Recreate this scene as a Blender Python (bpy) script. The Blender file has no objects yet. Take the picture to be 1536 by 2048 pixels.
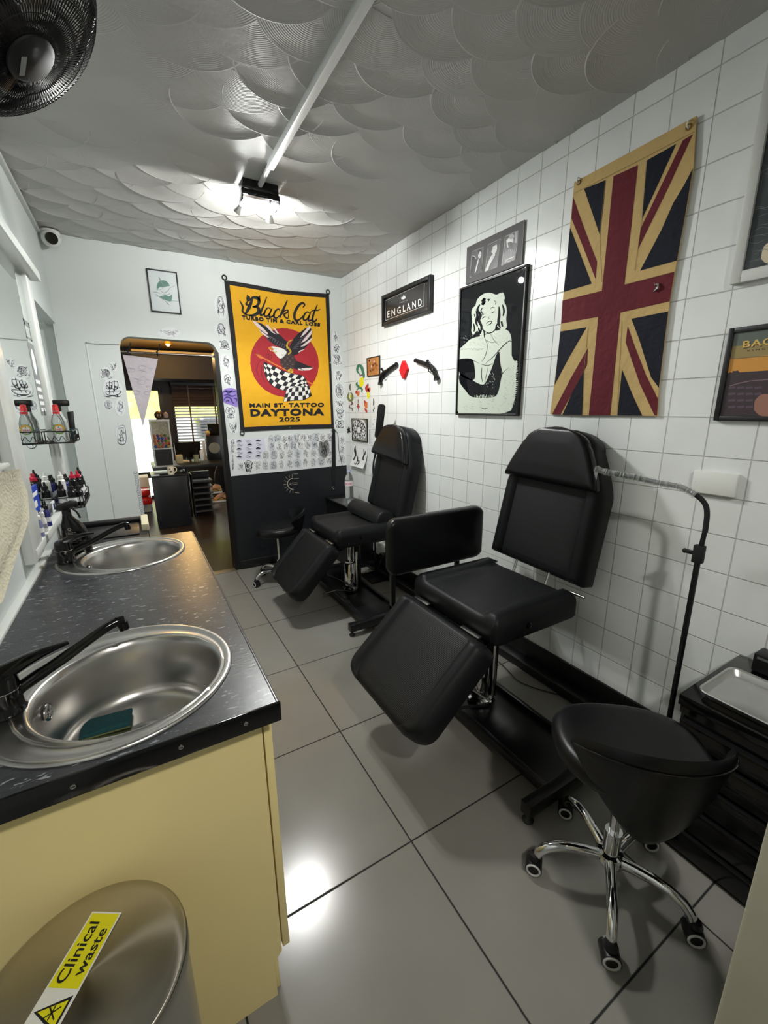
import bpy, bmesh, math, random
from mathutils import Vector, Matrix
import numpy as np
C = bpy.context.scene.collection
PI = math.pi
# ------------------------------------------------------------------ camera
CAMZ = 1.475
RM = np.array([[0.863825, -0.50373547, -0.00754575],
               [-0.12744753, -0.2040122, -0.97063698],
               [0.48740485, 0.83942218, -0.24043069]])
FPX = 842.392
cd = bpy.data.cameras.new('camera'); cam = bpy.data.objects.new('camera', cd); C.objects.link(cam)
cd.sensor_fit = 'HORIZONTAL'; cd.sensor_width = 36.0; cd.lens = FPX/1536*36.0; cd.clip_start = 0.02
mw = Matrix.Identity(4)
for i in range(3):
    mw[i][0] = RM[0][i]; mw[i][1] = -RM[1][i]; mw[i][2] = -RM[2][i]
mw[2][3] = CAMZ
cam.matrix_world = mw
bpy.context.scene.camera = cam
# ------------------------------------------------------------------ view, world, lights
sc = bpy.context.scene
sc.view_settings.view_transform = 'Standard'; sc.view_settings.look = 'None'
sc.view_settings.gamma = 1.0; sc.view_settings.use_curve_mapping = False
sc.view_settings.exposure = 0.0
sc.cycles.use_denoising = True
sc.cycles.max_bounces = 8; sc.cycles.diffuse_bounces = 5; sc.cycles.glossy_bounces = 5
sc.cycles.sample_clamp_indirect = 3.0
w = bpy.data.worlds.new('sky'); sc.world = w; w.use_nodes = True
bg = w.node_tree.nodes['Background']; bg.inputs[0].default_value = (0.93, 0.97, 1.0, 1); bg.inputs[1].default_value = 5.0

def light(name, kind, loc, energy, col=(1, 1, 1), size=0.03, rot=None, spot=None, blend=0.6, size_y=None):
    l = bpy.data.lights.new(name, kind); l.energy = energy; l.color = col
    if kind == 'AREA':
        l.size = size
        if size_y: l.shape = 'RECTANGLE'; l.size_y = size_y
    elif kind == 'SUN': l.angle = size
    else: l.shadow_soft_size = size
    if spot: l.spot_size = spot; l.spot_blend = blend
    o = bpy.data.objects.new(name, l); C.objects.link(o); o.location = loc
    if rot is not None: o.rotation_euler = rot
    return o
def aim(o, tgt):
    o.rotation_euler = (Vector(tgt)-o.location).to_track_quat('-Z', 'Y').to_euler()
LAMP_A = (0.662, 2.618, 2.562); LAMP_B = (0.812, 2.632, 2.560)
LPOW = 35.0
for L_, T_, c_ in ((LAMP_A, (0.35, 2.3, 0.0), (0.97, 1.0, 0.985)), (LAMP_B, (1.05, 2.3, 0.0), (1.0, 0.99, 0.95))):
    o_ = light('spot_lamp_light', 'SPOT', (L_[0], L_[1]+0.03, L_[2]-0.100), LPOW, c_, 0.02, spot=math.radians(172), blend=0.35); aim(o_, T_)
    light('spot_lamp_glow', 'POINT', L_, 27.0, c_, 0.019)
# unseen second ceiling fitting, added behind the photographer as fill for the near end
o_ = light('rear_fill_light', 'SPOT', (0.45, -0.70, 2.42), 100.0, (1.0, 0.97, 0.91), 0.06, spot=math.radians(125), blend=0.9); aim(o_, (0.35, 1.1, 0.6))
# front shop: one warm ceiling lamp, and the sun in the street
light('shop_lamp_light', 'POINT', (0.50, 6.45, 2.17), 30.0, (1.0, 0.62, 0.22), 0.03)
s_ = light('street_sun', 'SUN', (0, 12, 6), 16.0, (1.0, 0.96, 0.86), 0.01); aim(s_, (0.9, 4.4, 0.0))

# ------------------------------------------------------------------ pixel rays onto real planes (photo frame 1536 x 2048)
def ray(px, py):
    v = np.array([(px-768)/FPX, (py-1024)/FPX, 1.0]); return RM.T @ v
def on(px, py, ax, val):
    r = ray(px, py); c = np.array([0, 0, CAMZ]); t = (val-c[ax])/r[ax]; return Vector(c+t*r)
YB = 3.93      # back wall
XR = 1.838     # tiled wall
XL = -0.385    # left wall
ZC = 2.647     # ceiling

# ------------------------------------------------------------------ materials
def s2l(c):
    return tuple(((x/12.92) if x <= 0.04045 else ((x+0.055)/1.055)**2.4) for x in c)
def rgb(r, g, b): return s2l((r/255, g/255, b/255))
MATS = {}
def mat(name, col, rough=0.5, metal=0.0, spec=0.5, coat=0.0, emit=None, estr=1.0, trans=0.0, ior=1.45, alpha=1.0,
        noise=None, bump=None, coat_rough=0.05):
    """col linear; noise=(scale, amount) varies the colour, bump=(scale, strength, dist)"""
    if name in MATS: return MATS[name]
    m = bpy.data.materials.new(name); m.use_nodes = True; nt = m.node_tree; b = nt.nodes['Principled BSDF']
    b.inputs['Base Color'].default_value = (*col, 1); b.inputs['Roughness'].default_value = rough
    b.inputs['Metallic'].default_value = metal; b.inputs['Specular IOR Level'].default_value = spec
    b.inputs['Coat Weight'].default_value = coat; b.inputs['Coat Roughness'].default_value = coat_rough
    b.inputs['Transmission Weight'].default_value = trans; b.inputs['IOR'].default_value = ior
    b.inputs['Alpha'].default_value = alpha
    if emit:
        b.inputs['Emission Color'].default_value = (*emit, 1); b.inputs['Emission Strength'].default_value = estr
    tc = None
    if noise or bump: tc = nt.nodes.new('ShaderNodeTexCoord')
    if noise:
        n = nt.nodes.new('ShaderNodeTexNoise'); n.inputs['Scale'].default_value = noise[0]; n.inputs['Detail'].default_value = 4
        nt.links.new(tc.outputs['Object'], n.inputs['Vector'])
        mx = nt.nodes.new('ShaderNodeMix'); mx.data_type = 'RGBA'
        mx.inputs[6].default_value = (*[c*(1-noise[1]) for c in col], 1)
        mx.inputs[7].default_value = (*[min(1, c*(1+noise[1])) for c in col], 1)
        nt.links.new(n.outputs['Fac'], mx.inputs[0]); nt.links.new(mx.outputs[2], b.inputs['Base Color'])
    if bump:
        n = nt.nodes.new('ShaderNodeTexNoise'); n.inputs['Scale'].default_value = bump[0]; n.inputs['Detail'].default_value = 3
        nt.links.new(tc.outputs['Object'], n.inputs['Vector'])
        bp = nt.nodes.new('ShaderNodeBump'); bp.inputs['Strength'].default_value = bump[1]; bp.inputs['Distance'].default_value = bump[2]
        nt.links.new(n.outputs['Fac'], bp.inputs['Height']); nt.links.new(bp.outputs['Normal'], b.inputs['Normal'])
    MATS[name] = m; return m
def N(nt, t, **k):
    n = nt.nodes.new(t)
    for a, v in k.items(): setattr(n, a, v)
    return n
def math_(nt, op, a, b=None, c=None):
    n = nt.nodes.new('ShaderNodeMath'); n.operation = op
    for i, v in enumerate((a, b, c)):
        if v is None: continue
        if isinstance(v, (int, float)): n.inputs[i].default_value = v
        else: nt.links.new(v, n.inputs[i])
    return n.outputs[0]

def tile_mat(name, ax, org, size, gw, col, gcol, rough, grout_depth, wav=0.0, coat=0.0, var=0.05, stain=None):
    m = bpy.data.materials.new(name); m.use_nodes = True; nt = m.node_tree; b = nt.nodes['Principled BSDF']
    g = N(nt, 'ShaderNodeNewGeometry'); sp = N(nt, 'ShaderNodeSeparateXYZ'); nt.links.new(g.outputs['Position'], sp.inputs[0])
    ds = []; cells = []
    for k in range(2):
        t = math_(nt, 'DIVIDE', math_(nt, 'SUBTRACT', sp.outputs[ax[k]], org[k]), size[k])
        fr = math_(nt, 'FRACT', t); cells.append(math_(nt, 'FLOOR', t))
        d = math_(nt, 'MULTIPLY', math_(nt, 'MINIMUM', fr, math_(nt, 'SUBTRACT', 1.0, fr)), size[k]); ds.append(d)
    d = math_(nt, 'MINIMUM', ds[0], ds[1])
    mr = N(nt, 'ShaderNodeMapRange', interpolation_type='SMOOTHSTEP'); nt.links.new(d, mr.inputs[0])
    mr.inputs[1].default_value = gw*0.35; mr.inputs[2].default_value = gw
    fac = mr.outputs[0]
    cx = N(nt, 'ShaderNodeCombineXYZ'); nt.links.new(cells[0], cx.inputs[0]); nt.links.new(cells[1], cx.inputs[1])
    wn = N(nt, 'ShaderNodeTexWhiteNoise', noise_dimensions='3D'); nt.links.new(cx.outputs[0], wn.inputs[0])
    v = math_(nt, 'ADD', math_(nt, 'MULTIPLY', wn.outputs[0], var), 1-var)
    ns = N(nt, 'ShaderNodeTexNoise'); ns.inputs['Scale'].default_value = 6.0; ns.inputs['Detail'].default_value = 5
    nt.links.new(g.outputs['Position'], ns.inputs['Vector'])
    v = math_(nt, 'MULTIPLY', v, math_(nt, 'ADD', math_(nt, 'MULTIPLY', ns.outputs[0], 0.16), 0.92))
    vc = N(nt, 'ShaderNodeVectorMath', operation='SCALE'); vc.inputs[0].default_value = col; nt.links.new(v, vc.inputs['Scale'])
    mx = N(nt, 'ShaderNodeMix', data_type='RGBA'); mx.inputs[6].default_value = (*gcol, 1); nt.links.new(vc.outputs[0], mx.inputs[7]); nt.links.new(fac, mx.inputs[0])
    nt.links.new(mx.outputs[2], b.inputs['Base Color'])
    r = N(nt, 'ShaderNodeMapRange'); nt.links.new(fac, r.inputs[0]); r.inputs[3].default_value = 0.85; r.inputs[4].default_value = rough
    rr = math_(nt, 'ADD', r.outputs[0], math_(nt, 'MULTIPLY', math_(nt, 'SUBTRACT', ns.outputs[0], 0.5), 0.10))
    nt.links.new(rr, b.inputs['Roughness'])
    b.inputs['Coat Weight'].default_value = coat
    bp = N(nt, 'ShaderNodeBump'); bp.inputs['Strength'].default_value = 1.0; bp.inputs['Distance'].default_value = grout_depth
    h = fac
    if wav:
        n2 = N(nt, 'ShaderNodeTexNoise'); n2.inputs['Scale'].default_value = 9.0; n2.inputs['Detail'].default_value = 1
        nt.links.new(g.outputs['Position'], n2.inputs['Vector'])
        h = math_(nt, 'ADD', fac, math_(nt, 'MULTIPLY', n2.outputs[0], wav))
        h = math_(nt, 'ADD', h, math_(nt, 'MULTIPLY', math_(nt, 'MULTIPLY', math_(nt, 'SUBTRACT', wn.outputs[0], 0.5), ds[0]), 6.0))
    nt.links.new(h, bp.inputs['Height']); nt.links.new(bp.outputs['Normal'], b.inputs['Normal'])
    return m
WTY, WTZ = 0.1457, 0.1427
M_walltile = tile_mat('white_wall_tile', (1, 2), (0.7665, 0.003), (WTY, WTZ), 0.0028, rgb(226, 229, 228), rgb(186, 186, 182), 0.20, 0.0016, wav=0.55, var=0.03)
M_floor = tile_mat('grey_floor_tile', (0, 1), (0.655, 0.955), (0.6, 0.6), 0.0042, rgb(132, 130, 123), rgb(24, 24, 24), 0.19, 0.001, wav=0.0, var=0.04)
M_wall = mat('white_wall_paint', rgb(214, 219, 217), 0.55, bump=(14, 0.25, 0.004), noise=(3, 0.03))
M_wall2 = mat('left_wall_paint', rgb(206, 212, 211), 0.5, bump=(14, 0.2, 0.003), noise=(3, 0.03))
M_black_wall = mat('black_wall_paint', rgb(26, 28, 32), 0.45, bump=(30, 0.15, 0.002), noise=(5, 0.15))
M_white_gloss = mat('white_gloss_paint', rgb(218, 221, 217), 0.25, bump=(20, 0.1, 0.002))
M_white_plastic = mat('white_plastic', rgb(225, 226, 222), 0.3)
M_leather = mat('black_leatherette', rgb(23, 24, 26), 0.46, spec=0.22, bump=(260, 0.25, 0.0006), noise=(8, 0.12))
M_leather2 = mat('black_smooth_leatherette', rgb(17, 18, 20), 0.33, spec=0.32, bump=(30, 0.12, 0.002))
M_black = mat('black_satin', rgb(16, 16, 18), 0.38, bump=(60, 0.08, 0.001))
M_black_metal = mat('black_powder_coated_steel', rgb(20, 20, 22), 0.28, noise=(20, 0.15))
M_black_matte = mat('matte_black', rgb(20, 20, 21), 0.8, noise=(20, 0.1))
M_black_gloss = mat('gloss_black', rgb(10, 10, 11), 0.12, bump=(12, 0.05, 0.002))
M_chrome = mat('chrome', (0.78, 0.78, 0.79), 0.07, 1.0, noise=(10, 0.04))
M_steel = mat('brushed_steel', (0.56, 0.55, 0.53), 0.27, 1.0, noise=(60, 0.06), bump=(40, 0.05, 0.001))
M_steel_rough = mat('dull_steel', (0.50, 0.49, 0.46), 0.36, 1.0, noise=(7, 0.18), bump=(9, 0.12, 0.003))
M_alu = mat('aluminium', (0.62, 0.62, 0.60), 0.34, 1.0, noise=(12, 0.12))
M_rubber = mat('grey_rubber', rgb(190, 190, 186), 0.6, noise=(40, 0.05))
M_cream = mat('cream_laminate', rgb(232, 214, 152), 0.42, noise=(2.5, 0.05), bump=(50, 0.05, 0.001))
M_paper = mat('white_paper', rgb(226, 228, 230), 0.7, noise=(30, 0.03))
M_ink = mat('black_ink', rgb(52, 53, 62), 0.7, noise=(40, 0.3))
M_ink_dark = mat('dense_black_ink', rgb(22, 22, 24), 0.7, noise=(40, 0.3))
M_ink_soft = mat('grey_ink', rgb(120, 122, 136), 0.7, noise=(40, 0.2))
M_glass = mat('clear_glass', (0.95, 0.97, 0.97), 0.02, trans=1.0, ior=1.45, noise=(1, 0.0))
M_clear = mat('clear_plastic', (0.9, 0.93, 0.92), 0.06, trans=0.9, ior=1.3, noise=(9, 0.03))

# ------------------------------------------------------------------ mesh builder
class MB:
    def __init__(s): s.v = []; s.f = []; s.m = []; s.mats = []; s.uv = None
    def mi(s, m):
        if m not in s.mats: s.mats.append(m)
        return s.mats.index(m)
    def add(s, vs, fs, m):
        o = len(s.v); s.v += [tuple(v) for v in vs]; k = s.mi(m)
        for f in fs: s.f.append(tuple(i+o for i in f)); s.m.append(k)
        return s
    def box(s, a, b, m, M=None, bev=0.0):
        if bev > 0: return s.rbox(a, b, m, bev, M)
        x0, y0, z0 = a; x1, y1, z1 = b
        vs = [(x, y, z) for z in (z0, z1) for y in (y0, y1) for x in (x0, x1)]
        if M: vs = [M @ Vector(v) for v in vs]
        return s.add(vs, [(0, 2, 3, 1), (4, 5, 7, 6), (0, 1, 5, 4), (2, 6, 7, 3), (0, 4, 6, 2), (1, 3, 7, 5)], m)
    def rbox(s, a, b, m, bev, M=None, seg=2):
        bm = bmesh.new(); bmesh.ops.create_cube(bm, size=1)
        for v in bm.verts: v.co = Vector(((a[0]+b[0])/2+v.co.x*(b[0]-a[0]), (a[1]+b[1])/2+v.co.y*(b[1]-a[1]), (a[2]+b[2])/2+v.co.z*(b[2]-a[2])))
        bmesh.ops.bevel(bm, geom=bm.edges[:], offset=bev, segments=seg, affect='EDGES', profile=0.5)
        return s.bm(bm, m, M)
    def bm(s, bm, m, M=None):
        bm.verts.index_update()
        vs = [(M @ v.co) if M else v.co.copy() for v in bm.verts]; fs = [tuple(v.index for v in f.verts) for f in bm.faces]
        bm.free(); return s.add(vs, fs, m)
    def prism(s, poly, M, h, m, bev=0.0, seg=2):
        """poly in local XY, extruded 0..h along local Z, placed by M"""
        bm = bmesh.new(); vs = [bm.verts.new((x, y, 0)) for x, y in poly]; f = bm.faces.new(vs); f.normal_update()
        if f.normal.z > 0: f.normal_flip()
        r = bmesh.ops.extrude_face_region(bm, geom=[f]); nv = [e for e in r['geom'] if isinstance(e, bmesh.types.BMVert)]
        for v in nv: v.co.z += h
        if bev > 0:
            bmesh.ops.recalc_face_normals(bm, faces=bm.faces[:])
            es = [e for e in bm.edges if abs(e.verts[0].co.z-e.verts[1].co.z) < 1e-9]
            bmesh.ops.bevel(bm, geom=es, offset=bev, segments=seg, affect='EDGES', profile=0.5)
        bmesh.ops.recalc_face_normals(bm, faces=bm.faces[:])
        return s.bm(bm, m, M)
    def loft(s, rings, m, cap0=False, cap1=False, closed=True):
        n = len(rings[0]); vs = [p for r in rings for p in r]; fs = []
        for i in range(len(rings)-1):
            for j in range(n if closed else n-1):
                k = (j+1) % n; fs.append((i*n+j, i*n+k, (i+1)*n+k, (i+1)*n+j))
        if cap0: fs.append(tuple(range(n))[::-1])
        if cap1: fs.append(tuple((len(rings)-1)*n+j for j in range(n)))
        return s.add(vs, fs, m)
    def cyl(s, p0, p1, r0, r1=None, m=None, n=20, cap=True):
        if r1 is None: r1 = r0
        p0 = Vector(p0); p1 = Vector(p1); q = (p1-p0).to_track_quat('Z', 'Y')
        rings = [[p+q @ Vector((r*math.cos(2*PI*j/n), r*math.sin(2*PI*j/n), 0)) for j in range(n)] for p, r in ((p0, r0), (p1, r1))]
        return s.loft(rings, m, cap, cap)
    def lathe(s, prof, c, m, n=28, axis=(0, 0, 1), cap=False):
        c = Vector(c); q = Vector(axis).normalized().to_track_quat('Z', 'Y')
        rings = [[c+q @ Vector((r*math.cos(2*PI*j/n), r*math.sin(2*PI*j/n), z)) for j in range(n)] for r, z in prof]
        return s.loft(rings, m, cap, cap)
    def tube(s, pts, r, m, n=8, smooth=True, res=6, cap=True):
        pts = [Vector(p) for p in pts]
        if smooth and len(pts) > 2: pts = crm(pts, res)
        rs = r if isinstance(r, (list, tuple)) else [r]*len(pts)
        if len(rs) != len(pts): rs = [rs[min(len(rs)-1, int(i*(len(rs)-1)/(len(pts)-1)+0.5))] for i in range(len(pts))]
        rings = []; up = None
        for i, p in enumerate(pts):
            t = (pts[min(i+1, len(pts)-1)]-pts[max(i-1, 0)]).normalized()
            if up is None: up = t.orthogonal().normalized()
            up = (up-t*up.dot(t)).normalized(); b = t.cross(up)
            rings.append([p+(up*math.cos(2*PI*j/n)+b*math.sin(2*PI*j/n))*rs[i] for j in range(n)])
        return s.loft(rings, m, cap, cap)
    def ring(s, c, axis, R, r, m, n=28, k=8):
        c = Vector(c); q = Vector(axis).normalized().to_track_quat('Z', 'Y'); rings = []
        for i in range(n+1):
            a = 2*PI*i/n; d = Vector((math.cos(a), math.sin(a), 0))
            rings.append([c+q @ (d*(R+r*math.cos(2*PI*j/k))+Vector((0, 0, r*math.sin(2*PI*j/k)))) for j in range(k)])
        return s.loft(rings, m)
    def sphere(s, c, r, m, n=16, k=10, sc=(1, 1, 1)):
        rings = []
        for i in range(k+1):
            a = PI*i/k; rr = max(math.sin(a), 1e-4)
            rings.append([(c[0]+r*sc[0]*rr*math.cos(2*PI*j/n), c[1]+r*sc[1]*rr*math.sin(2*PI*j/n), c[2]-r*sc[2]*math.cos(a)) for j in range(n)])
        return s.loft(rings, m)
    def build(s, name, parent=None, smooth=True, M=None, angle=35):
        me = bpy.data.meshes.new(name); vs = s.v
        if M: vs = [M @ Vector(v) for v in vs]
        me.from_pydata([tuple(v) for v in vs], [], s.f)
        for m in s.mats: me.materials.append(m)
        me.polygons.foreach_set('material_index', s.m)
        if smooth:
            me.polygons.foreach_set('use_smooth', [True]*len(me.polygons))
            me.update()
            bm = bmesh.new(); bm.from_mesh(me); bmesh.ops.recalc_face_normals(bm, faces=bm.faces[:])
            lim = math.radians(angle)
            for e in bm.edges:
                e.smooth = len(e.link_faces) == 2 and e.calc_face_angle(0) < lim
            bm.to_mesh(me); bm.free()
        me.update()
        if s.uv:
            lay = me.uv_layers.new(name='UVMap')
            for p in me.polygons:
                for li in p.loop_indices:
                    lay.data[li].uv = s.uv[me.loops[li].vertex_index]
        o = bpy.data.objects.new(name, me); C.objects.link(o)
        if parent is not None:
            o.parent = parent
            L = PLOC.get(parent.name)
            if L is None and parent.parent is not None: L = None
            if L is not None: o.matrix_parent_inverse = Matrix.Translation(-L)
        return o
PLOC = {}
def crm(pts, res=6):
    out = []
    P = [pts[0]*2-pts[1]]+list(pts)+[pts[-1]*2-pts[-2]]
    for i in range(1, len(P)-2):
        for k in range(res):
            t = k/res; a, b, c, d = P[i-1], P[i], P[i+1], P[i+2]
            out.append(0.5*((2*b)+(c-a)*t+(2*a-5*b+4*c-d)*t*t+(3*b-a-3*c+d)*t**3))
    out.append(P[-2]); return out
def thing(name, label, cat, loc=(0, 0, 0), group=None):
    o = bpy.data.objects.new(name, None); C.objects.link(o); o.location = loc; o.empty_display_size = 0.05
    o['label'] = label; o['category'] = cat
    if group: o['group'] = group
    PLOC[o.name] = Vector(loc); return o
def tag(o, label, cat, group=None, kind=None):
    o['label'] = label; o['category'] = cat
    if group: o['group'] = group
    if kind: o['kind'] = kind
    return o
def struct(o): o['kind'] = 'structure'; return o
def dup(root, loc, rz=None, label=None):
    r = root.copy(); C.objects.link(r); r.location = loc
    if rz is not None: r.rotation_euler = (0, 0, rz)
    if label: r['label'] = label
    for ch in list(root.children):
        c = ch.copy(); C.objects.link(c); c.parent = r
        for g in ch.children:
            d = g.copy(); C.objects.link(d); d.parent = c
    return r
def circ(c, r, n=32, ry=None): ry = ry or r; return [(c[0]+r*math.cos(2*PI*i/n), c[1]+ry*math.sin(2*PI*i/n)) for i in range(n)]
def rrect(x0, y0, x1, y1, r, n=5):
    P = []
    for cx, cy, a in ((x1-r, y0+r, -PI/2), (x1-r, y1-r, 0), (x0+r, y1-r, PI/2), (x0+r, y0+r, PI)):
        for i in range(n+1): P.append((cx+r*math.cos(a+PI/2*i/n), cy+r*math.sin(a+PI/2*i/n)))
    return P

# ------------------------------------------------------------------ flat artwork on real planes
FONT = {}
def text_polys(s):
    if s in FONT: return FONT[s]
    cu = bpy.data.curves.new('t', 'FONT'); cu.body = s; cu.resolution_u = 3; cu.offset = TEXT_BOLD[0]; cu.space_character = TEXT_BOLD[1]
    o = bpy.data.objects.new('t', cu); C.objects.link(o)
    dg = bpy.context.evaluated_depsgraph_get(); dg.update()
    me = bpy.data.meshes.new_from_object(o.evaluated_get(dg))
    vs = [(v.co.x, v.co.y) for v in me.vertices]; fs = [tuple(p.vertices) for p in me.polygons]
    bpy.data.objects.remove(o); bpy.data.curves.remove(cu); bpy.data.meshes.remove(me)
    xs = [v[0] for v in vs]; ys = [v[1] for v in vs]; x0, x1, y0, y1 = min(xs), max(xs), min(ys), max(ys)
    vs = [((x-x0)/(x1-x0), (y-y0)/(y1-y0)) for x, y in vs]
    return vs, fs
TEXT_BOLD = [0.0, 1.0]
class Art(MB):
    """polygons and strokes on one plane; crop=(x0,y0,scale) turns measured photo coordinates into plane points"""
    def __init__(s, ax, val, out, crop=(0, 0, 1), eps=0.0004):
        super().__init__(); s.ax = ax; s.val = val; s.out = out; s.crop = crop; s.eps = eps
    def P(s, x, y, layer=0):
        x0, y0, k = s.crop; p = on(x0+x/k, y0+y/k, s.ax, s.val); p[s.ax] += s.out*s.eps*layer; return p
    def poly(s, pts, m, layer=0):
        vs = [s.P(x, y, layer) for x, y in pts]; return s.add(vs, [tuple(range(len(vs)))], m)
    def sm(s, pts, m, layer=0, res=4):
        q = [Vector((x, y)) for x, y in pts]; q = crm(q+[q[0]], res)[:-1]; return s.poly([(a.x, a.y) for a in q], m, layer)
    def stroke(s, pts, w, m, layer=1, smooth=True, taper=True, res=5):
        q = [Vector(p) for p in pts]
        if smooth and len(q) > 2: q = crm(q, res)
        n = len(q); vs = []
        for i, p in enumerate(q):
            t = q[min(i+1, n-1)]-q[max(i-1, 0)]
            if t.length < 1e-9: t = Vector((1, 0))
            t.normalize(); nn = Vector((-t.y, t.x)); ww = w/2*((0.35+0.65*math.sin(PI*(i+0.5)/n)) if taper else 1)
            vs += [s.P(*(p+nn*ww), layer), s.P(*(p-nn*ww), layer)]
        return s.add(vs, [(2*i, 2*i+1, 2*i+3, 2*i+2) for i in range(n-1)], m)
    def text(s, body, quad, m, layer=2, bold=0.0, space=1.0, shear=0):
        TEXT_BOLD[0] = bold; TEXT_BOLD[1] = space
        vs, fs = text_polys(body); TL, TR, BR, BL = [Vector(q) for q in quad]; out = []
        for x, y in vs:
            x2 = x+shear*(y-0.5); p = (BL*(1-x2)+BR*x2)*(1-y)+(TL*(1-x2)+TR*x2)*y
            out.append(s.P(p.x, p.y, layer))
        return s.add(out, fs, m)
class Flat(Art):
    """the same on a plane given by origin, u, v (metres); coordinates are metres"""
    def __init__(s, org, u, v, eps=0.0004):
        MB.__init__(s); s.o = Vector(org); s.u = Vector(u).normalized(); s.w = Vector(v).normalized(); s.n = s.u.cross(s.w); s.eps = eps
    def P(s, x, y, layer=0): return s.o+s.u*x+s.w*y+s.n*s.eps*layer
# ================================================================== ROOM
def arc(cx, cy, r, a0, a1, n=6): return [(cx+r*math.cos(math.radians(a0+(a1-a0)*i/n)), cy+r*math.sin(math.radians(a0+(a1-a0)*i/n))) for i in range(n+1)]
XZ = Matrix(((1, 0, 0, 0), (0, 0, 1, 0), (0, 1, 0, 0), (0, 0, 0, 1)))      # local (x,y,z) -> (x, z, y)
m = MB()
poly = [(-0.40, 0), (-0.015, 0)]+arc(0.065, 1.935, 0.08, 180, 90)+arc(0.606, 1.935, 0.075, 90, 0)+[(0.681, 0), (XR+0.1, 0), (XR+0.1, ZC+0.05), (-0.45, ZC+0.05), (-0.45, 2.07), (-0.40, 2.07)]
m.prism(poly, Matrix.Translation((0, YB, 0)) @ XZ, 0.11, M_wall)
struct(m.build('wall_back', smooth=False))
m = MB(); m.box((XR, -1.5, 0), (XR+0.12, YB+0.1, ZC+0.05), M_walltile); struct(m.build('wall_right', smooth=False))
m = MB()
m.box((-0.70, -1.5, 0), (XL, 2.93, ZC+0.05), M_wall2); m.box((-0.70, 2.93, 2.07), (XL, YB, ZC+0.05), M_wall2)
m.box((-0.75, 2.90, 0), (-0.60, 4.1, 2.10), M_wall2); m.box((-0.62, 4.01, 0), (-0.38, 4.1, 2.1), M_wall2)
struct(m.build('wall_left', smooth=False))
m = MB(); m.box((-0.75, -1.6, 0), (2.0, -1.5, ZC+0.05), M_wall); struct(m.build('wall_rear', smooth=False))
m = MB(); m.box((-0.75, -1.6, -0.1), (2.0, YB+0.02, 0), M_floor); struct(m.build('floor', smooth=False))
# black lower part of the back wall, its skirting and the black door lining
m = MB(); m.prism([(0.675, 0), (XR-0.0005, 0), (XR-0.0005, 0.905), (0.675, 0.887)], Matrix.Translation((0, YB-0.006, 0)) @ XZ, 0.007, M_black_wall); struct(m.build('trim_1', smooth=False))
m = MB(); m.box((0.70, YB-0.022, 0), (XR-0.001, YB-0.004, 0.085), M_black, bev=0.004); struct(m.build('baseboard_back'))
m = MB(); m.prism([(0.655, 0), (0.694, 0), (0.694, 0.90), (0.690, 1.93), (0.672, 1.955), (0.655, 1.93)], Matrix.Translation((0, YB-0.012, 0)) @ XZ, 0.13, M_black); struct(m.build('trim_2', smooth=False))
m = MB(); m.box((-0.02, YB-0.03, 0.0), (0.66, YB+0.05, 0.006), M_alu, bev=0.002); struct(m.build('trim_3'))
# black skirting and boxing under the tiles
m = MB(); m.box((XR-0.014, -0.2, 0), (XR+0.001, YB-0.02, 0.152), M_black, bev=0.003); struct(m.build('baseboard_right'))
m = MB(); m.box((1.752, 0.5, 0), (XR-0.013, YB-0.024, 0.052), M_black, bev=0.008); struct(m.build('trim_4'))
# plaster crease on the back wall beside the doorway and the white bead at the worktop
m = MB(); m.box((-0.228, YB-0.004, 0.55), (-0.219, YB+0.001, 1.945), M_wall, bev=0.0015); struct(m.build('trim_5'))
m = MB(); m.box((XL-0.001, 0.72, 0.897), (-0.362, 2.15, 0.909), M_white_gloss, bev=0.003); struct(m.build('trim_6'))
# cream door frame at the near right
M_cream_frame = mat('cream_gloss_paint', rgb(196, 192, 172), 0.4, noise=(9, 0.08), bump=(25, 0.2, 0.002))
m = MB(); m.box((0.80, 0.03, 0), (1.02, 0.157, ZC), M_cream_frame, bev=0.006)
m.box((0.865, 0.022, 0), (0.885, 0.036, ZC), M_cream_frame, bev=0.006); struct(m.build('door_1'))

# ------------------------------------------------------------------ swirled plaster ceiling
M_artex = bpy.data.materials.new('swirled_ceiling_plaster'); M_artex.use_nodes = True
nt = M_artex.node_tree; b = nt.nodes['Principled BSDF']; b.inputs['Base Color'].default_value = (*rgb(182, 182, 179), 1); b.inputs['Roughness'].default_value = 0.5
uvn = N(nt, 'ShaderNodeUVMap', uv_map='UVMap'); spn = N(nt, 'ShaderNodeSeparateXYZ'); nt.links.new(uvn.outputs[0], spn.inputs[0])
sn = math_(nt, 'SINE', math_(nt, 'MULTIPLY', spn.outputs[0], 2*PI/0.0075))
gn = N(nt, 'ShaderNodeNewGeometry'); nn = N(nt, 'ShaderNodeTexNoise'); nn.inputs['Scale'].default_value = 3.2; nt.links.new(gn.outputs['Position'], nn.inputs['Vector'])
msk = N(nt, 'ShaderNodeMapRange'); nt.links.new(nn.outputs[0], msk.inputs[0]); msk.inputs[1].default_value = 0.42; msk.inputs[2].default_value = 0.62
nf = N(nt, 'ShaderNodeTexNoise'); nf.inputs['Scale'].default_value = 30; nt.links.new(gn.outputs['Position'], nf.inputs['Vector'])
hh = math_(nt, 'ADD', math_(nt, 'MULTIPLY', math_(nt, 'MULTIPLY', sn, msk.outputs[0]), 0.35), nf.outputs[0])
bpn = N(nt, 'ShaderNodeBump'); bpn.inputs['Distance'].default_value = 0.0010; bpn.inputs['Strength'].default_value = 0.8
nt.links.new(hh, bpn.inputs['Height']); nt.links.new(bpn.outputs[0], b.inputs['Normal'])
m = MB(); m.uv = []
def cadd(vs, fs, uvs): m.add(vs, fs, M_artex); m.uv += uvs
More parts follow.
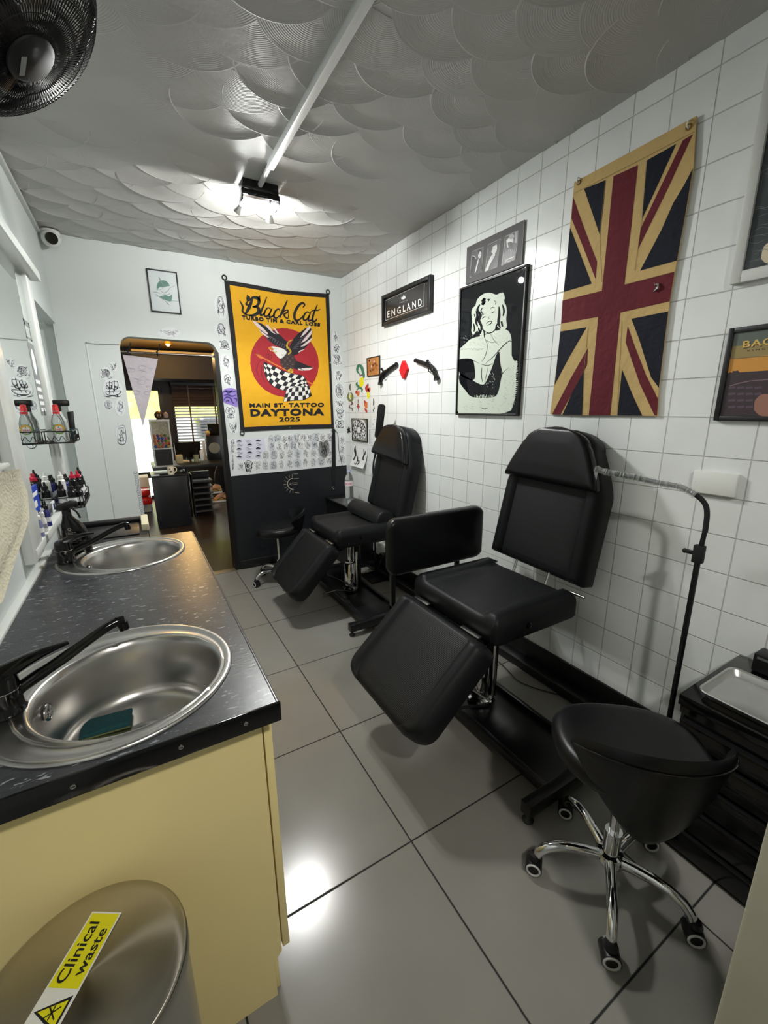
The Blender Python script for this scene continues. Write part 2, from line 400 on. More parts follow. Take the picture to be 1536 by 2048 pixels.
cadd([(-0.75, -1.6, ZC), (2.0, -1.6, ZC), (2.0, YB+0.05, ZC), (-0.75, YB+0.05, ZC)], [(0, 1, 2, 3)], [(0.2, 0)]*4)
cadd([(-0.75, -1.6, ZC+.1), (2.0, -1.6, ZC+.1), (2.0, YB+0.05, ZC+.1), (-0.75, YB+0.05, ZC+.1)], [(0, 1, 2, 3)], [(0.2, 0)]*4)
rnd = random.Random(4)
DX, DY, RR = 0.340, 0.112, 0.200
row = 0; y = 4.05
while y > -1.2:
    for i in range(-3, 7):
        cx = 0.145+i*DX+(DX/2 if row % 2 else 0)+rnd.uniform(-.02, .02); cy = y-RR+rnd.uniform(-.02, .02); R = RR*rnd.uniform(0.95, 1.06)
        vs = []; uvs = []; fs = []; tilt = 0.0048*rnd.uniform(0.5, 1.2); lip = 0.0034*max(0.1, rnd.uniform(-.5, 1.0)); nseg = 30
        prof = [(0.0, 0.0), (0.5, 0), (0.96, 0), (0.982, -lip), (1.0, -lip*.5), (1.004, 0.004)]
        for (q, dz) in prof:
            for j in range(nseg+1):
                a = PI*(-0.02)+PI*1.04*j/nseg
                px = cx+R*q*math.cos(a); py = cy+R*q*math.sin(a)
                vs.append((px, py, ZC-0.0008-tilt*(py-cy)/R+dz if q < 1.001 else ZC+0.002)); uvs.append((R*q, 0))
        for k in range(len(prof)-1):
            for j in range(nseg): fs.append((k*(nseg+1)+j, k*(nseg+1)+j+1, (k+1)*(nseg+1)+j+1, (k+1)*(nseg+1)+j))
        fs2 = []
        for f in fs:
            c = [sum(vs[t][q] for t in f)/4 for q in range(2)]
            if -0.384 < c[0] < XR-0.001 and c[1] < YB-0.001: fs2.append(f)
        if fs2: cadd(vs, fs2, uvs)
    y -= DY; row += 1
o = m.build('ceiling', angle=50); struct(o)

# ------------------------------------------------------------------ white cable trunking on the ceiling, left conduit
M_trunk = mat('ceiling_trunking_plastic', rgb(205, 207, 206), 0.35)
m = MB(); m.box((0.724, -1.45, ZC-0.036), (0.756, 2.36, ZC-0.002), M_trunk, bev=0.003)
m.cyl((0.738, 2.34, ZC-0.018), (0.742, 2.56, ZC-0.022), 0.013, 0.013, M_trunk)
tag(m.build('cable_trunking'), 'white plastic cable trunking running along the swirled ceiling to the spot light', 'trunking')
m = MB(); m.box((XL-0.001, -1.4, 2.598), (XL+0.02, 3.80, 2.622), M_trunk, bev=0.003)
tag(m.build('cable_conduit'), 'white plastic conduit along the top of the left wall ending at the dome camera', 'conduit')
cv = thing('security_camera', 'white dome security camera with a black face in the top left corner', 'security camera', (-0.345, 3.85, 2.625))
m = MB(); m.lathe([(0.0, 0), (0.052, 0), (0.056, -0.012), (0.05, -0.03), (0.0, -0.034)], (-0.318, 3.86, 2.636), M_white_plastic); m.build('mount', cv)
m = MB(); m.sphere((-0.318, 3.84, 2.585), 0.054, M_white_plastic, 24, 14); m.build('camera_ball', cv)
d = (Vector((0.25, 1.2, 1.9))-Vector((-0.318, 3.84, 2.585))).normalized(); c0 = Vector((-0.318, 3.84, 2.585))
m = MB(); m.cyl(c0+d*0.043, c0+d*0.0565, 0.036, 0.033, M_black_gloss); m.ring(c0+d*0.052, d, 0.008, 0.002, M_black); m.build('lens_face', cv)

# ------------------------------------------------------------------ ceiling spot fitting
M_lampglow = mat('lit_lamp_glass', (1, 1, 1), 0.3, emit=(1.0, 0.98, 0.92), estr=25.0)
M_lampglow2 = mat('warm_lamp_glass', (1, 0.9, 0.7), 0.3, emit=(1.0, 0.62, 0.2), estr=30.0)
def spot_fixture(cx, cy, label, lamps):
    t = thing('spot_light', label, 'ceiling light', (cx, cy, ZC-0.01))
    m = MB(); m.box((cx-0.095, cy-0.045, ZC-0.055), (cx+0.095, cy+0.05, ZC-0.004), M_black_gloss, bev=0.004)
    for sx in (-.06, .06): m.sphere((cx+sx, cy-0.01, ZC-0.056), 0.006, M_chrome, 10, 6)
    m.build('ceiling_plate', t)
    m = MB()
    for sx in (-1, 1): m.box((cx+sx*.098-.0025, cy-0.040, ZC-0.100), (cx+sx*.098+.0025, cy+0.048, ZC-0.050), M_black_gloss, bev=0.001)
    m.box((cx-.098, cy-.042, ZC-.078), (cx+.098, cy-.038, ZC-.050), M_black_gloss, bev=.001); m.build('side_flange', t)
    for (L, dirv) in lamps:
        L = Vector(L); d = Vector(dirv).normalized(); h = L+d*0.030
        m = MB(); m.tube([(L.x, L.y-0.012, ZC-0.045), (L.x, L.y-0.008, ZC-0.060), (L.x, L.y-0.002, L.z+0.018)], 0.006, M_black_gloss); m.build('bracket', t)
        m = MB(); m.lathe([(0.012, 0), (0.014, 0.012), (0.024, 0.034), (0.026, 0.040), (0.0235, 0.041), (0.021, 0.033)], h, M_steel, axis=d, n=24); hb = m.build('lamp_head', t)
        m = MB(); m.lathe([(0.0, 0.030), (0.012, 0.031), (0.0215, 0.034)], h, M_lampglow, axis=d, n=24); m.build('lamp_glass', hb)
    return t
spot_fixture(0.745, 2.60, 'black ceiling spot light with two lit lamps at the end of the trunking',
             ((LAMP_A, (-0.35, 0.75, -0.75)), (LAMP_B, (0.10, 0.7, -0.8))))
spot_fixture(0.50, -0.72, 'unseen black ceiling spot light added behind the photographer to fill the near end', (((0.45, -0.70, 2.50), (-0.1, 0.4, -0.9)),))  # unseen fixture, added to house the rear fill light

# ------------------------------------------------------------------ wall fan (upper left, close to the camera)
rv_ = Vector(ray(6, 46)).normalized(); FC = Vector((0, 0, CAMZ))+rv_*1.50; FD = -(rv_*2*rv_.dot(Vector(RM[2]))-Vector(RM[2])).normalized()
def fan():
    t = thing('wall_fan', 'black wall mounted fan in a fine mesh cage above the worktop', 'fan', (XL, 1.30, 2.2))
    q = FD.to_track_quat('Z', 'Y'); T = Matrix.Translation(FC) @ q.to_matrix().to_4x4(); R = 0.215; print('FAN', FC, FD)
    m = MB(); n = 120
    prof = [(0.045, 0.062), (0.09, 0.060), (0.14, 0.050), (0.18, 0.032), (0.205, 0.006), (0.213, -0.03), (0.20, -0.07), (0.15, -0.10), (0.09, -0.11), (0.05, -0.112)]
    for j in range(n):
        for (sgn, a0) in ((1, 0), (-1, 0)):
            pts = []
            for i, (r, z) in enumerate(prof):
                a = 2*PI*j/n+sgn*(i-4)*0.045; pts.append(T @ Vector((r*math.cos(a), r*math.sin(a), z)))
            m.tube(pts, 0.00095, M_black_metal, n=3, smooth=False, cap=False)
    for r, z in prof[1:9]: m.ring(T @ Vector((0, 0, z)), FD, r, 0.0011, M_black_metal, n=40, k=4)
    m.build('mesh_cage', t, smooth=False)
    m = MB(); m.ring(T @ Vector((0, 0, -0.012)), FD, 0.213, 0.007, M_black, n=48, k=8); m.build('cage_rim', t)
    m = MB(); m.lathe([(0.0, 0.074), (0.04, 0.073), (0.05, 0.066), (0.052, 0.05), (0.04, 0.045)], FC, mat('dark_fan_plastic', rgb(9, 9, 10), .6), axis=FD, n=36)
    bd = m.build('cage_badge', t)
    f = Flat(T @ Vector((-0.036, -0.006, 0.0745)), q @ Vector((0.80, -0.6, 0)), q @ Vector((0.6, 0.80, 0)))
    f.poly([(0.008, -0.006), (0.05, -0.006), (0.05, 0.006), (0.008, 0.006)], mat('silver_label', rgb(120, 124, 124), 0.4, noise=(60, 0.2)), 1); f.build('silver_label', bd, smooth=False)
    m = MB()
    for k in range(5):
        rings = []
        for i in range(8):
            r = 0.04+0.145*i/7; wd = 0.03+0.06*math.sin(PI*min(1, (i+1)/7)); a = 2*PI*k/5+0.12*i/7
            ring = []
            for s_, zz in ((-1, -0.022), (-.3, 0.0), (.4, 0.012), (1, 0.02), (.4, 0.009), (-.3, -0.003)):
                aa = a+s_*wd/r*0.62; ring.append(T @ Vector((r*math.cos(aa), r*math.sin(aa), zz-0.01)))
            rings.append(ring)
        m.loft(rings, mat('smoked_plastic', rgb(30, 30, 32), 0.25), True, True)
    m.lathe([(0.0, 0.03), (0.03, 0.028), (0.045, 0.01), (0.045, -0.04)], FC, M_black, axis=FD, n=30); m.build('blades', t)
    m = MB(); m.lathe([(0.0, -0.24), (0.05, -0.235), (0.062, -0.20), (0.062, -0.12), (0.0, -0.11)], FC, M_black, axis=FD, n=30); m.build('motor_housing', t)
    m = MB(); b0 = T @ Vector((0, 0, -0.19)); m.tube([b0, b0+Vector((-0.03, 0.02, -0.06)), (XL+0.03, b0.y+0.02, b0.z-0.12)], 0.022, M_black, n=12)
    m.box((XL-0.001, b0.y-0.05, b0.z-0.22), (XL+0.035, b0.y+0.08, b0.z-0.05), M_black, bev=0.01); m.build('wall_bracket', t)
fan()
# ------------------------------------------------------------------ left wall: mirror with white surround
mt = thing('wall_mirror', 'tall mirror with white painted surround and pelmet on the left wall over the worktop', 'mirror', (XL, 2.35, 1.0))
M_mirror = mat('mirror_glass', (0.86, 0.90, 0.88), 0.015, 1.0, noise=(1, 0.0))
m = MB(); m.box((XL, 1.95, 0.99), (-0.375, 2.80, 2.13), M_mirror); m.build('mirror_glass', mt, smooth=False)
m = MB(); m.box((XL-0.001, 2.79, 0.965), (-0.355, 2.915, 2.13), M_white_gloss, bev=0.004)
m.box((XL-0.001, 1.80, 0.955), (-0.352, 1.965, 2.13), M_white_gloss, bev=0.006)
m.box((XL-0.001, 1.83, 0.967), (-0.350, 2.905, 1.0), M_white_gloss, bev=0.004); m.build('surround', mt)
m = MB(); m.box((XL-0.001, 0.9, 2.118), (-0.318, 2.965, 2.165), M_white_gloss, bev=0.006); m.build('pelmet', mt)

# ================================================================== SHOP ROOM BEYOND THE DOORWAY
M_dark_wood = mat('dark_wood_floor', rgb(58, 42, 30), 0.3, noise=(6, 0.3), bump=(30, 0.1, 0.002))
M_dark_wall = mat('dark_shop_wall', rgb(34, 28, 26), 0.6, noise=(4, 0.2))
M_amber = mat('cream_shop_ceiling', rgb(214, 186, 128), 0.7, noise=(2, 0.05))
m = MB(); m.box((-1.3, YB+0.02, -0.1), (2.9, 8.3, -0.002), M_dark_wood); struct(m.build('floor', smooth=False))
m = MB(); m.box((-1.3, YB+0.11, 2.42), (2.9, 8.2, 2.5), M_amber); struct(m.build('ceiling', smooth=False))
m = MB(); m.box((-1.4, YB+0.11, 0), (-1.3, 8.2, 2.5), M_dark_wall); struct(m.build('wall_shop_left', smooth=False))
m = MB(); m.box((2.8, YB+0.11, 0), (2.9, 8.2, 2.5), M_dark_wall); struct(m.build('wall_shop_right', smooth=False))
m = MB()
for a, bb in (((-1.3, 0), (-0.30, 2.42)), ((-0.30, 1.82), (0.47, 2.42)), ((0.47, 0), (0.585, 2.42)), ((0.585, 0), (2.8, 0.62)), ((0.585, 1.90), (2.8, 2.42)), ((2.2, 0.62), (2.8, 1.90))):
    m.box((a[0], 8.0, a[1]), (bb[0], 8.1, bb[1]), M_dark_wall)
m.box((0.10, 7.2, 2.27), (2.8, 8.0, 2.30), mat('pale_shelf_edge', rgb(160, 140, 100), 0.6, noise=(4, .1))); m.box((0.10, 7.3, 1.92), (2.8, 8.0, 2.27), M_dark_wall)
struct(m.build('wall_shop_front', smooth=False))
# street door: glazed with a low panel
dr = MB(); FR = M_black
for a, bb in (((-0.30, 0.0), (-0.24, 1.82)), ((0.41, 0.0), (0.47, 1.82)), ((-0.24, 1.77), (0.41, 1.82)), ((-0.24, 0.36), (0.41, 0.46)), ((-0.24, 0.0), (0.41, 0.06))):
    dr.box((a[0], 8.0, a[1]), (bb[0], 8.05, bb[1]), FR)
d_ = dr.build('door_2', smooth=False); struct(d_)
g = MB(); g.box((-0.24, 8.02, 0.46), (0.41, 8.026, 1.77), M_glass); g.build('pane', d_, smooth=False)
g = MB(); g.box((-0.24, 8.02, 0.06), (0.41, 8.028, 0.36), M_glass); g.build('pane', d_, smooth=False)
wn_ = MB()
for a, bb in (((0.585, 0.62), (2.2, 0.68)), ((0.585, 1.85), (2.2, 1.90)), ((0.585, 0.62), (0.63, 1.9)), ((2.15, 0.62), (2.2, 1.9))): wn_.box((a[0], 8.02, a[1]), (bb[0], 8.07, bb[1]), FR)
w_ = wn_.build('window_1', smooth=False); struct(w_)
g = MB(); g.box((0.63, 8.04, 0.68), (2.15, 8.046, 1.85), M_glass); g.build('pane', w_, smooth=False)
bl = thing('venetian_blind', 'dark slatted blind over the street window of the front shop', 'blind', (1.35, 7.93, 0.7))
m = MB(); m.box((0.60, 7.90, 1.86), (2.18, 7.95, 1.90), M_black); m.build('head_rail', bl, smooth=False)
m = MB(); k = 0; z = 1.84
while z > 0.70:
    tl = math.radians(62) if z > 1.49 else math.radians(22)
    Mx = Matrix.Translation((1.39, 7.925, z)) @ Matrix.Rotation(tl, 4, 'X'); m.box((-0.78, -0.028, -0.0015), (0.78, 0.028, 0.0015), mat('brown_slat', rgb(58, 44, 38), 0.5, noise=(8, 0.15)), M=Mx)
    z -= 0.05
m.build('slats', bl, smooth=False)
m = MB()
for x in (0.85, 1.25, 1.7): m.box((x-0.012, 7.894, 0.72), (x+0.012, 7.896, 1.86), mat('blind_tape', rgb(90, 74, 62), 0.8))
m.build('ladder_tape', bl, smooth=False)
# the street outside
M_pave = mat('street_paving', rgb(196, 196, 190), 0.8, noise=(1.5, 0.12))
m = MB(); m.box((-9, 8.1, -0.12), (11, 26, -0.06), M_pave)
for yy in (9.0, 9.8, 10.7, 11.8): m.box((-9, yy, -0.06), (11, yy+0.03, -0.056), mat('paving_joint', rgb(130, 130, 126), 0.9))
struct(m.build('floor', smooth=False))
M_leafy = mat('hedge_leaves', rgb(214, 214, 130), 0.7, noise=(5, 0.45), bump=(8, 1.0, 0.1))
M_leafg = mat('green_leaves', rgb(130, 190, 130), 0.7, noise=(5, 0.35))
rnd = random.Random(9); m = MB()
for i in range(1500):
    c = Vector((rnd.uniform(-6, 8), rnd.uniform(15.0, 16.4), rnd.uniform(1.2, 4.6)))
    a = Vector((rnd.uniform(-1, 1), rnd.uniform(-1, 1), rnd.uniform(-1, 1))).normalized()*rnd.uniform(.09, .2); bb = a.orthogonal().normalized()*rnd.uniform(.06, .12)
    m.add([c-a, c+bb, c+a, c-bb], [(0, 1, 2, 3)], M_leafy if rnd.random() < 0.8 else M_leafg)
m.box((-6, 15.9, 1.15), (8, 16.3, 4.3), M_leafy)
hd_ = m; m = MB(); m.box((-6, 14.6, -0.06), (8, 14.9, 1.2), mat('white_render_wall', rgb(235, 235, 230), .8)); tag(m.build('garden_wall', smooth=False), 'white low wall across the street under the hedge', 'wall'); m = hd_
tag(m.build('hedge', smooth=False), 'tall yellow green hedge across the street seen through the shop door glass', 'hedge', kind='stuff')
m = MB(); m.box((0.9, 11.5, -0.05), (3.6, 13.2, 0.75), mat('white_car_paint', rgb(215, 218, 220), 0.2), bev=0.12); m.box((1.4, 11.6, 0.7), (3.2, 13.1, 1.3), mat('car_glass', rgb(40, 46, 50), 0.1), bev=0.2)
tag(m.build('car'), 'pale car parked in the street beyond the slatted blind', 'car')
# ------------------------------------------------------------------ shop furniture seen through the doorway
dk = thing('reception_desk', 'black reception desk unit with flat front standing in the front shop', 'desk', (0.3, 6.05, 0))
m = MB(); m.box((0.115, 5.88, 0), (0.50, 6.35, 0.655), M_black, bev=0.004); m.build('cabinet', dk)
m = MB(); m.box((0.105, 5.87, 0.655), (0.51, 6.36, 0.675), M_black_metal, bev=0.003); m.build('top', dk)
dk2 = thing('work_desk', 'long black work desk behind the reception unit in the front shop', 'desk', (1.0, 6.6, 0))
m = MB(); m.box((0.14, 6.02, 0.72), (1.9, 6.75, 0.762), M_black, bev=0.004); m.build('top', dk2)
for x in (0.53, 1.84):
    m = MB(); m.box((x, 6.37, 0), (x+0.04, 6.73, 0.72), M_black, bev=0.003); m.build('side_panel', dk2)
# gumball machine
gm = thing('gumball_machine', 'silver framed gumball machine with coloured balls on the black desk', 'gumball machine', (0.28, 6.12, 0.762))
Z0 = 0.762
m = MB()
for x in (0.18, 0.385):
    for yv in (6.04, 6.22): m.box((x-0.008, yv-0.008, Z0), (x+0.008, yv+0.008, 1.34), M_alu)
m.box((0.168, 6.028, 1.33), (0.397, 6.232, 1.352), M_alu); m.box((0.168, 6.028, 0.985), (0.397, 6.232, 1.0), M_alu); m.box((0.165, 6.02, Z0), (0.40, 6.24, Z0+0.02), M_alu)
m.build('frame', gm, smooth=False)
m = MB(); m.box((0.185, 6.045, Z0+0.02), (0.38, 6.215, 0.985), M_black); m.build('base_box', gm, smooth=False)
m = MB(); m.box((0.182, 6.036, 1.0), (0.383, 6.039, 1.33), M_glass); m.build('front_pane', gm, smooth=False)
m = MB(); m.box((0.19, 6.215, 1.0), (0.378, 6.218, 1.33), mat('speckled_card', rgb(190, 176, 150), 0.7, noise=(45, 0.7))); m.build('back_card', gm, smooth=False)
rnd = random.Random(3)
cols = [('red', (190, 40, 40)), ('blue', (50, 80, 170)), ('yellow', (225, 195, 50)), ('green', (80, 140, 50)), ('orange', (220, 110, 40)), ('pink', (200, 90, 140)), ('purple', (90, 60, 130))]
k = 0
for r_ in range(5):
    for c_ in range(5 if r_ < 4 else 4):
        x = 0.204+c_*0.040+(0.01 if r_ % 2 else 0)-(0.01 if c_ == 4 else 0); cn, cc = rnd.choice(cols)
        mm = MB(); mm.sphere((x, 6.064, 1.019+r_*0.034), 0.0185, mat('gumball_'+cn, rgb(*cc), 0.15), 14, 8)
        tag(mm.build('gumball'), '%s gumball, %s from the left in the %s layer of the gumball machine' % (cn, ['first', 'second', 'third', 'fourth', 'fifth'][c_], ['lowest', 'second lowest', 'middle', 'second highest', 'top'][r_]), 'gumball', 'gumballs in the gumball machine')
m = MB(); m.sphere((0.29, 6.12, 1.405), 0.052, mat('bronze_globe', rgb(96, 78, 62), 0.2, 0.7), 20, 12); m.cyl((0.29, 6.12, 1.352), (0.29, 6.12, 1.365), 0.035, 0.03, M_black)
tag(m.build('bronze_globe'), 'round bronze globe ornament on top of the gumball machine', 'ornament')
m = MB(); m.sphere((0.37, 6.13, 1.40), 0.03, mat('pale_stone', rgb(150, 130, 120), 0.6, noise=(30, .4)), 12, 8, (1, 1, 1.4)); m.cyl((0.37, 6.13, 1.352), (0.37, 6.13, 1.37), 0.025, 0.025, M_black)
tag(m.build('skull_ornament'), 'small pale ornament beside the bronze globe on the gumball machine', 'ornament')
def mug(x, y, z, lab):
    t = thing('mug', lab, 'mug', (x, y, z)); c = mat('cream_ceramic', rgb(220, 208, 178), 0.3)
    m = MB(); m.lathe([(0.0, 0), (0.036, 0), (0.039, 0.01), (0.039, 0.098), (0.036, 0.10), (0.035, 0.012), (0, 0.01)], (x, y, z), c); m.build('cup', t)
    m = MB(); m.tube([(x+0.036, y, z+0.085), (x+0.062, y, z+0.08), (x+0.066, y, z+0.045), (x+0.036, y, z+0.02)], 0.006, c); m.build('handle', t)
    m = MB(); m.box((x-0.015, y-0.0405, z+0.03), (x+0.012, y-0.039, z+0.05), M_ink); m.box((x-0.02, y-0.0405, z+0.065), (x-0.004, y-0.038, z+0.08), M_ink); m.build('printed_mark', t, smooth=False)
mug(0.333, 5.93, 0.675, 'cream mug with a handle on the black reception desk')
m = MB(); m.box((0.115, 5.90, 0.675), (0.20, 5.97, 0.683), M_paper); tag(m.build('white_card', smooth=False), 'small white card lying on the corner of the reception desk', 'card')
# laptop/screens on the work desk
scn = thing('computer_screen', 'dark computer screen standing on the work desk before the blind', 'screen', (0.6, 6.7, 0.762))
m = MB(); m.box((0.46, 6.66, 0.80), (0.80, 6.68, 1.02), M_black_gloss); m.build('panel', scn, smooth=False)
m = MB(); m.box((0.60, 6.665, 0.762), (0.66, 6.70, 0.80), M_black); m.build('stand', scn, smooth=False)
m = MB(); m.box((0.825, 6.60, 0.762), (0.855, 6.66, 1.03), mat('white_card_stock', rgb(235, 238, 232), 0.5)); tag(m.build('upright_card', smooth=False), 'narrow white upright panel between the screen and the dark speaker', 'panel')
def bag(x, y, z, wd, h, lab):
    m = MB(); m.box((x-wd/2, y-0.04, z), (x+wd/2, y+0.04, z+h), mat('kraft_paper', rgb(200, 180, 136), 0.8, noise=(10, .1)), bev=0.01); tag(m.build('paper_bag'), lab, 'bag')
bag(0.478, 6.35, Z0, 0.085, 0.115, 'crumpled brown paper bag beside the gumball machine')
bag(0.56, 6.40, Z0, 0.09, 0.03, 'flat brown packet lying between the paper bag and the cup')
m = MB(); m.lathe([(0, 0), (0.033, 0), (0.038, 0.095), (0.035, 0.095), (0.03, 0.005), (0, 0.004)], (0.70, 6.42, Z0), mat('grey_green_cup', rgb(150, 146, 112), 0.5)); tag(m.build('paper_cup'), 'grey green cup on the work desk left of the white upright panel', 'cup')
m = MB(); m.box((0.755, 6.44, Z0), (0.80, 6.48, Z0+0.15), M_paper, bev=0.012); tag(m.build('tissue_stack'), 'crumpled white tissue standing behind the grey green cup', 'tissue')
sp_ = thing('loudspeaker', 'dark loudspeaker with a pale round cone on the work desk', 'speaker', (0.98, 6.6, Z0))
m = MB(); m.box((0.87, 6.52, Z0), (1.10, 6.70, 1.10), M_black, bev=0.005); m.build('cabinet', sp_)
m = MB(); m.lathe([(0.075, 0.0), (0.078, 0.008), (0.068, 0.010), (0.03, 0.002), (0.0, 0.004)], (0.965, 6.52, 0.93), mat('grey_cone', rgb(120, 112, 96), 0.6), axis=(0, -1, 0)); m.build('speaker_cone', sp_)
m = MB(); m.box((0.93, 6.72, 1.02), (1.30, 6.76, 1.26), M_black_gloss, bev=0.003); m.box((1.1, 6.73, Z0), (1.14, 6.75, 1.05), M_black); tag(m.build('monitor'), 'black monitor standing behind the loudspeaker against the blind', 'monitor')
m = MB(); m.sphere((0.91, 6.60, 1.145), 0.03, mat('yellow_ornament', rgb(190, 160, 80), 0.4), 14, 8); m.cyl((0.91, 6.60, 1.10), (0.91, 6.60, 1.118), 0.03, 0.03, mat('dark_red', rgb(110, 40, 40), .5)); tag(m.build('yellow_ornament'), 'small yellow round ornament on top of the loudspeaker', 'ornament')
m = MB()
for i in range(6): m.box((0.60, 6.30, 0.06+i*0.085), (0.86, 6.62, 0.085+i*0.085), mat('grey_drawer', rgb(62, 56, 52), .5))
m.box((0.595, 6.60, 0.0), (0.865, 6.64, 0.60), M_black); m.box((0.595, 6.30, 0), (0.605, 6.6, 0.6), M_black); tag(m.build('drawer_rack', smooth=False), 'dark slatted drawer rack under the work desk', 'drawers')
m = MB(); m.box((0.503, 6.355, 0.545), (0.535, 6.365, 0.625), M_white_plastic); m.box((0.512, 6.353, 0.56), (0.526, 6.3545, 0.58), M_black); tag(m.build('wall_socket', smooth=False), 'small white switch plate on the side of the black desk', 'switch')
# red vinyl bench cushions + chrome legs near the street door
rb = thing('red_bench', 'red vinyl waiting seat with chrome legs in the sunlight by the shop door', 'seat', (0.0, 6.9, 0))
M_red = mat('red_vinyl', rgb(200, 36, 26), 0.25)
m = MB(); m.box((-0.20, 6.66, 0.30), (0.08, 6.95, 0.39), M_red, bev=0.03); m.build('seat', rb)
m = MB(); m.box((-0.20, 6.62, 0.18), (0.095, 6.93, 0.28), M_red, bev=0.03); m.build('lower_cushion', rb)
for sx, sy in ((-0.18, 6.65), (0.075, 6.65), (-0.18, 6.9), (0.075, 6.9)):
    m = MB(); m.cyl((sx, sy, 0), (sx, sy, 0.3), 0.01, 0.01, M_chrome); m.build('leg', rb)
m = MB(); m.box((-0.24, 7.0, 0), (0.09, 7.3, 0.52), mat('pale_box', rgb(196, 196, 180), .6), bev=0.01); tag(m.build('pale_crate'), 'pale box behind the red seat by the shop door', 'box')
# shop ceiling lamp
sl = thing('shop_lamp', 'small warm lit ceiling lamp in the front shop', 'ceiling light', (0.53, 6.6, 2.42))
m = MB(); m.cyl((0.53, 6.6, 2.40), (0.53, 6.6, 2.42), 0.05, 0.05, M_black); m.tube([(0.53, 6.6, 2.40), (0.56, 6.6, 2.37), (0.55, 6.58, 2.33)], 0.006, M_black)
m.lathe([(0.03, 0.0), (0.045, -0.05), (0.043, -0.05), (0.028, -0.002)], (0.53, 6.58, 2.36), mat('brass', rgb(170, 120, 50), .3, 1.0)); m.build('lamp_body', sl)
m = MB(); m.sphere((0.53, 6.58, 2.31), 0.024, M_lampglow2, 14, 8); m.build('bulb', sl)
# rail in the doorway with a hanging cloth pennant
m = MB(); m.cyl((-0.014, 3.965, 1.905), (0.655, 3.965, 1.905), 0.009, 0.009, mat('dark_steel_rail', rgb(120, 112, 104), .25, .9)); tag(m.build('door_rail'), 'thin black rail across the top of the doorway', 'rail')
pn = thing('pennant', 'pale pink grey triangular cloth pennant hung from the doorway rail', 'pennant', (0.12, 3.975, 1.90))
M_pen = mat('faded_pennant_cloth', rgb(186, 178, 184), 0.85, bump=(25, 0.5, 0.01), noise=(18, 0.08))
a = Art(1, 3.972, -1)
a.poly([(245, 709), (316, 718), (286, 853)], M_pen)
me_ = a.v[:]; a.add([(x, y+0.004, z) for x, y, z in me_], [(2, 1, 0)], M_pen); a.add(me_+[(x, y+0.004, z) for x, y, z in me_], [(0, 1, 4, 3), (1, 2, 5, 4), (2, 0, 3, 5)], M_pen)
a.build('cloth', pn, smooth=False)
a = Art(1, 3.972, -1); mg = mat('faded_print', rgb(160, 152, 166), 0.85); rnd = random.Random(5)
for (x, y) in ((262, 740), (285, 735), (272, 785), (296, 786), (283, 765)):
    a.stroke([(x+8*math.cos(t*0.8), y+4*math.sin(t*0.8)) for t in range(9)], 1.2, mg, 1)
for i in range(14):
    x = 255+rnd.uniform(0, 45); y = 722+rnd.uniform(0, 12)+i*4; x = 285+(x-280)*(1-(y-720)/150)
    a.stroke([(x-6, y), (x, y+rnd.uniform(-3, 3)), (x+6, y+2)], 1.0, mg, 1)
a.build('faded_print', pn, smooth=False)
for (x, z) in ((0.005, 1.905), (0.205, 1.905)):
    m = MB(); m.ring((x+0.03, 3.965, z), (1, 0, 0.2), 0.016, 0.0045, M_black, n=16, k=6); m.tube([(x+0.03, 3.95, z+0.01), (x+0.045, 3.948, z+0.035), (x+0.055, 3.945, z+0.07)], 0.004, M_black); m.build('cable_tie', pn)
# ------------------------------------------------------------------ person at the work desk (mostly hidden by the wall)
def skinned(name, verts, edges, radii, m, parent=None, sub=2):
    me = bpy.data.meshes.new(name); me.from_pydata(verts, edges, []); o = bpy.data.objects.new(name, me); C.objects.link(o)
    md = o.modifiers.new('skin', 'SKIN'); md.use_smooth_shade = True
    for i, r in enumerate(radii): me.skin_vertices[0].data[i].radius = (r, r) if not isinstance(r, tuple) else r
    me.skin_vertices[0].data[0].use_root = True
    s = o.modifiers.new('sub', 'SUBSURF'); s.levels = sub; s.render_levels = sub
    dg = bpy.context.evaluated_depsgraph_get(); dg.update(); em = bpy.data.meshes.new_from_object(o.evaluated_get(dg))
    bpy.data.objects.remove(o); em.materials.clear(); em.materials.append(m)
    for p in em.polygons: p.use_smooth = True
    o = bpy.data.objects.new(name, em); C.objects.link(o)
    if parent:
        o.parent = parent
        L = PLOC.get(parent.name)
        if L is not None: o.matrix_parent_inverse = Matrix.Translation(-L)
    return o
M_skin = mat('skin', rgb(206, 160, 128), 0.5, noise=(20, 0.06)); M_cloth = mat('black_clothes', rgb(22, 22, 24), 0.85, noise=(30, .2), bump=(60, .3, .003))
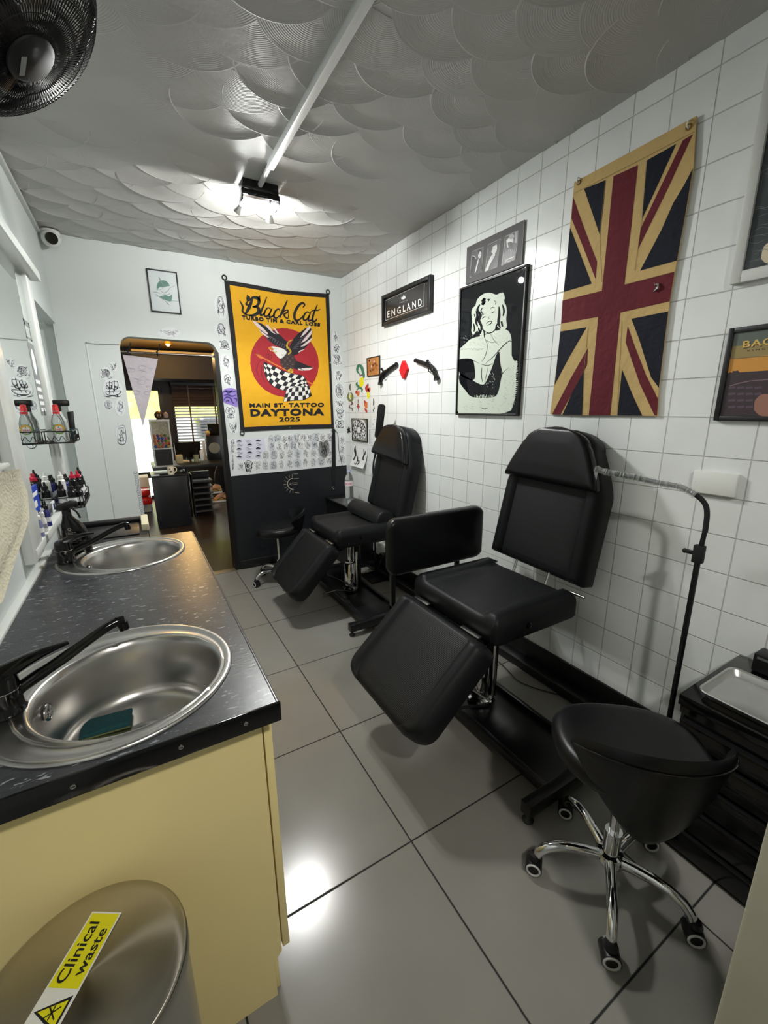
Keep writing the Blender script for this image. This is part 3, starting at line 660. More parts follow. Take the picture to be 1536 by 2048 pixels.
def person():
    t = thing('person', 'person in black clothes and tan shoes sitting at the work desk in the front shop', 'person', (1.45, 7.05, 0))
    ox, oy = 1.46, 7.05
    V = []; E = []; R = []
    def a(p, r, par=None):
        V.append((ox+p[0], oy+p[1], p[2])); R.append(r)
        if par is not None: E.append((par, len(V)-1))
        return len(V)-1
    # facing -x (towards the desk end), seated
    pel = a((0, 0, .52), .15); sp1 = a((0.02, 0, .68), .135, pel); ch = a((0.0, 0, .90), .15, sp1); nk = a((-0.03, 0, 1.08), .055, ch); hd0 = a((-0.05, 0, 1.15), .075, nk); hd = a((-0.06, 0, 1.24), .095, hd0); a((-0.05, 0, 1.31), .07, hd)
    for s_ in (-1, 1):
        sh = a((0, s_*.17, 1.0), .06, ch)
        if s_ > 0: el = a((-.04, .25, .76), .043, sh); wr = a((-.27, .18, .80), .028, el); pa = a((-.34, .16, .81), .032, wr); fd = (-1, 0)
        else: el = a((-.33, -.19, 1.00), .045, sh); wr = a((-.33, -.14, 1.22), .029, el); pa = a((-.30, -.12, 1.29), .032, wr); fd = (.25, .95)
        for k in range(4):
            dy = -.03+.02*k; f1 = a((V[pa][0]-ox+fd[0]*.045, V[pa][1]-oy+dy, V[pa][2]+fd[1]*.045), .0095, pa); f2 = a((V[pa][0]-ox+fd[0]*(.075+.006*(k in (1, 2)))+.01, V[pa][1]-oy+dy*1.15, V[pa][2]+fd[1]*.075-.008), .008, f1)
        a((V[pa][0]-ox+.01, V[pa][1]-oy-s_*.045, V[pa][2]), .010, pa)
        hp = a((-.02, s_*.09, .50), .10, pel)
        if s_ > 0: kn = a((-.40, .12, .50), .068, hp); an = a((-.34, .13, .12), .042, kn); a((-.46, .13, .06), .036, an)
        else: kn = a((-.36, -.04, .64), .068, hp); an = a((-.44, -.08, .30), .042, kn); a((-.56, -.10, .25), .034, an)
    skinned('body', V, E, R, M_skin, t)
    # clothing
    V.clear(); E.clear(); R.clear()
    pel = a((0, 0, .52), .165); sp1 = a((0.02, 0, .68), .15, pel); ch = a((0.0, 0, .90), .165, sp1); a((-0.02, 0, 1.04), .09, ch)
    for s_ in (-1, 1):
        sh = a((0, s_*.17, 1.0), .072, ch); a((-0.01, s_*.215, .87), .062, sh)
        hp = a((-.02, s_*.09, .50), .115, pel); kn = a((-.40, .12, .50) if s_ > 0 else (-.36, -.04, .64), .082, hp); a((-.34, .13, .13) if s_ > 0 else (-.44, -.08, .30), .058, kn)
    skinned('clothes', V, E, R, M_cloth, t)
    m = MB(); m.sphere((ox-0.045, oy, 1.27), 0.108, mat('dark_hair', rgb(38, 28, 22), .7, noise=(60, .3)), 18, 12, (1, .9, .95)); m.build('hair', t)
    m = MB()
    for s_ in (-1, 1): m.sphere((ox-0.147, oy+s_*0.03, 1.245), 0.008, M_ink_dark, 8, 6)
    m.sphere((ox-0.158, oy, 1.22), 0.014, M_skin, 8, 6, (1, .8, 1.5)); m.box((ox-0.148, oy-0.02, 1.185), (ox-0.143, oy+0.02, 1.19), mat('lips', rgb(150, 80, 70), .5)); m.build('face', t)
    for s_ in (-1, 1):
        hx = ox-.34 if s_ > 0 else ox-.46; y0 = oy+.13 if s_ > 0 else oy-.09; zo = 0 if s_ > 0 else .19
        m = MB(); sole = [(hx+.07, y0-.035), (hx-.10, y0-.045), (hx-.19, y0-.03), (hx-.205, y0), (hx-.19, y0+.03), (hx-.10, y0+.045), (hx+.07, y0+.035), (hx+.085, y0)]
        m.prism(sole, Matrix.Translation((0, 0, zo)), 0.03, mat('white_sole', rgb(230, 228, 215), .6), bev=0.006)
        m.prism([(hx+(x-hx)*.94, y0+(y-y0)*.92) for x, y in sole], Matrix.Translation((0, 0, zo+0.03)), 0.045, mat('tan_suede', rgb(206, 160, 96), .8, noise=(30, .1)), bev=0.018)
        m.sphere((hx+.02, y0, zo+.085), .045, mat('tan_suede', (0, 0, 0)), 14, 8, (1.2, .85, 1)); o = m.build('shoe', t)
        mm = MB(); mm.tube([(hx+.03, y0-.047, zo+.04), (hx-.03, y0-.047, zo+.075), (hx-.10, y0-.043, zo+.045)], .006, M_black, n=6); mm.build('shoe_stripe', o)
person()
def office_chair(x, y):
    t = thing('office_chair', 'black office chair on a star base at the work desk in the front shop', 'chair', (x, y, 0))
    m = MB(); m.box((x-.24, y-.24, .30), (x+.24, y+.24, .37), M_black, bev=.03); m.build('seat', t)
    m = MB(); m.box((x+.20, y-.22, .50), (x+.27, y+.22, 1.10), M_black, bev=.03); m.build('backrest', t)
    m = MB(); m.cyl((x, y, .08), (x, y, .30), .025, .025, M_black); m.build('column', t)
    for k in range(5):
        a = 2*PI*k/5+.3; m = MB(); m.tube([(x, y, .10), (x+.15*math.cos(a), y+.15*math.sin(a), .10), (x+.28*math.cos(a), y+.28*math.sin(a), .07)], .018, M_chrome if k == 2 else M_black); lg = m.build('leg', t)
        m = MB(); m.cyl((x+.28*math.cos(a)-.02, y+.28*math.sin(a), .03), (x+.28*math.cos(a)+.02, y+.28*math.sin(a), .03), .03, .03, M_black); m.build('caster', lg)
office_chair(1.47, 7.05)
# ================================================================== WORKTOP, SINKS, CABINET, BIN
M_lam = bpy.data.materials.new('speckled_black_laminate'); M_lam.use_nodes = True; nt = M_lam.node_tree; b = nt.nodes['Principled BSDF']
gn = N(nt, 'ShaderNodeNewGeometry'); mp = N(nt, 'ShaderNodeMapping'); mp.inputs['Scale'].default_value = (1.0, 2.4, 1.0); mp.inputs['Rotation'].default_value = (0, 0, 0.35); nt.links.new(gn.outputs['Position'], mp.inputs[0])
def nz(sc, det=2): 
    n = N(nt, 'ShaderNodeTexNoise'); n.inputs['Scale'].default_value = sc; n.inputs['Detail'].default_value = det; nt.links.new(mp.outputs[0], n.inputs['Vector']); return n.outputs[0]
base = N(nt, 'ShaderNodeMix', data_type='RGBA'); nt.links.new(nz(16, 6), base.inputs[0]); base.inputs[6].default_value = (*rgb(18, 19, 22), 1); base.inputs[7].default_value = (*rgb(66, 68, 73), 1)
def mask(src, lo, hi):
    r = N(nt, 'ShaderNodeMapRange'); nt.links.new(src, r.inputs[0]); r.inputs[1].default_value = lo; r.inputs[2].default_value = hi; return r.outputs[0]
f1 = mask(nz(46, 1.5), 0.665, 0.70); f2 = mask(nz(110, 1), 0.70, 0.75)
m1 = N(nt, 'ShaderNodeMix', data_type='RGBA'); nt.links.new(f1, m1.inputs[0]); nt.links.new(base.outputs[2], m1.inputs[6]); m1.inputs[7].default_value = (*rgb(132, 134, 140), 1)
m2 = N(nt, 'ShaderNodeMix', data_type='RGBA'); nt.links.new(f2, m2.inputs[0]); nt.links.new(m1.outputs[2], m2.inputs[6]); m2.inputs[7].default_value = (*rgb(120, 122, 128), 1)
nt.links.new(m2.outputs[2], b.inputs['Base Color']); b.inputs['Roughness'].default_value = 0.30
bp = N(nt, 'ShaderNodeBump'); bp.inputs['Distance'].default_value = 0.001; bp.inputs['Strength'].default_value = .5; nt.links.new(nz(60, 2), bp.inputs['Height']); nt.links.new(bp.outputs[0], b.inputs['Normal'])

CT = 0.90; CX0, CX1, CY0, CY1 = -0.366, 0.181, 0.742, 2.172
SINKS = [((-0.100, 0.995), 0.236, (-0.072, 0.981), 0.178), ((-0.100, 1.950), 0.227, (-0.068, 1.932), 0.173)]
def worktop():
    t = thing('worktop', 'speckled black laminate worktop holding two round steel sinks', 'worktop', (-0.1, 1.45, CT-0.038))
    bm = bmesh.new(); E = []
    def loop(pts):
        vs = [bm.verts.new((x, y, CT)) for x, y in pts]
        return [bm.edges.new((vs[i], vs[(i+1) % len(vs)])) for i in range(len(vs))]
    E += loop([(CX0, CY0+0.003), (CX1-0.004, CY0+0.003), (CX1-0.004, CY1), (CX0, CY1)])
    for c, r, c1, r1 in SINKS: E += loop(circ(c, r-0.006, 64))
    bmesh.ops.triangle_fill(bm, edges=E, use_beauty=True, use_dissolve=False)
    for f in bm.faces:
        if f.normal.z < 0: f.normal_flip()
    r = bmesh.ops.extrude_face_region(bm, geom=bm.faces[:])
    for e in r['geom']:
        if isinstance(e, bmesh.types.BMVert): e.co.z -= 0.038
    m = MB(); m.bm(bm, M_lam); m.box((CX1-0.004, CY0+0.003, CT-0.038), (CX1+0.003, CY1, CT-0.0005), M_lam, bev=0.0025); m.build('laminate_top', t, smooth=False)
    m = MB(); m.box((CX0, CY0-0.002, CT-0.042), (CX1+0.004, CY0+0.0035, CT+0.001), M_black_gloss, bev=0.001)
    st = m.build('end_strip', t)
    for x in (-0.30, -0.16, 0.0, 0.115):
        m = MB(); m.cyl((x, CY0-0.0035, CT-0.02), (x, CY0-0.001, CT-0.02), 0.0042, 0.0042, M_steel, n=14); m.box((x-0.003, CY0-0.0042, CT-0.0207), (x+0.003, CY0-0.0034, CT-0.0193), M_black); m.build('screw', st)
worktop()
def lerp(a, b, t): return a+(b-a)*t
def sink(k, label):
    c, R, c1, r1 = SINKS[k]; t = thing('sink', label, 'sink', (c[0], c[1], CT)); n = 72
    def ring(cx, cy, r, z): return [(cx+r*math.cos(2*PI*j/n), cy+r*math.sin(2*PI*j/n), z) for j in range(n)]
    rings = [ring(*c, R, CT+0.0006), ring(*c, R-0.001, CT+0.0045), ring(*c, R-0.005, CT+0.006), ring(*c, R-0.012, CT+0.0055), ring(*c, R-0.017, CT+0.003)]
    cm = (lerp(c[0], c1[0], .8), lerp(c[1], c1[1], .8))
    rings += [ring(*cm, r1+0.016, CT+0.002), ring(*cm, r1+0.010, CT+0.0045), ring(*c1, r1+0.005, CT+0.005), ring(*c1, r1, CT+0.001), ring(*c1, r1-0.006, CT-0.012), ring(*c1, r1-0.012, CT-0.07), ring(*c1, r1-0.018, CT-0.115)]
    for i in range(1, 7):
        a = PI/2*i/6; rings.append(ring(*c1, r1-0.018-0.035*(1-math.cos(a)), CT-0.115-0.035*math.sin(a)))
    rings += [ring(*c1, 0.06, CT-0.154), ring(*c1, 0.036, CT-0.156), ring(*c1, 0.034, CT-0.160)]
    m = MB(); m.loft(rings, M_steel); m.build('basin', t, angle=60)
    m = MB(); pts = []
    for i in range(15):
        a = math.radians(125+i*10); pts.append((c[0]+0.012+(R-0.045)*math.cos(a), c[1]+(R-0.035)*math.sin(a), CT+0.004))
    m.tube(pts, [0.001]+[0.0028]*6+[0.001], M_steel, n=6, smooth=False); m.build('tap_ledge', t)
    m = MB(); m.lathe([(0.036, 0.002), (0.040, 0.003), (0.034, 0.0), (0.0, -0.003)], (c1[0], c1[1], CT-0.157), M_chrome); m.build('drain', t)
    a = math.radians(168); p = Vector((c1[0]+(r1-0.013)*math.cos(a), c1[1]+(r1-0.013)*math.sin(a), CT-0.042)); ax = Vector((-math.cos(a), -math.sin(a), 0.05))
    m = MB(); m.lathe([(0.0175, 0.0), (0.018, 0.003), (0.014, 0.0045), (0.012, 0.001), (0.0, 0.0005)], p, M_chrome, axis=ax)
    for q in range(3):
        d = ax.orthogonal().normalized(); d.rotate(Matrix.Rotation(PI*q/3, 3, ax)); m.cyl(p+d*0.013+ax*0.003, p-d*0.013+ax*0.003, 0.0016, 0.0016, M_chrome, n=6)
    m.build('overflow_grille', t); return t
sink(0, 'round stainless steel sink nearest the camera, with a green scourer in it')
sink(1, 'round stainless steel sink at the far end of the worktop, empty')
def tap(x, y, label, spout_tip, lever_dir, sprayed):
    t = thing('tap', label, 'tap', (x, y, CT)); z = CT+0.003
    m = MB(); m.lathe([(0, 0), (0.033, 0), (0.034, 0.004), (0.030, 0.010), (0.029, 0.045), (0.0295, 0.047), (0.0295, 0.052), (0.029, 0.054), (0.029, 0.072), (0.027, 0.082), (0.018, 0.088), (0, 0.089)], (x, y, z), M_black_gloss); m.build('body', t)
    m = MB(); m.ring((x, y, z+0.0495), (0, 0, 1), 0.0292, 0.0009, M_chrome); m.build('chrome_band', t)
    st = Vector(spout_tip); b0 = Vector((x, y, z+0.028)); d = (st-b0).normalized()
    pts = [b0+d*0.015, b0+d*0.05+Vector((0, 0, 0.002)), lerp(b0, st, .45)+Vector((0, 0, .003)), lerp(b0, st, .78)+Vector((0, 0, .008)), lerp(b0, st, .93)+Vector((0, 0, .006)), st]
    m = MB(); m.tube(pts, [0.014, 0.0125, 0.0115, 0.011, 0.0105, 0.0105], M_black_gloss, n=14); sp = m.build('spout', t)
    m = MB(); m.cyl(st+Vector((-.004, 0, -0.004)), st+Vector((-.001, 0, -0.022)), 0.0115, 0.0105, M_black_gloss); m.lathe([(0.0095, 0), (0.0095, -0.002), (0.0, -0.0015)], st+Vector((-.001, 0, -0.022)), M_chrome); m.build('aerator', sp)
    L = Vector(lever_dir); top = Vector((x, y, z+0.078))
    m = MB(); rings = []
    for i in range(9):
        f = i/8; c = top+L*f+Vector((0, 0, 0.006*math.sin(PI*f))); wd = lerp(0.026, 0.008, f); th = lerp(0.017, 0.0035, f); s_ = Vector((-L.y, L.x, 0)).normalized()
        rings.append([c+s_*wd*math.cos(2*PI*j/12)+Vector((0, 0, th*math.sin(2*PI*j/12))) for j in range(12)])
    m.loft(rings, M_black_gloss, True, True); m.build('lever', t)
    return t
tap(-0.286, 0.985, 'black mixer tap with long spout over the near sink', (-0.076, 1.050, 1.012), (0.105, 0.055, 0.012), 0)
tap(-0.292, 1.955, 'black mixer tap with long spout over the far sink', (-0.075, 2.05, 1.00), (0.10, 0.02, 0.018), 0)
# scourer in the near sink
sc_ = thing('scourer', 'folded dark green scouring pad lying in the near sink', 'scourer', (-0.14, 1.07, 0.75))
m = MB(); Mx = Matrix.Translation((-0.143, 1.060, CT-0.150)) @ Matrix.Rotation(math.radians(-4), 4, 'Z')
M_green = mat('green_scourer', rgb(16, 62, 66), 0.95, noise=(120, 0.4), bump=(200, 0.9, 0.002))
m.rbox((-0.050, -0.030, 0.004), (0.050, 0.030, 0.013), M_green, 0.003, Mx)
m.build('pad', sc_)
m = MB(); m.rbox((-0.048, -0.028, -0.001), (0.048, 0.028, 0.006), mat('olive_sponge', rgb(92, 100, 60), 0.9, noise=(90, 0.3)), 0.002, Mx); m.build('sponge_layer', sc_)

# cabinet below
cb = thing('sink_cabinet', 'cream laminate base cabinet under the sinks with a plain end panel', 'cabinet', (-0.1, 1.45, 0))
M_darkgap = mat('shadow_gap_edge', rgb(58, 48, 34), 0.7)
m = MB()
P_ = [(-0.366, 0), (0.135, 0), (0.135, 0.118), (0.1555, 0.142), (0.1555, CT-0.039), (-0.366, CT-0.039)]
m.prism(P_, Matrix.Translation((0, 0.80, 0)) @ XZ, 0.018, M_cream); m.build('end_panel', cb, smooth=False)
m = MB(); m.box((-0.366, 0.818, 0.14), (0.155, 2.15, CT-0.180), M_cream); m.box((0.125, 0.818, 0.0), (0.133, 2.15, 0.14), M_cream); m.build('carcass', cb, smooth=False)
m = MB(); m.box((0.137, 0.812, 0.003), (0.146, 2.15, 0.113), M_cream, bev=0.001); m.build('plinth', cb)
for i in range(2):
    m = MB(); y0 = 0.806+i*0.672; m.box((0.160, y0, 0.140), (0.178, y0+0.668, CT-0.044), M_cream, bev=0.002); dd = m.build('door', cb)
    m = MB(); m.tube([(0.178, y0+(0.60 if i == 0 else 0.06), 0.70), (0.20, y0+(0.60 if i == 0 else 0.06), 0.70), (0.20, y0+(0.60 if i == 0 else 0.06), 0.80), (0.178, y0+(0.60 if i == 0 else 0.06), 0.80)], 0.005, M_steel, smooth=False); m.build('handle', dd)

# pedal bin in the foreground
M_lid = mat('radially_brushed_lid', (0.46, 0.43, 0.37), 0.30, 1.0, noise=(7, 0.14), bump=(7, 0.10, 0.003)); nt = M_lid.node_tree; b = nt.nodes['Principled BSDF']
b.inputs['Anisotropic'].default_value = 0.9; tg = nt.nodes.new('ShaderNodeTangent'); tg.direction_type = 'RADIAL'; tg.axis = 'Z'; nt.links.new(tg.outputs[0], b.inputs['Tangent'])
def bin_():
    c = (-0.172, 0.636); R = 0.143; t = thing('waste_bin', 'round steel pedal bin with a yellow clinical waste sticker on its lid', 'bin', (c[0], c[1], 0))
    m = MB(); m.lathe([(0.0, 0.02), (R-0.004, 0.02), (R-0.004, 0.585), (R-0.010, 0.592)], (*c, 0), M_steel_rough, n=72); m.build('body', t)
    m = MB(); m.lathe([(R, 0.0), (R+0.002, 0.0), (R+0.002, 0.03), (R-0.004, 0.032)], (*c, 0), M_black, n=60); m.build('base_ring', t)
    m = MB(); m.lathe([(R-0.003, 0.588), (R, 0.590), (R, 0.604), (R-0.002, 0.609)], (*c, 0), M_steel_rough, n=72); m.build('lid_rim', t)
    m = MB(); m.lathe([(R-0.001, 0.608), (R-0.0005, 0.613), (R-0.005, 0.6165), (R-0.02, 0.6185), (0.08, 0.6205), (0.03, 0.6215), (0.0, 0.6215)], (*c, 0), M_lid, n=72); ld = m.build('lid', t, angle=60)
    m = MB(); m.box((c[0]-0.02, c[1]-R-0.04, 0.005), (c[0]+0.02, c[1]-R+0.01, 0.018), M_black, bev=0.004); m.build('pedal', t)
    # sticker, laid along the measured direction on the lid
    zl = 0.6222; e0 = on(214, 1824, 2, zl); e1 = on(95, 2030, 2, zl)
    u = Vector((e1-e0)).normalized(); wv = Vector((0, 0, 1)).cross(u)        # u: along the strip towards the viewer
    f = Flat(e0, wv, u); f.n = Vector((0, 0, 1))
    YEL = mat('sticker_yellow', rgb(226, 218, 30), 0.35, noise=(20, .04)); WHT = mat('sticker_white', rgb(228, 228, 220), 0.35)
    hw = 0.0262; f.poly([(-hw, 0), (hw, 0), (hw, 0.205), (-hw, 0.205)], WHT, 0)
    f.poly([(-hw+0.0025, 0.0025), (hw-0.0025, 0.0025), (hw-0.0025, 0.100), (-hw+0.0025, 0.100)], YEL, 1)
    TXT = M_ink_dark
    f.text('Clinical', ((-hw+0.0075, 0.095), (-hw+0.0075, 0.015), (-hw+0.0245, 0.015), (-hw+0.0245, 0.095)), TXT, 2, bold=.015)
    f.text('waste', ((0.0060, 0.086), (0.0060, 0.024), (0.0185, 0.024), (0.0185, 0.086)), TXT, 2, bold=.015)
    f.poly([(hw-0.004, 0.107), (hw-0.004, 0.147), (-hw+0.004, 0.127)], TXT, 1)
    f.poly([(hw-0.007, 0.1125), (hw-0.007, 0.1415), (-hw+0.010, 0.127)], YEL, 2)
    f.stroke([(-0.004, 0.120), (0.014, 0.134)], 0.0018, TXT, 3, taper=False); f.stroke([(-0.004, 0.134), (0.014, 0.120)], 0.0018, TXT, 3, taper=False); f.stroke([(0.005, 0.119), (0.005, 0.135)], 0.0018, TXT, 3, taper=False)
    f.build('warning_sticker', ld, smooth=False)
bin_()

# ------------------------------------------------------------------ things at the far end of the worktop
tr = thing('lidded_tray', 'black lidded plastic unit with a strip of masking tape behind the far sink', 'box', (-0.18, 2.4, 0))
m = MB(); m.box((-0.37, 2.215, 0.0), (-0.012, 2.55, 0.86), M_black, bev=0.02); m.build('body', tr)
m = MB(); m.box((-0.372, 2.20, 0.86), (0.0, 2.56, 0.895), M_black, bev=0.012); m.box((-0.36, 2.26, 0.895), (-0.04, 2.50, 0.902), M_black, bev=0.003); m.box((-0.37, 2.525, 0.893), (-0.004, 2.56, 0.922), M_black, bev=0.008); ld = m.build('lid', tr)
m = MB(); m.box((-0.030, 2.33, 0.890), (0.003, 2.563, 0.926), mat('masking_tape', rgb(206, 198, 168), .7, noise=(20, .06)), bev=0.006); m.build('masking_tape', ld)
sb = thing('spray_bottle', 'black spray bottle with small print standing behind the far tap', 'bottle', (-0.262, 2.08, CT))
m = MB()
rings = []
for (z, wx, wy, dx) in ((0.0, .044, .026, 0), (0.004, .048, .030, 0), (0.05, .049, .031, 0), (0.09, .045, .029, -.003), (0.125, .034, .023, -.010), (0.150, .020, .017, -.016), (0.162, .016, .015, -.018)):
    rings.append([(-0.262+dx+wx*math.copysign(abs(math.cos(t_))**.8, math.cos(t_)), 2.08+wy*math.copysign(abs(math.sin(t_))**.8, math.sin(t_)), CT+z) for t_ in [2*PI*j/28 for j in range(28)]])
m.loft(rings, M_black_gloss, True, True); bo = m.build('bottle', sb)
f = Flat((-0.295, 2.08-0.0315, CT+0.0), (1, 0, 0), (0, 0, 1)); f.n = Vector((0, -1, 0)); rnd = random.Random(2); gr = mat('pale_print', rgb(128, 120, 114), .6)
for i in range(13):
    z = 0.022+i*0.0058; L_ = 0.058*rnd.uniform(.6, 1)*(1 if z < .08 else .75); x = 0.004
    if i in (4, 8): continue
    while x < L_:
        ww = rnd.uniform(.003, .009); f.poly([(x, z), (min(x+ww, L_), z), (min(x+ww, L_), z+.0022), (x, z+.0022)], gr, 1); x += ww+.0015
f.poly(circ((0.018, 0.108), .0065, 14), gr, 1); f.poly(circ((0.018, 0.109), .003, 10), M_ink_dark, 2); f.poly([(0.012, .098), (.018, .104), (.014, .094)], gr, 1); f.poly([(0.018, .104), (.024, .098), (.021, .094)], gr, 1)
f.build('printed_label', bo, smooth=False)
m = MB(); m.cyl((-0.280, 2.08, CT+0.162), (-0.280, 2.08, CT+0.185), .0155, .0155, M_black); m.prism([(-.034, 0), (-.026, .016), (.02, .030), (.042, .026), (.044, .012), (.02, .004), (.012, -.006), (-.018, -.006)], Matrix.Translation((-0.282, 2.07, CT+0.19)) @ XZ, .02, M_black, bev=.004)
m.tube([(-.262, 2.08, CT+.19), (-.246, 2.08, CT+.17), (-.238, 2.08, CT+.145)], .004, M_black); m.build('trigger_head', sb)

# paper roll on its holder near the left edge
pr = thing('paper_roll_holder', 'cream embossed paper towel sheet hanging from a white holder at the left edge', 'paper towel', (-0.37, 1.15, 1.45))
M_towel = bpy.data.materials.new('embossed_towel_paper'); M_towel.use_nodes = True; nt = M_towel.node_tree; b = nt.nodes['Principled BSDF']; b.inputs['Base Color'].default_value = (*rgb(222, 216, 192), 1); b.inputs['Roughness'].default_value = .9
gn = N(nt, 'ShaderNodeNewGeometry'); vo = N(nt, 'ShaderNodeTexVoronoi'); vo.inputs['Scale'].default_value = 130; nt.links.new(gn.outputs['Position'], vo.inputs['Vector']); bp = N(nt, 'ShaderNodeBump'); bp.inputs['Distance'].default_value = .002; bp.inputs['Strength'].default_value = .8
nt.links.new(vo.outputs['Distance'], bp.inputs['Height']); nt.links.new(bp.outputs[0], b.inputs['Normal'])
m = MB(); rings = []
prof = [(-0.250, 1.345), (-0.256, 1.32), (-0.258, 1.27), (-0.250, 1.22), (-0.262, 1.17), (-0.268, 1.12)]
for i, (x, z) in enumerate(prof):
    y1 = [1.31, 1.37, 1.415, 1.315, 1.17, 1.02][i]; rings.append([(x+0.006*math.sin(j*1.3+i), 0.75+(y1-0.75)*j/12, z+0.004*math.sin(j*.9)) for j in range(13)])
r2 = [[(x-0.0012, y, z) for x, y, z in r] for r in rings]
m.loft(rings, M_towel, closed=False); m.loft(r2, M_towel, closed=False); m.build('paper_sheet', pr)
m = MB(); m.cyl((-0.315, 0.85, 1.29), (-0.315, 1.30, 1.29), .055, .055, M_towel, n=30); m.build('roll', pr)
m = MB(); m.box((XL-0.001, 0.80, 1.345), (-0.262, 1.30, 1.357), M_white_plastic, bev=.004); m.box((XL-0.001, 0.80, 1.24), (-0.37, 1.30, 1.35), M_white_plastic, bev=.003); m.build('holder', pr)

# ------------------------------------------------------------------ wire racks on the mirror
MX = -0.374
def rack(y0, y1, z0, z1, x1, label):
    t = thing('wire_rack', label, 'rack', (MX, (y0+y1)/2, z0)); M_ = M_black_metal
    m = MB(); r = .0028
    for z in (z0, z1): m.tube([(MX, y0, z), (x1-.012, y0, z), (x1, y0+.012, z), (x1, y1-.012, z), (x1-.012, y1, z), (MX, y1, z), (MX, y0, z)], r if z == z1 else r*.8, M_, n=6, smooth=False)
    for (x, y) in ((x1, y0+.012), (x1, y1-.012), (MX+.004, y0), (MX+.004, y1), (x1-.012, y0), (x1-.012, y1)): m.cyl((x, y, z0), (x, y, z1), r*.8, r*.8, M_, n=6)
    m.build('frame', t)
    m = MB()
    for i in range(int((y1-y0)/.018)): m.cyl((MX, y0+.009+i*.018, z0), (x1, y0+.009+i*.018, z0), .0013, .0013, M_, n=5)
    m.build('floor_wires', t)
    m = MB(); k = 0
    for yy, n_, d in ((y0, int((x1-MX)/.016), 'x'),):
        pts = [(MX+.012+i*.014, yy, z0+(.012 if i % 2 else .034)) for i in range(max(4, int((x1-MX)/.016)))]
        m.tube(pts, .0016, M_, n=6)
    pts = [(x1, y0+.02+i*.02, z0+(.012 if i % 2 else .034)) for i in range(int((y1-y0)/.022))]; m.tube(pts, .0016, M_, n=6); m.build('scroll_wire', t)
    return t
rack(2.56, 2.83, 1.320, 1.376, -0.262, 'upper black wire rack on the mirror holding soap bottles')
rack(2.50, 2.84, 1.008, 1.063, -0.262, 'lower black wire rack on the mirror crammed with ink bottles')
def soap(x, y, z):
    t = thing('soap_bottle', 'clear washing-up liquid bottle with red cap in the upper wire rack', 'bottle', (x, y, z))
    m = MB(); rings = []
    for (h, wx, wy) in ((0, .026, .018), (.004, .030, .021), (.06, .031, .022), (.09, .029, .021), (.115, .022, .017), (.135, .013, .012), (.150, .0115, .0115)):
        rings.append([(x+wx*math.cos(a), y+wy*math.sin(a), z+h) for a in [2*PI*j/24 for j in range(24)]])
    m.loft(rings, M_clear, True, True); bo = m.build('bottle', t)
    m = MB(); m.lathe([(0, .0), (.0135, .0), (.0125, .012), (.0115, .016), (.0115, .028), (0, .030)], (x, y, z+.148), mat('red_cap', rgb(205, 40, 44), .3)); m.build('cap', t)
    m = MB(); m.lathe([(.0142, .0), (.0139, .010)], (x, y, z+.134), mat('red_cap', (0, 0, 0))); m.build('cap_band', t)
    f = Flat((x-.026, y-.0235, z+.035), (1, 0, 0), (0, 0, 1)); f.n = Vector((0, -1, 0))
    f.poly(circ((.028, .028), .024, 24), mat('label_green', rgb(120, 160, 80), .4), 0); f.poly(circ((.030, .030), .020, 24), mat('label_orange', rgb(230, 170, 70), .4), 1); f.poly(circ((.028, .026), .016, 24), M_paper, 2)
    f.text('FAIRY', ((.013, .030), (.043, .030), (.043, .020), (.013, .020)), mat('label_red', rgb(190, 40, 60), .4), 3, bold=.02); f.poly([(.024, .034), (.032, .034), (.028, .044)], mat('label_green', (0, 0, 0)), 3)
    f.build('label', bo, smooth=False)
soap(-0.315, 2.60, 1.324)
t = thing('pump_bottle', 'clear bottle with a black pump top behind the red capped bottle', 'bottle', (-.315, 2.70, 1.324))
m = MB(); m.lathe([(0, 0), (.028, 0), (.029, .01), (.028, .10), (.014, .13), (.012, .145)], (-.315, 2.71, 1.324), M_clear); m.build('bottle', t)
m = MB(); m.cyl((-.315, 2.71, 1.468), (-.315, 2.71, 1.512), .011, .011, M_black); m.box((-.335, 2.695, 1.495), (-.268, 2.725, 1.525), M_black, bev=.006); m.build('pump_head', t)
t = thing('nail_brush', 'black handled brush leaning at the right end of the upper wire rack', 'brush', (-.27, 2.79, 1.324))
m = MB(); m.prism([(-.012, 0), (.012, 0), (.013, .06), (.018, .145), (-.010, .142), (-.012, .06)], Matrix.Translation((-.283, 2.79, 1.324)) @ XZ, .02, M_black, bev=.003); m.build('handle', t)
m = MB(); m.box((-.298, 2.775, 1.324), (-.268, 2.79, 1.38), mat('dark_teal_plastic', rgb(20, 46, 50), .4), bev=.004); m.build('bristle_block', t)
def inkb(x, y, z, h, capc, capn, bodyc, bodyn, lab, r=.017, tip=True):
    t = thing('ink_bottle', lab, 'bottle', (x, y, z))
    m = MB(); m.lathe([(0, 0), (r, 0), (r, h), (r*.55, h+.010), (r*.5, h+.014)], (x, y, z), mat(bodyn, bodyc, .3), n=18); bo = m.build('bottle', t)
    m = MB(); m.lathe([(0, 0), (r*.75, 0), (r*.72, .014), (r*.35, .018), (r*.25, .034), (0, .036)] if tip else [(0, 0), (r*.75, 0), (r*.7, .02), (0, .022)], (x, y, z+h+.012), mat(capn, capc, .35), n=16); m.build('cap', t)
    m = MB(); m.lathe([(r+.0004, 0), (r+.0004, h*.34)], (x, y, z+h*.3), M_paper if bodyn != 'white_bottle' else mat('grey_label', rgb(150, 150, 160), .5), n=18); m.build('label', bo)
zb = 1.011
BK, WH, RD, BL_ = rgb(18, 18, 20), rgb(228, 228, 224), rgb(190, 30, 60), rgb(40, 44, 110)
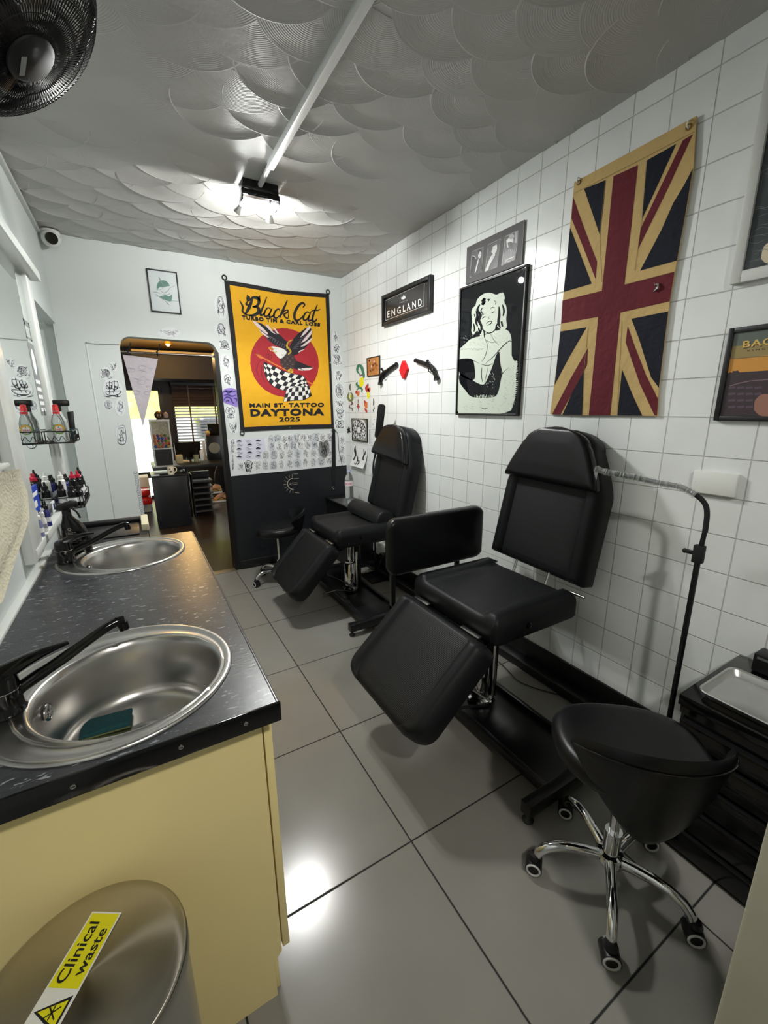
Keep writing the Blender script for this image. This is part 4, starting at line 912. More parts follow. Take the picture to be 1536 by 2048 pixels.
for i, a_ in enumerate([
    (-.345, 2.535, .085, BK, 'cap_black', BK, 'bottle_black', 'front left black ink bottle with a black nozzle in the lower rack'),
    (-.305, 2.53, .075, BK, 'cap_black', BK, 'bottle_black', 'black ink bottle at the front of the lower rack, second from the mirror'),
    (-.345, 2.585, .125, WH, 'cap_white', WH, 'white_bottle', 'tall white bottle with a white nozzle in the lower rack next to the mirror'),
    (-.300, 2.60, .12, RD, 'cap_crimson', BK, 'bottle_black', 'bottle with a crimson cap in the middle of the lower rack'),
    (-.283, 2.66, .115, RD, 'cap_crimson', BK, 'bottle_black', 'bottle with crimson nozzle tip just behind the crimson capped one'),
    (-.283, 2.72, .125, BK, 'cap_black', BK, 'bottle_black', 'tall bottle with a black nozzle at the right of the lower rack'),
    (-.278, 2.555, .07, BK, 'cap_black', BK, 'bottle_black', 'short black ink bottle at the front right corner of the lower rack'),
    (-.345, 2.645, .10, BK, 'cap_black', BL_, 'bottle_blue', 'dark blue ink bottle with black nozzle behind the tall white bottle'),
    (-.345, 2.705, .095, BK, 'cap_black', BL_, 'bottle_blue', 'dark blue ink bottle second behind the tall white bottle'),
    (-.345, 2.76, .09, BK, 'cap_black', BK, 'bottle_black', 'black ink bottle furthest back beside the mirror in the lower rack'),
    (-.285, 2.79, .09, BK, 'cap_black', BK, 'bottle_black', 'black ink bottle at the far right corner of the lower rack')]):
    inkb(a_[0], a_[1], zb, a_[2], a_[3], a_[4], a_[5], a_[6], a_[7])
# bottles standing on the mirror ledge (lower left of the mirror) and leaning cards
for (y, h, cc, cn, bc, bn, lb) in ((2.02, .055, WH, 'cap_white', rgb(120, 124, 160), 'bottle_lilac', 'small lilac bottle with white nozzle on the mirror ledge, nearest the camera'),
                           (2.10, .05, WH, 'cap_white', WH, 'white_bottle', 'small white bottle on the mirror ledge beside the lilac one'),
                           (2.20, .06, BK, 'cap_black', BL_, 'bottle_blue', 'small dark blue bottle on the mirror ledge below the blue card')):
    inkb(-.362, y, 1.001, h, cc, cn, bc, bn, lb, r=.011)
def card_(y0, y1, z0, z1, m_, lab, rows, m2):
    t = thing('leaning_card', lab, 'card', (MX, (y0+y1)/2, z0)); mm = MB(); mm.box((MX, y0, z0), (MX+.003, y1, z1), m_); mm.build('card', t, smooth=False)
    mm = MB()
    for (a0, a1, c0, c1) in rows: mm.box((MX+.003, lerp(y0, y1, a0), lerp(z0, z1, c0)), (MX+.0034, lerp(y0, y1, a1), lerp(z0, z1, c1)), m2)
    mm.build('print', t, smooth=False)
card_(2.03, 2.17, 1.085, 1.185, mat('reflected_blue_card', rgb(34, 66, 176), .4), 'blue card low on the mirror standing in for a reflected sticker', ((.15, .85, .62, .78), (.15, .6, .2, .45)), M_paper)  # solid blue card put in place of a sticker's reflection
card_(2.14, 2.24, 1.012, 1.07, M_paper, 'white and navy label card standing on the mirror ledge', ((.1, .2, .1, .9), (.3, .45, .1, .9), (.55, .65, .1, .9), (.75, .9, .1, .9)), mat('navy', rgb(30, 34, 90), .5))
card_(2.30, 2.38, 1.012, 1.06, mat('grey_card', rgb(120, 120, 122), .5), 'grey card standing on the mirror ledge', ((.1, .9, .3, .7),), M_ink)
card_(2.41, 2.48, 1.012, 1.06, M_paper, 'white card with a dark picture at the right of the mirror ledge', ((.3, .9, .2, .8),), mat('navy', (0, 0, 0)))
# ================================================================== TREATMENT CHAIRS
def ribbed():
    m = bpy.data.materials.new('ribbed_leatherette'); m.use_nodes = True; nt = m.node_tree; b = nt.nodes['Principled BSDF']
    b.inputs['Base Color'].default_value = (*rgb(20, 21, 23), 1); b.inputs['Roughness'].default_value = .46; b.inputs['Specular IOR Level'].default_value = .22
    u = N(nt, 'ShaderNodeUVMap', uv_map='UVMap'); sp = N(nt, 'ShaderNodeSeparateXYZ'); nt.links.new(u.outputs[0], sp.inputs[0])
    wv = math_(nt, 'SINE', math_(nt, 'MULTIPLY', sp.outputs[0], 2*PI/0.0125)); n = N(nt, 'ShaderNodeTexNoise'); n.inputs['Scale'].default_value = 220; tc = N(nt, 'ShaderNodeTexCoord'); nt.links.new(tc.outputs['Object'], n.inputs['Vector'])
    h = math_(nt, 'ADD', math_(nt, 'POWER', math_(nt, 'ABSOLUTE', wv), .35), math_(nt, 'MULTIPLY', n.outputs[0], .4)); bp = N(nt, 'ShaderNodeBump'); bp.inputs['Distance'].default_value = .0012; bp.inputs['Strength'].default_value = .8
    nt.links.new(h, bp.inputs['Height']); nt.links.new(bp.outputs[0], b.inputs['Normal']); return m
M_rib = ribbed()
def axes(o, u, v, w):
    M = Matrix.Identity(4)
    for i, a in enumerate((u, v, w)):
        a = Vector(a).normalized()
        for k in range(3): M[k][i] = a[k]
    for k in range(3): M[k][3] = o[k]
    return M
def pad(L, hw, T, M, name, parent, r=.03, bol=.0, bolw=.30, mat_=None, rib=None, nu=44, nv=36, crown=0.004, seam=True, cr=0.03):
    """upholstered pad: u 0..L, |v| <= hw(u), thickness 0..T; raised side bolsters and a ribbed middle panel"""
    mat_ = mat_ or M_leather; f0_hw = hw if callable(hw) else (lambda u: hw)
    def f_hw(u):
        d = min(u, L-u)
        return f0_hw(u)-(cr-math.sqrt(max(0, cr*cr-(cr-d)**2)) if d < cr else 0)
    def spread(n): return [0.5-0.5*math.cos(PI*i/n)*1.0 for i in range(n+1)]
    us = [L*s_ for s_ in spread(nu)]; vs_ = [2*s_-1 for s_ in spread(nv)]
    m = MB(); m.uv = []; top = []; idx = {}
    vl = []; uv = []
    for i, u in enumerate(us):
        h_ = f_hw(u)
        for j, q in enumerate(vs_):
            v = q*h_; d = max(0, min(u, L-u, h_-abs(v))); z = T
            if d < r: z = T-r+math.sqrt(max(0, r*r-(r-d)**2))
            z += crown*min(1, d/.08)
            if bol:
                e = abs(v)/h_; t_ = min(1, max(0, (e-(1-bolw))/(.08))); sm_ = t_*t_*(3-2*t_); z += (bol*sm_)*min(1, d/.03)
                if seam:
                    g = abs(e-(1-bolw)); z -= .004*max(0, 1-g/.025)
            vl.append((u, v, z)); uv.append((u, v))
    n1 = nv+1; nt_ = len(vl); fs = []; mi = []
    for i in range(nu):
        for j in range(nv):
            fs.append((i*n1+j, (i+1)*n1+j, (i+1)*n1+j+1, i*n1+j+1)); e = abs(vs_[j]+vs_[j+1])/2; uu = us[i]/L
            mi.append(1 if (rib and e < 1-bolw and .06 < uu < .94) else 0)
    # sides and bottom
    per = [i*n1 for i in range(nu+1)]+[nu*n1+j for j in range(1, n1)]+[i*n1+nv for i in range(nu-1, -1, -1)]+[j for j in range(nv-1, 0, -1)]
    b0 = len(vl); cu = L/2
    for k in per: u, v, z = vl[k]; vl.append((u, v, .012)); uv.append((u, v))
    b1 = len(vl)
    for k in per: u, v, z = vl[k]; vl.append((u+(cu-u)*.03, v*.97, 0)); uv.append((u, v))
    P = len(per)
    for a in range(P):
        c = (a+1) % P; fs.append((per[a], b0+a, b0+c, per[c])); mi.append(0); fs.append((b0+a, b1+a, b1+c, b0+c)); mi.append(0)
    fs.append(tuple(b1+a for a in range(P))); mi.append(0)
    m.mats = [mat_]+([rib] if rib else [])
    m.v = [tuple(M @ Vector(p)) for p in vl]; m.f = fs; m.m = mi; m.uv = uv
    return m.build(name, parent, angle=50)
def chair(x0, y0, zs, leg, arm, label, W=.288, roll=-.020):
    t = thing('treatment_chair', label, 'treatment chair', (x0, y0, 0))
    U = lambda u, v, w, o: axes(o, u, v, w)
    # seat: u runs towards the back (+x)
    so = (x0-.212, y0, zs-.105)
    pad(.50, W, .098, U((1, 0, 0), (0, 1, 0), (0, 0, 1), so), 'seat', t, bol=.020, bolw=.32, rib=M_rib)
    # backrest
    B0 = Vector((x0+.302, 0, zs+.032)); up = Vector((.125, roll, .67)).normalized(); nrm = Vector((-up.z, 0, up.x)).normalized(); sd = nrm.cross(up)
    def hwb(u):
        if u < .40: return W-.004-.02*u
        if u < .60: return lerp(W-.012, .185, ((u-.40)/.20)**1.3)
        f = (u-.60)/.085; return max(.02, .185*math.sqrt(max(0.02, 1-(f*.93)**2)))
    bo = B0-nrm*.095; bo.y = y0+.004
    br = pad(.685, hwb, .095, U(up, sd, nrm, bo), 'backrest', t, bol=.016, cr=.012, bolw=.30, rib=M_rib, r=.028, nu=60)
    def hwp(u):
        f = u/.255; return lerp(.262, .135, f**1.35) if f < .72 else .172*math.sqrt(max(.03, 1-((f-.72)/.29)**2))*1.0
    po = B0+up*.425+nrm*.008; po.y = y0-.013
    pl = pad(.262, hwp, .052, U(up, sd, (nrm+up*.06), po), 'headrest_pillow', t, cr=.012, mat_=M_leather2, r=.026, nu=40, crown=.006)
    m = MB(); pts = []
    for i in range(33):
        u = .262*i/32; pts.append(po+up*min(.258, max(.004, u))+sd*(hwp(u)-.002)+nrm*.03)
    for i in range(33):
        u = .262*(32-i)/32; pts.append(po+up*min(.258, max(.004, u))+sd*(-hwp(u)+.002)+nrm*.03)
    m.tube(pts+[pts[0]], .0028, M_black_gloss, n=6, smooth=False); m.build('piping', pl)
    # leg rest
    H = Vector((x0-.250, 0, zs-.062)); dl = Vector((leg[0], 0, leg[1])).normalized(); nl = Vector((dl.z, 0, -dl.x))
    lo = H-nl*.098+dl*.012; lo.y = y0
    lo = H-nl*.098+dl*.012; lo.y = y0
    Lr = .458
    pad(Lr, lambda u: W+.004 if u < Lr-.09 else (W+.004)-.055*((u-(Lr-.09))/.09)**2.2, .095, U(dl, (0, -1, 0), nl, lo), 'leg_rest', t, bol=.016, cr=.045, bolw=.30, rib=M_rib, r=.034)
    # hinge bars
    m = MB()
    for s_ in (-1, 1):
        m.box((x0-.244, y0+s_*.17-.055, zs-.086), (x0-.222, y0+s_*.17+.055, zs-.080), M_steel, bev=.001)
        m.box((x0+.27, y0+s_*.20-.012, zs-.09), (x0+.285, y0+s_*.20+.012, zs-.02), M_black_metal)
        m.tube([(x0+.22, y0+s_*.10, zs-.09), (x0+.285, y0+s_*.10, zs-.03), (x0+.325, y0+s_*.10, zs+.07)], .006, M_steel, n=8)
        m.cyl((x0+.305, y0+s_*.23, zs-.012), (x0+.305, y0+s_*.30, zs-.012), .006, .006, M_steel)
    m.build('hinge_bar', t)
    # side sockets
    m = MB()
    for s_ in (-1, 1):
        p = Vector((x0-.03, y0+s_*(W-.002), zs-.055)); m.lathe([(.014, -.002), (.014, .004), (.009, .005), (.008, 0), (0, 0)], p, M_black_gloss, axis=(0, s_, 0), n=18)
        q = B0+up*.27-nrm*.045; q.y = y0+s_*(W-.012); m.lathe([(.015, -.004), (.015, .005), (.009, .006), (.008, 0), (0, 0)], q, M_black_gloss, axis=(0, s_, 0), n=18)
    m.build('armrest_socket', t)
    # steel frame
    m = MB()
    for s_ in (-1, 1):
        m.box((x0-.20, y0+s_*.20-.015, zs-.135), (x0+.26, y0+s_*.20+.015, zs-.106), M_black_metal, bev=.003)
    m.box((x0-.21, y0-.215, zs-.137), (x0-.18, y0+.215, zs-.108), M_black_metal, bev=.003); m.box((x0+.22, y0-.215, zs-.137), (x0+.25, y0+.215, zs-.108), M_black_metal, bev=.003)
    m.box((x0-.11, y0-.12, zs-.16), (x0+.11, y0+.12, zs-.136), M_black_metal, bev=.003)
    for s_ in (-1, 1):
        m.tube([(x0-.05, y0+s_*.14, zs-.13), (x0-.21, y0+s_*.14, zs-.20), (H.x+dl.x*.26+.06, y0+s_*.14, H.z+dl.z*.26-.085)], .010, M_black_metal, n=8, smooth=False)
    m.build('seat_frame', t)
    # lift column
    m = MB(); m.lathe([(.0, .078), (.062, .078), (.062, .09), (.050, .10), (.046, .29), (.040, .30), (.036, .302), (.036, .312), (.0, .313)], (x0, y0, 0), M_chrome, n=32)
    m.cyl((x0, y0, .31), (x0, y0, zs-.15), .016, .016, M_chrome); m.cyl((x0+.045, y0+.02, .08), (x0+.045, y0+.02, zs-.155), .008, .008, M_chrome)
    m.build('lift_column', t)
    m = MB(); m.box((x0+.055, y0-.03, .07), (x0+.085, y0+.03, zs-.14), M_black_metal, bev=.004); m.cyl((x0+.03, y0-.06, .1), (x0+.03, y0-.06, .40), .007, .009, M_chrome); m.build('guide_post', t)
    m = MB(); m.tube([(x0-.015, y0-.09, .115), (x0-.07, y0+.01, .155), (x0-.155, y0+.10, .20)], .0045, M_steel, n=8, smooth=False); m.tube([(x0-.03, y0-.09, .10), (x0-.15, y0-.06, .12), (x0-.25, y0-.03, .10)], .006, M_black_metal, n=8, smooth=False)
    m.sphere((x0-.015, y0-.09, .115), .009, M_chrome, 10, 6); m.build('foot_pedal', t)
    # base
    m = MB(); m.box((x0-.135, y0-.52, .052), (x0+.15, y0+.52, .062), M_black_metal, bev=.002)
    for s_ in (-1, 1): m.box((x0+s_*.142-.012+.005, y0-.52, .045), (x0+s_*.142+.012+.005, y0+.52, .082), M_black_metal, bev=.003)
    m.build('base_plate', t)
    for s_ in (-1, 1):
        yy = y0+s_*.53; m = MB(); m.box((x0-.265, yy-.022, .034), (x0+.24, yy+.022, .086), M_black_metal, bev=.003)
        cb_ = m.build('crossbar', t); m = MB()
        for sx in (-.245, .22): m.cyl((x0+sx, yy, .018), (x0+sx, yy, .036), .006, .006, M_black); m.lathe([(.0, 0), (.020, 0), (.021, .006), (.012, .016), (.007, .02)], (x0+sx, yy, 0), M_black, n=20)
        m.build('levelling_foot', cb_)
    m = MB(); yy = y0+.46
    for x in (x0+.205, ): m.cyl((x-.011, yy, .036), (x+.011, yy, .036), .035, .035, M_rubber, n=28); m.cyl((x-.013, yy, .036), (x+.013, yy, .036), .022, .022, M_black, n=24)
    m.build('transport_wheel', t)
    if arm:
        ya, yb_, xa, xb, za, zb_ = arm
        m = MB(); o = pad(xb-xa, (zb_-za)/2, yb_-ya, axes((xa, yb_, (za+zb_)/2), (1, 0, 0), (0, 0, 1), (0, -1, 0)), 'side_panel', t, mat_=M_leather2, r=.022, crown=.006, cr=.055, nu=30, nv=24)
        m = MB(); m.box((xa+.02, ya+.015, za-.19), (xa+.045, ya+.04, za+.02), M_black_metal, bev=.002); m.box((xa+.02, y0+.2, za-.19), (xa+.045, ya+.04, za-.165), M_black_metal, bev=.002); m.build('panel_bracket', o)
        m = MB(); m.box((xa+.45, ya+.02, za-.07), (xa+.475, ya+.04, za+.02), M_black_metal, bev=.002); m.box((xa+.45, y0+.2, za-.085), (xa+.475, ya+.04, za-.06), M_black_metal, bev=.002); m.build('panel_bracket', o)
    return t
chair(1.312, 1.332, .668, (-.345, -.31), (1.712, 1.768, 1.025, 1.655, .632, .935), 'black treatment chair nearest the camera with a padded side panel')
ch2 = chair(1.330, 2.832, .635, (-.32, -.34), None, 'black treatment chair further back with a bolster cushion on its seat', W=.275, roll=-.062)
# bolster
bs = MB(); Mx = Matrix.Translation((1.585, 0, .650)); pr_ = []
for i in range(17):
    a = PI*i/16; pr_.append((.085*math.cos(a), .088*math.sin(a)))
n0 = len(pr_); rings = []
for k, (yy, sc) in enumerate(((2.60, .80), (2.606, .94), (2.62, 1), (3.10, 1), (3.114, .94), (3.12, .80))):
    rings.append([(1.53+x*sc, yy, .648+z*sc) for x, z in pr_])
bs.loft(rings, M_leather, True, True)
tag(bs.build('bolster_cushion', angle=60), 'half round black bolster cushion on the seat of the far treatment chair', 'cushion')

# ================================================================== STOOLS
def stool(x, y, back, phase, zs, label):
    t = thing('wheeled_stool', label, 'stool', (x, y, 0)); cb_, sb_ = math.cos(back), math.sin(back)
    def at(r, a, z): return Vector((x+r*math.cos(back+a), y+r*math.sin(back+a), z))     # a=0 : towards the backrest
    m = MB(); rings = []; n = 48
    def rad(a):
        c, s_ = math.cos(a), math.sin(a); rf = .205 if c > 0 else .175; p = 2.3
        return (abs(c/rf)**p+abs(s_/.205)**p)**(-1/p)
    for (q, z) in ((.0, .004), (.35, .003), (.7, 0), (.86, -.003), (.95, -.010), (1.0, -.026), (1.0, -.044), (.97, -.058), (.90, -.066), (.5, -.07), (0.0, -.07)):
        rg = []
        for j in range(n):
            a = 2*PI*j/n; r = rad(a)*max(q, .002); c = math.cos(a)*r/.2
            dz = (-.016*max(0, -c)**2)+(.018*max(0, c)**2)+.010*(math.sin(a)*r/.2)**2*(1 if z > -.03 else 0)
            rg.append(at(r, a, zs+z+dz))
        rings.append(rg)
    m.loft(rings, M_leather2); m.build('seat', t, angle=60)
    # wrap-round backrest
    m = MB(); nu, nv = 40, 16; PH = math.radians(60); gi = []; go = []
    for i in range(nu+1):
        f = -1+2*i/nu; ph = PH*f; zt = zs+.135-.062*abs(f)**2.2; zb = lerp(zs-.185, zt-.012, min(1, abs(f))**1.7)
        ri, ro = [], []
        for k in range(nv+1):
            h = k/nv; z = lerp(zb, zt, h); rr = .150+.088*((z-(zs-.19))/(.33))**.8
            th = .026*(1-abs(f)**4*.6)*(.5+.5*min(1, 4*(1-h)+.3)); ri.append(at(rr-th*.5, ph, z)); ro.append(at(rr+th*.5, ph*1.02, z-.004))
        gi.append(ri); go.append(ro)
    rings = []
    for i in range(nu+1):
        top = [(gi[i][-1]+go[i][-1])/2+Vector((0, 0, .012))]; bot = [(gi[i][0]+go[i][0])/2-Vector((0, 0, .008))]
        rings.append(gi[i]+top+go[i][::-1]+bot)
    m.loft(rings, M_leather2, True, True); bk = m.build('backrest', t, angle=70)
    m = MB(); m.tube([at((go[i][-2]-Vector((x, y, go[i][-2].z))).length+.001, PH*(-1+2*i/nu)*1.02, go[i][-2].z-.004) for i in range(1, nu)], .0026, M_black_gloss, n=6, smooth=False); m.build('piping', bk)
    m = MB(); m.cyl((x, y, .095), (x, y, .20), .0245, .0245, M_chrome); m.cyl((x, y, .2), (x, y, zs-.08), .0145, .0145, M_chrome); m.lathe([(.06, 0), (.07, .012), (.07, .016), (0, .016)], (x, y, zs-.088), M_black_metal); m.build('gas_column', t)
    m = MB(); m.tube([(x, y, zs-.078), at(.10, 2.2, zs-.082), at(.17, 2.2, zs-.09)], .005, M_black_metal); m.sphere(at(.175, 2.2, zs-.09), .012, M_black, 10, 6); m.build('height_lever', t)
    m = MB(); m.lathe([(.0, .078), (.036, .078), (.042, .086), (.042, .104), (.036, .116), (.026, .12)], (x, y, 0), M_chrome, n=28); m.build('hub', t)
    for k in range(5):
        a = phase+2*PI*k/5; dx, dy = math.cos(a), math.sin(a); pv = Vector((-dy, dx, 0)); rings = []
        for (r, z, wd, th) in ((.025, .098, .017, .018), (.07, .108, .016, .017), (.12, .114, .015, .016), (.160, .112, .015, .015), (.192, .100, .0145, .015), (.212, .082, .014, .0145), (.218, .064, .013, .013)):
            c = Vector((x+dx*r, y+dy*r, z)); tl = min(1, max(0, (r-.17)/.055)); w_ = Vector((dx*tl, dy*tl, 1-tl*.8)).normalized()
            rings.append([c+pv*wd*math.cos(2*PI*j/16)+w_*th*math.sin(2*PI*j/16) for j in range(16)])
        m = MB(); m.loft(rings, M_chrome, True, True); lg = m.build('leg', t, angle=60)
        cx_, cy_ = x+dx*.226, y+dy*.226; ca = a+[.9, -.6, 1.3, .2, -1.1][k]; ax = Vector((math.cos(ca), math.sin(ca), 0))
        m = MB(); c = Vector((cx_, cy_, .0265)); m.cyl(c-ax*.023, c+ax*.023, .0255, .0255, M_black, n=26); m.lathe([(.0, .070), (.015, .068), (.020, .055), (.0, .048)], (cx_, cy_, 0), M_black, n=16)
        for s_ in (-1, 1): m.ring(c+ax*s_*.0235, ax, .0195, .0034, M_rubber, n=26, k=6); m.cyl(c+ax*s_*.0225, c+ax*s_*.0245, .0165, .015, M_black_gloss, n=20)
        m.build('caster', lg)
    return t
stool(1.125, .535, math.radians(233), math.radians(-2), .545, 'black saddle seat stool on chrome wheels in the right foreground')
stool(.955, 3.47, math.radians(-14), math.radians(-26), .505, 'black wheeled stool by the black wall, behind the far treatment chair')

# ================================================================== FLOOR LAMPS
def pxl(px, py, x): return on(px, py, 0, x)
l1 = thing('floor_lamp', 'black gooseneck floor lamp whose bent arm is wrapped in cling film, by the tiled wall', 'floor lamp', (1.66, .655, 0))
b0 = pxl(1405, 1110, 1.66)
m = MB(); m.cyl((1.66, .655, .01), (1.66, .655, b0.z-.02), .0095, .0095, M_black_metal); m.cyl((1.66, .655, b0.z-.02), pxl(1410, 1062, 1.66), .0085, .0075, M_black_metal); m.build('pole', l1)
m = MB(); m.box((1.648, .64, b0.z-.032), (1.672, .672, b0.z+.032), M_black_matte, bev=.003); m.cyl((1.66, .67, b0.z), (1.66, .698, b0.z), .0075, .0075, M_black_matte); m.sphere((1.66, .70, b0.z), .009, M_black_matte, 10, 6); m.build('clamp_knob', l1)
m = MB(); m.cyl((1.66, .655, 0), (1.66, .655, .014), .10, .098, M_black_metal, n=36); m.build('base', l1)
neck = [pxl(1410, 1064, 1.66), pxl(1414, 1030, 1.66), pxl(1410, 1008, 1.657), pxl(1392, 990, 1.652), pxl(1360, 973, 1.645), pxl(1320, 966, 1.635), pxl(1280, 957, 1.62), pxl(1240, 950, 1.60), pxl(1212, 944, 1.585), pxl(1190, 937, 1.575)]
m = MB(); m.tube(neck, .0085, M_black_matte, n=12); nk_ = m.build('gooseneck', l1)
M_film = mat('cling_film', (0.92, 0.95, 0.95), 0.12, spec=.9, alpha=.30, bump=(90, 1.0, .006))
rnd = random.Random(8); fp = crm([Vector(p) for p in neck[3:]], 12); m = MB()
m.tube(fp, [.0105+rnd.uniform(0, .0050) for _ in fp], M_film, n=9, smooth=False)
pts2 = [p+Vector((0, .006*math.sin(i), -.008-.006*math.sin(i*.21))) for i, p in enumerate(fp[8:34])]
r2 = [[p+Vector((0, .0, .008)), p+Vector((.004*math.sin(i*2.1), .0, -.003+.003*math.sin(i*1.7)))] for i, p in enumerate(pts2)]
m.loft(r2, M_film, closed=False); e = fp[-1]; m.loft([[e+Vector((0, 0, .006)), e+Vector((.004, -.014, .002))], [e+Vector((.003, .004, -.02)), e+Vector((.002, -.012, -.024))], [e+Vector((.005, -.006, -.045)), e+Vector((.003, -.010, -.044))]], M_film, closed=False)
m.build('cling_film', nk_)
l2 = thing('floor_lamp', 'black floor lamp with flat panel head on a bent stem behind the far treatment chair', 'floor lamp', (1.70, 3.09, 0))
m = MB(); m.cyl((1.70, 3.09, .01), (1.70, 3.09, .90), .0085, .0085, M_black_metal); m.build('pole', l2)
m = MB(); m.box((1.60, 2.97, 0), (1.835-.09, 3.20, .014), M_black_metal, bev=.003); m.build('base', l2)
h0 = pxl(760, 878, 1.70)
m = MB(); m.tube([(1.70, 3.09, .88), pxl(746, 940, 1.70), pxl(749, 915, 1.70), pxl(757, 893, 1.70), h0], .0075, M_black_matte, n=10); m.build('bent_stem', l2)
a0 = pxl(756, 876, 1.70); a1 = pxl(764, 808, 1.70); dv = (a1-a0).normalized(); sv = Vector((.85, -.5, 0)); sv = (sv-dv*sv.dot(dv)).normalized(); nv_ = sv.cross(dv)
Mx = axes(a0, sv, dv, nv_); hl = (a1-a0).length
m = MB(); m.prism(rrect(-.030, 0, .030, hl, .022), Mx, .016, M_black_matte, bev=.004); m.build('lamp_head', l2)
# ================================================================== DRAWER UNIT AND TRAY (right)
du = thing('drawer_unit', 'black drawer unit against the tiled wall at the right edge', 'drawer unit', (1.62, .14, 0))
m = MB(); m.box((1.415, -.28, 0), (XR-.016, .528, .52), M_black_gloss); m.build('carcass', du, smooth=False)
m = MB(); m.box((1.398, -.28, .545), (XR-.001-.015, .536, .582), M_black_gloss, bev=.002); m.box((1.408, -.28, .515), (XR-.016, .531, .545), M_black_gloss); m.build('top', du)
for i, (z0, z1) in enumerate(((.435, .505), (.33, .425), (.225, .32), (.12, .215), (.02, .11))):
    m = MB(); m.box((1.400, -.27, z0), (1.416, .522, z1-.012), M_black_gloss, bev=.0015); d_ = m.build('drawer', du)
    m = MB(); m.box((1.396, -.27, z1-.012), (1.415, .522, z1-.004), M_black_metal, bev=.001); m.build('grip_rail', d_)
ty = thing('metal_tray', 'shallow rolled rim aluminium tray on the black drawer unit', 'tray', (1.54, .32, .583))
m = MB(); xa, xb, ya, yb_ = 1.425, 1.668, .06, .508
def rr(ins, z, r): return [(x, y, z) for x, y in rrect(xa+ins, ya+ins, xb-ins, yb_-ins, r, 6)]
m.loft([rr(.004, .603, .030), rr(.001, .6065, .032), rr(.003, .6095, .030), rr(.007, .608, .028), rr(.010, .603, .026), rr(.018, .588, .022), rr(.022, .5855, .02), rr(.11, .5852, .01)], M_alu, False, True)
m.loft([rr(.004, .603, .030), rr(.009, .602, .028), rr(.019, .5835, .022)], M_alu, False, True); m.build('tray_body', ty, angle=40)
bx_ = thing('dispenser_box', 'small black box standing at the back of the drawer unit', 'box', (1.775, .43, .583))
m = MB(); m.box((1.742, .30, .583), (1.812, .475, .648), M_black, bev=.003); m.build('body', bx_)
m = MB(); m.box((1.7405, .33, .632), (1.7425, .465, .640), mat('grey_slot', rgb(90, 96, 98), .3)); m.build('slot_edge', bx_, smooth=False)
# ================================================================== FAR SIDE TABLE, BOTTLE
st = thing('side_table', 'black side table in the corner beside the far treatment chair', 'table', (1.69, 3.6, 0))
m = MB(); m.box((1.575, 3.34, .585), (1.82, 3.90, .605), M_black, bev=.003); m.build('top', st)
m = MB(); m.box((1.59, 3.36, .0), (1.815, 3.89, .585), M_black); m.build('body', st, smooth=False)
m = MB(); m.box((1.562, 3.33, .605), (1.735, 3.74, .611), M_alu, bev=.002); m.box((1.562, 3.33, .611), (1.735, 3.338, .617), M_alu); m.box((1.562, 3.33, .611), (1.568, 3.74, .617), M_alu); tag(m.build('metal_tray'), 'thin metal tray on the corner side table under the water bottle', 'tray')
wb = thing('water_bottle', 'clear plastic water bottle with pink label on the corner side table', 'bottle', (1.655, 3.49, .611))
m = MB(); pf = [(0, .004), (.02, .0), (.034, .004), (.038, .014), (.036, .022), (.039, .03)]
for i in range(8): pf += [(.0365, .036+i*.016), (.0392, .043+i*.016)]
pf += [(.039, .165), (.039, .215), (.037, .235), (.028, .262), (.016, .281), (.0125, .288), (.0125, .300), (.0, .300)]
m.lathe(pf, (1.655, 3.49, .611), M_clear, n=28); bo = m.build('bottle', wb, angle=60)
m = MB(); m.lathe([(0, 0), (.015, 0), (.015, .018), (0, .019)], (1.655, 3.49, .905), mat('pale_blue_cap', rgb(180, 196, 226), .4)); m.build('cap', wb)
m = MB(); m.lathe([(.0398, .167), (.0398, .212)], (1.655, 3.49, .611), mat('pink_label', rgb(226, 214, 218), .4), n=28); lb = m.build('label', bo)
m = MB()
for i in range(7):
    a = math.radians(195+i*13)
    m.box((1.655+.0401*math.cos(a)-.003, 3.49+.0401*math.sin(a)-.0006, .79), (1.655+.0401*math.cos(a)+.003, 3.49+.0401*math.sin(a)+.0006, .808), mat('pink_ink', rgb(200, 120, 140), .5))
m.build('label_print', lb, smooth=False)
m = MB(); m.lathe([(0, 0), (.02, 0), (.024, .05), (.021, .05), (.018, .004), (0, .003)], (1.60, 3.47, .612), mat('grey_plastic_cup', rgb(110, 114, 116), .35)); tag(m.build('ink_cup'), 'small grey cup beside the water bottle', 'cup')
# sockets and plugs
so_ = thing('wall_socket', 'white double socket low on the tiled wall behind the far treatment chair', 'socket', (XR, 3.12, .2))
m = MB(); m.box((XR-.045, 2.98, .165), (XR, 3.26, .285), M_white_plastic, bev=.004); m.build('faceplate', so_)
m = MB()
for y in (3.06, 3.18): m.box((XR-.048, y-.012, .25), (XR-.044, y+.012, .268), mat('grey_switch', rgb(180, 180, 178), .4))
m.build('rocker_switch', so_, smooth=False)
m = MB(); m.box((XR-.10, 3.03, .175), (XR-.045, 3.09, .225), M_black, bev=.01); m.tube([(XR-.09, 3.06, .18), (XR-.13, 3.05, .10), (XR-.16, 3.08, .02), (1.60, 3.25, .008)], .004, M_black); tag(m.build('black_plug'), 'black mains plug and lead in the socket behind the far chair', 'plug')
bp_ = thing('blanking_plate', 'white rectangular blanking box on the tiles above the gooseneck lamp', 'wall plate', (XR, .71, 1.19))
m = MB(); m.box((XR-.020, .643, 1.153), (XR, .783, 1.236), M_white_plastic, bev=.003); m.build('cover', bp_)
m = MB()
for y in (.655, .771): m.cyl((XR-.0205, y, 1.195), (XR-.0195, y, 1.195), .0025, .0025, M_paper, n=10)
m.build('screw', bp_)
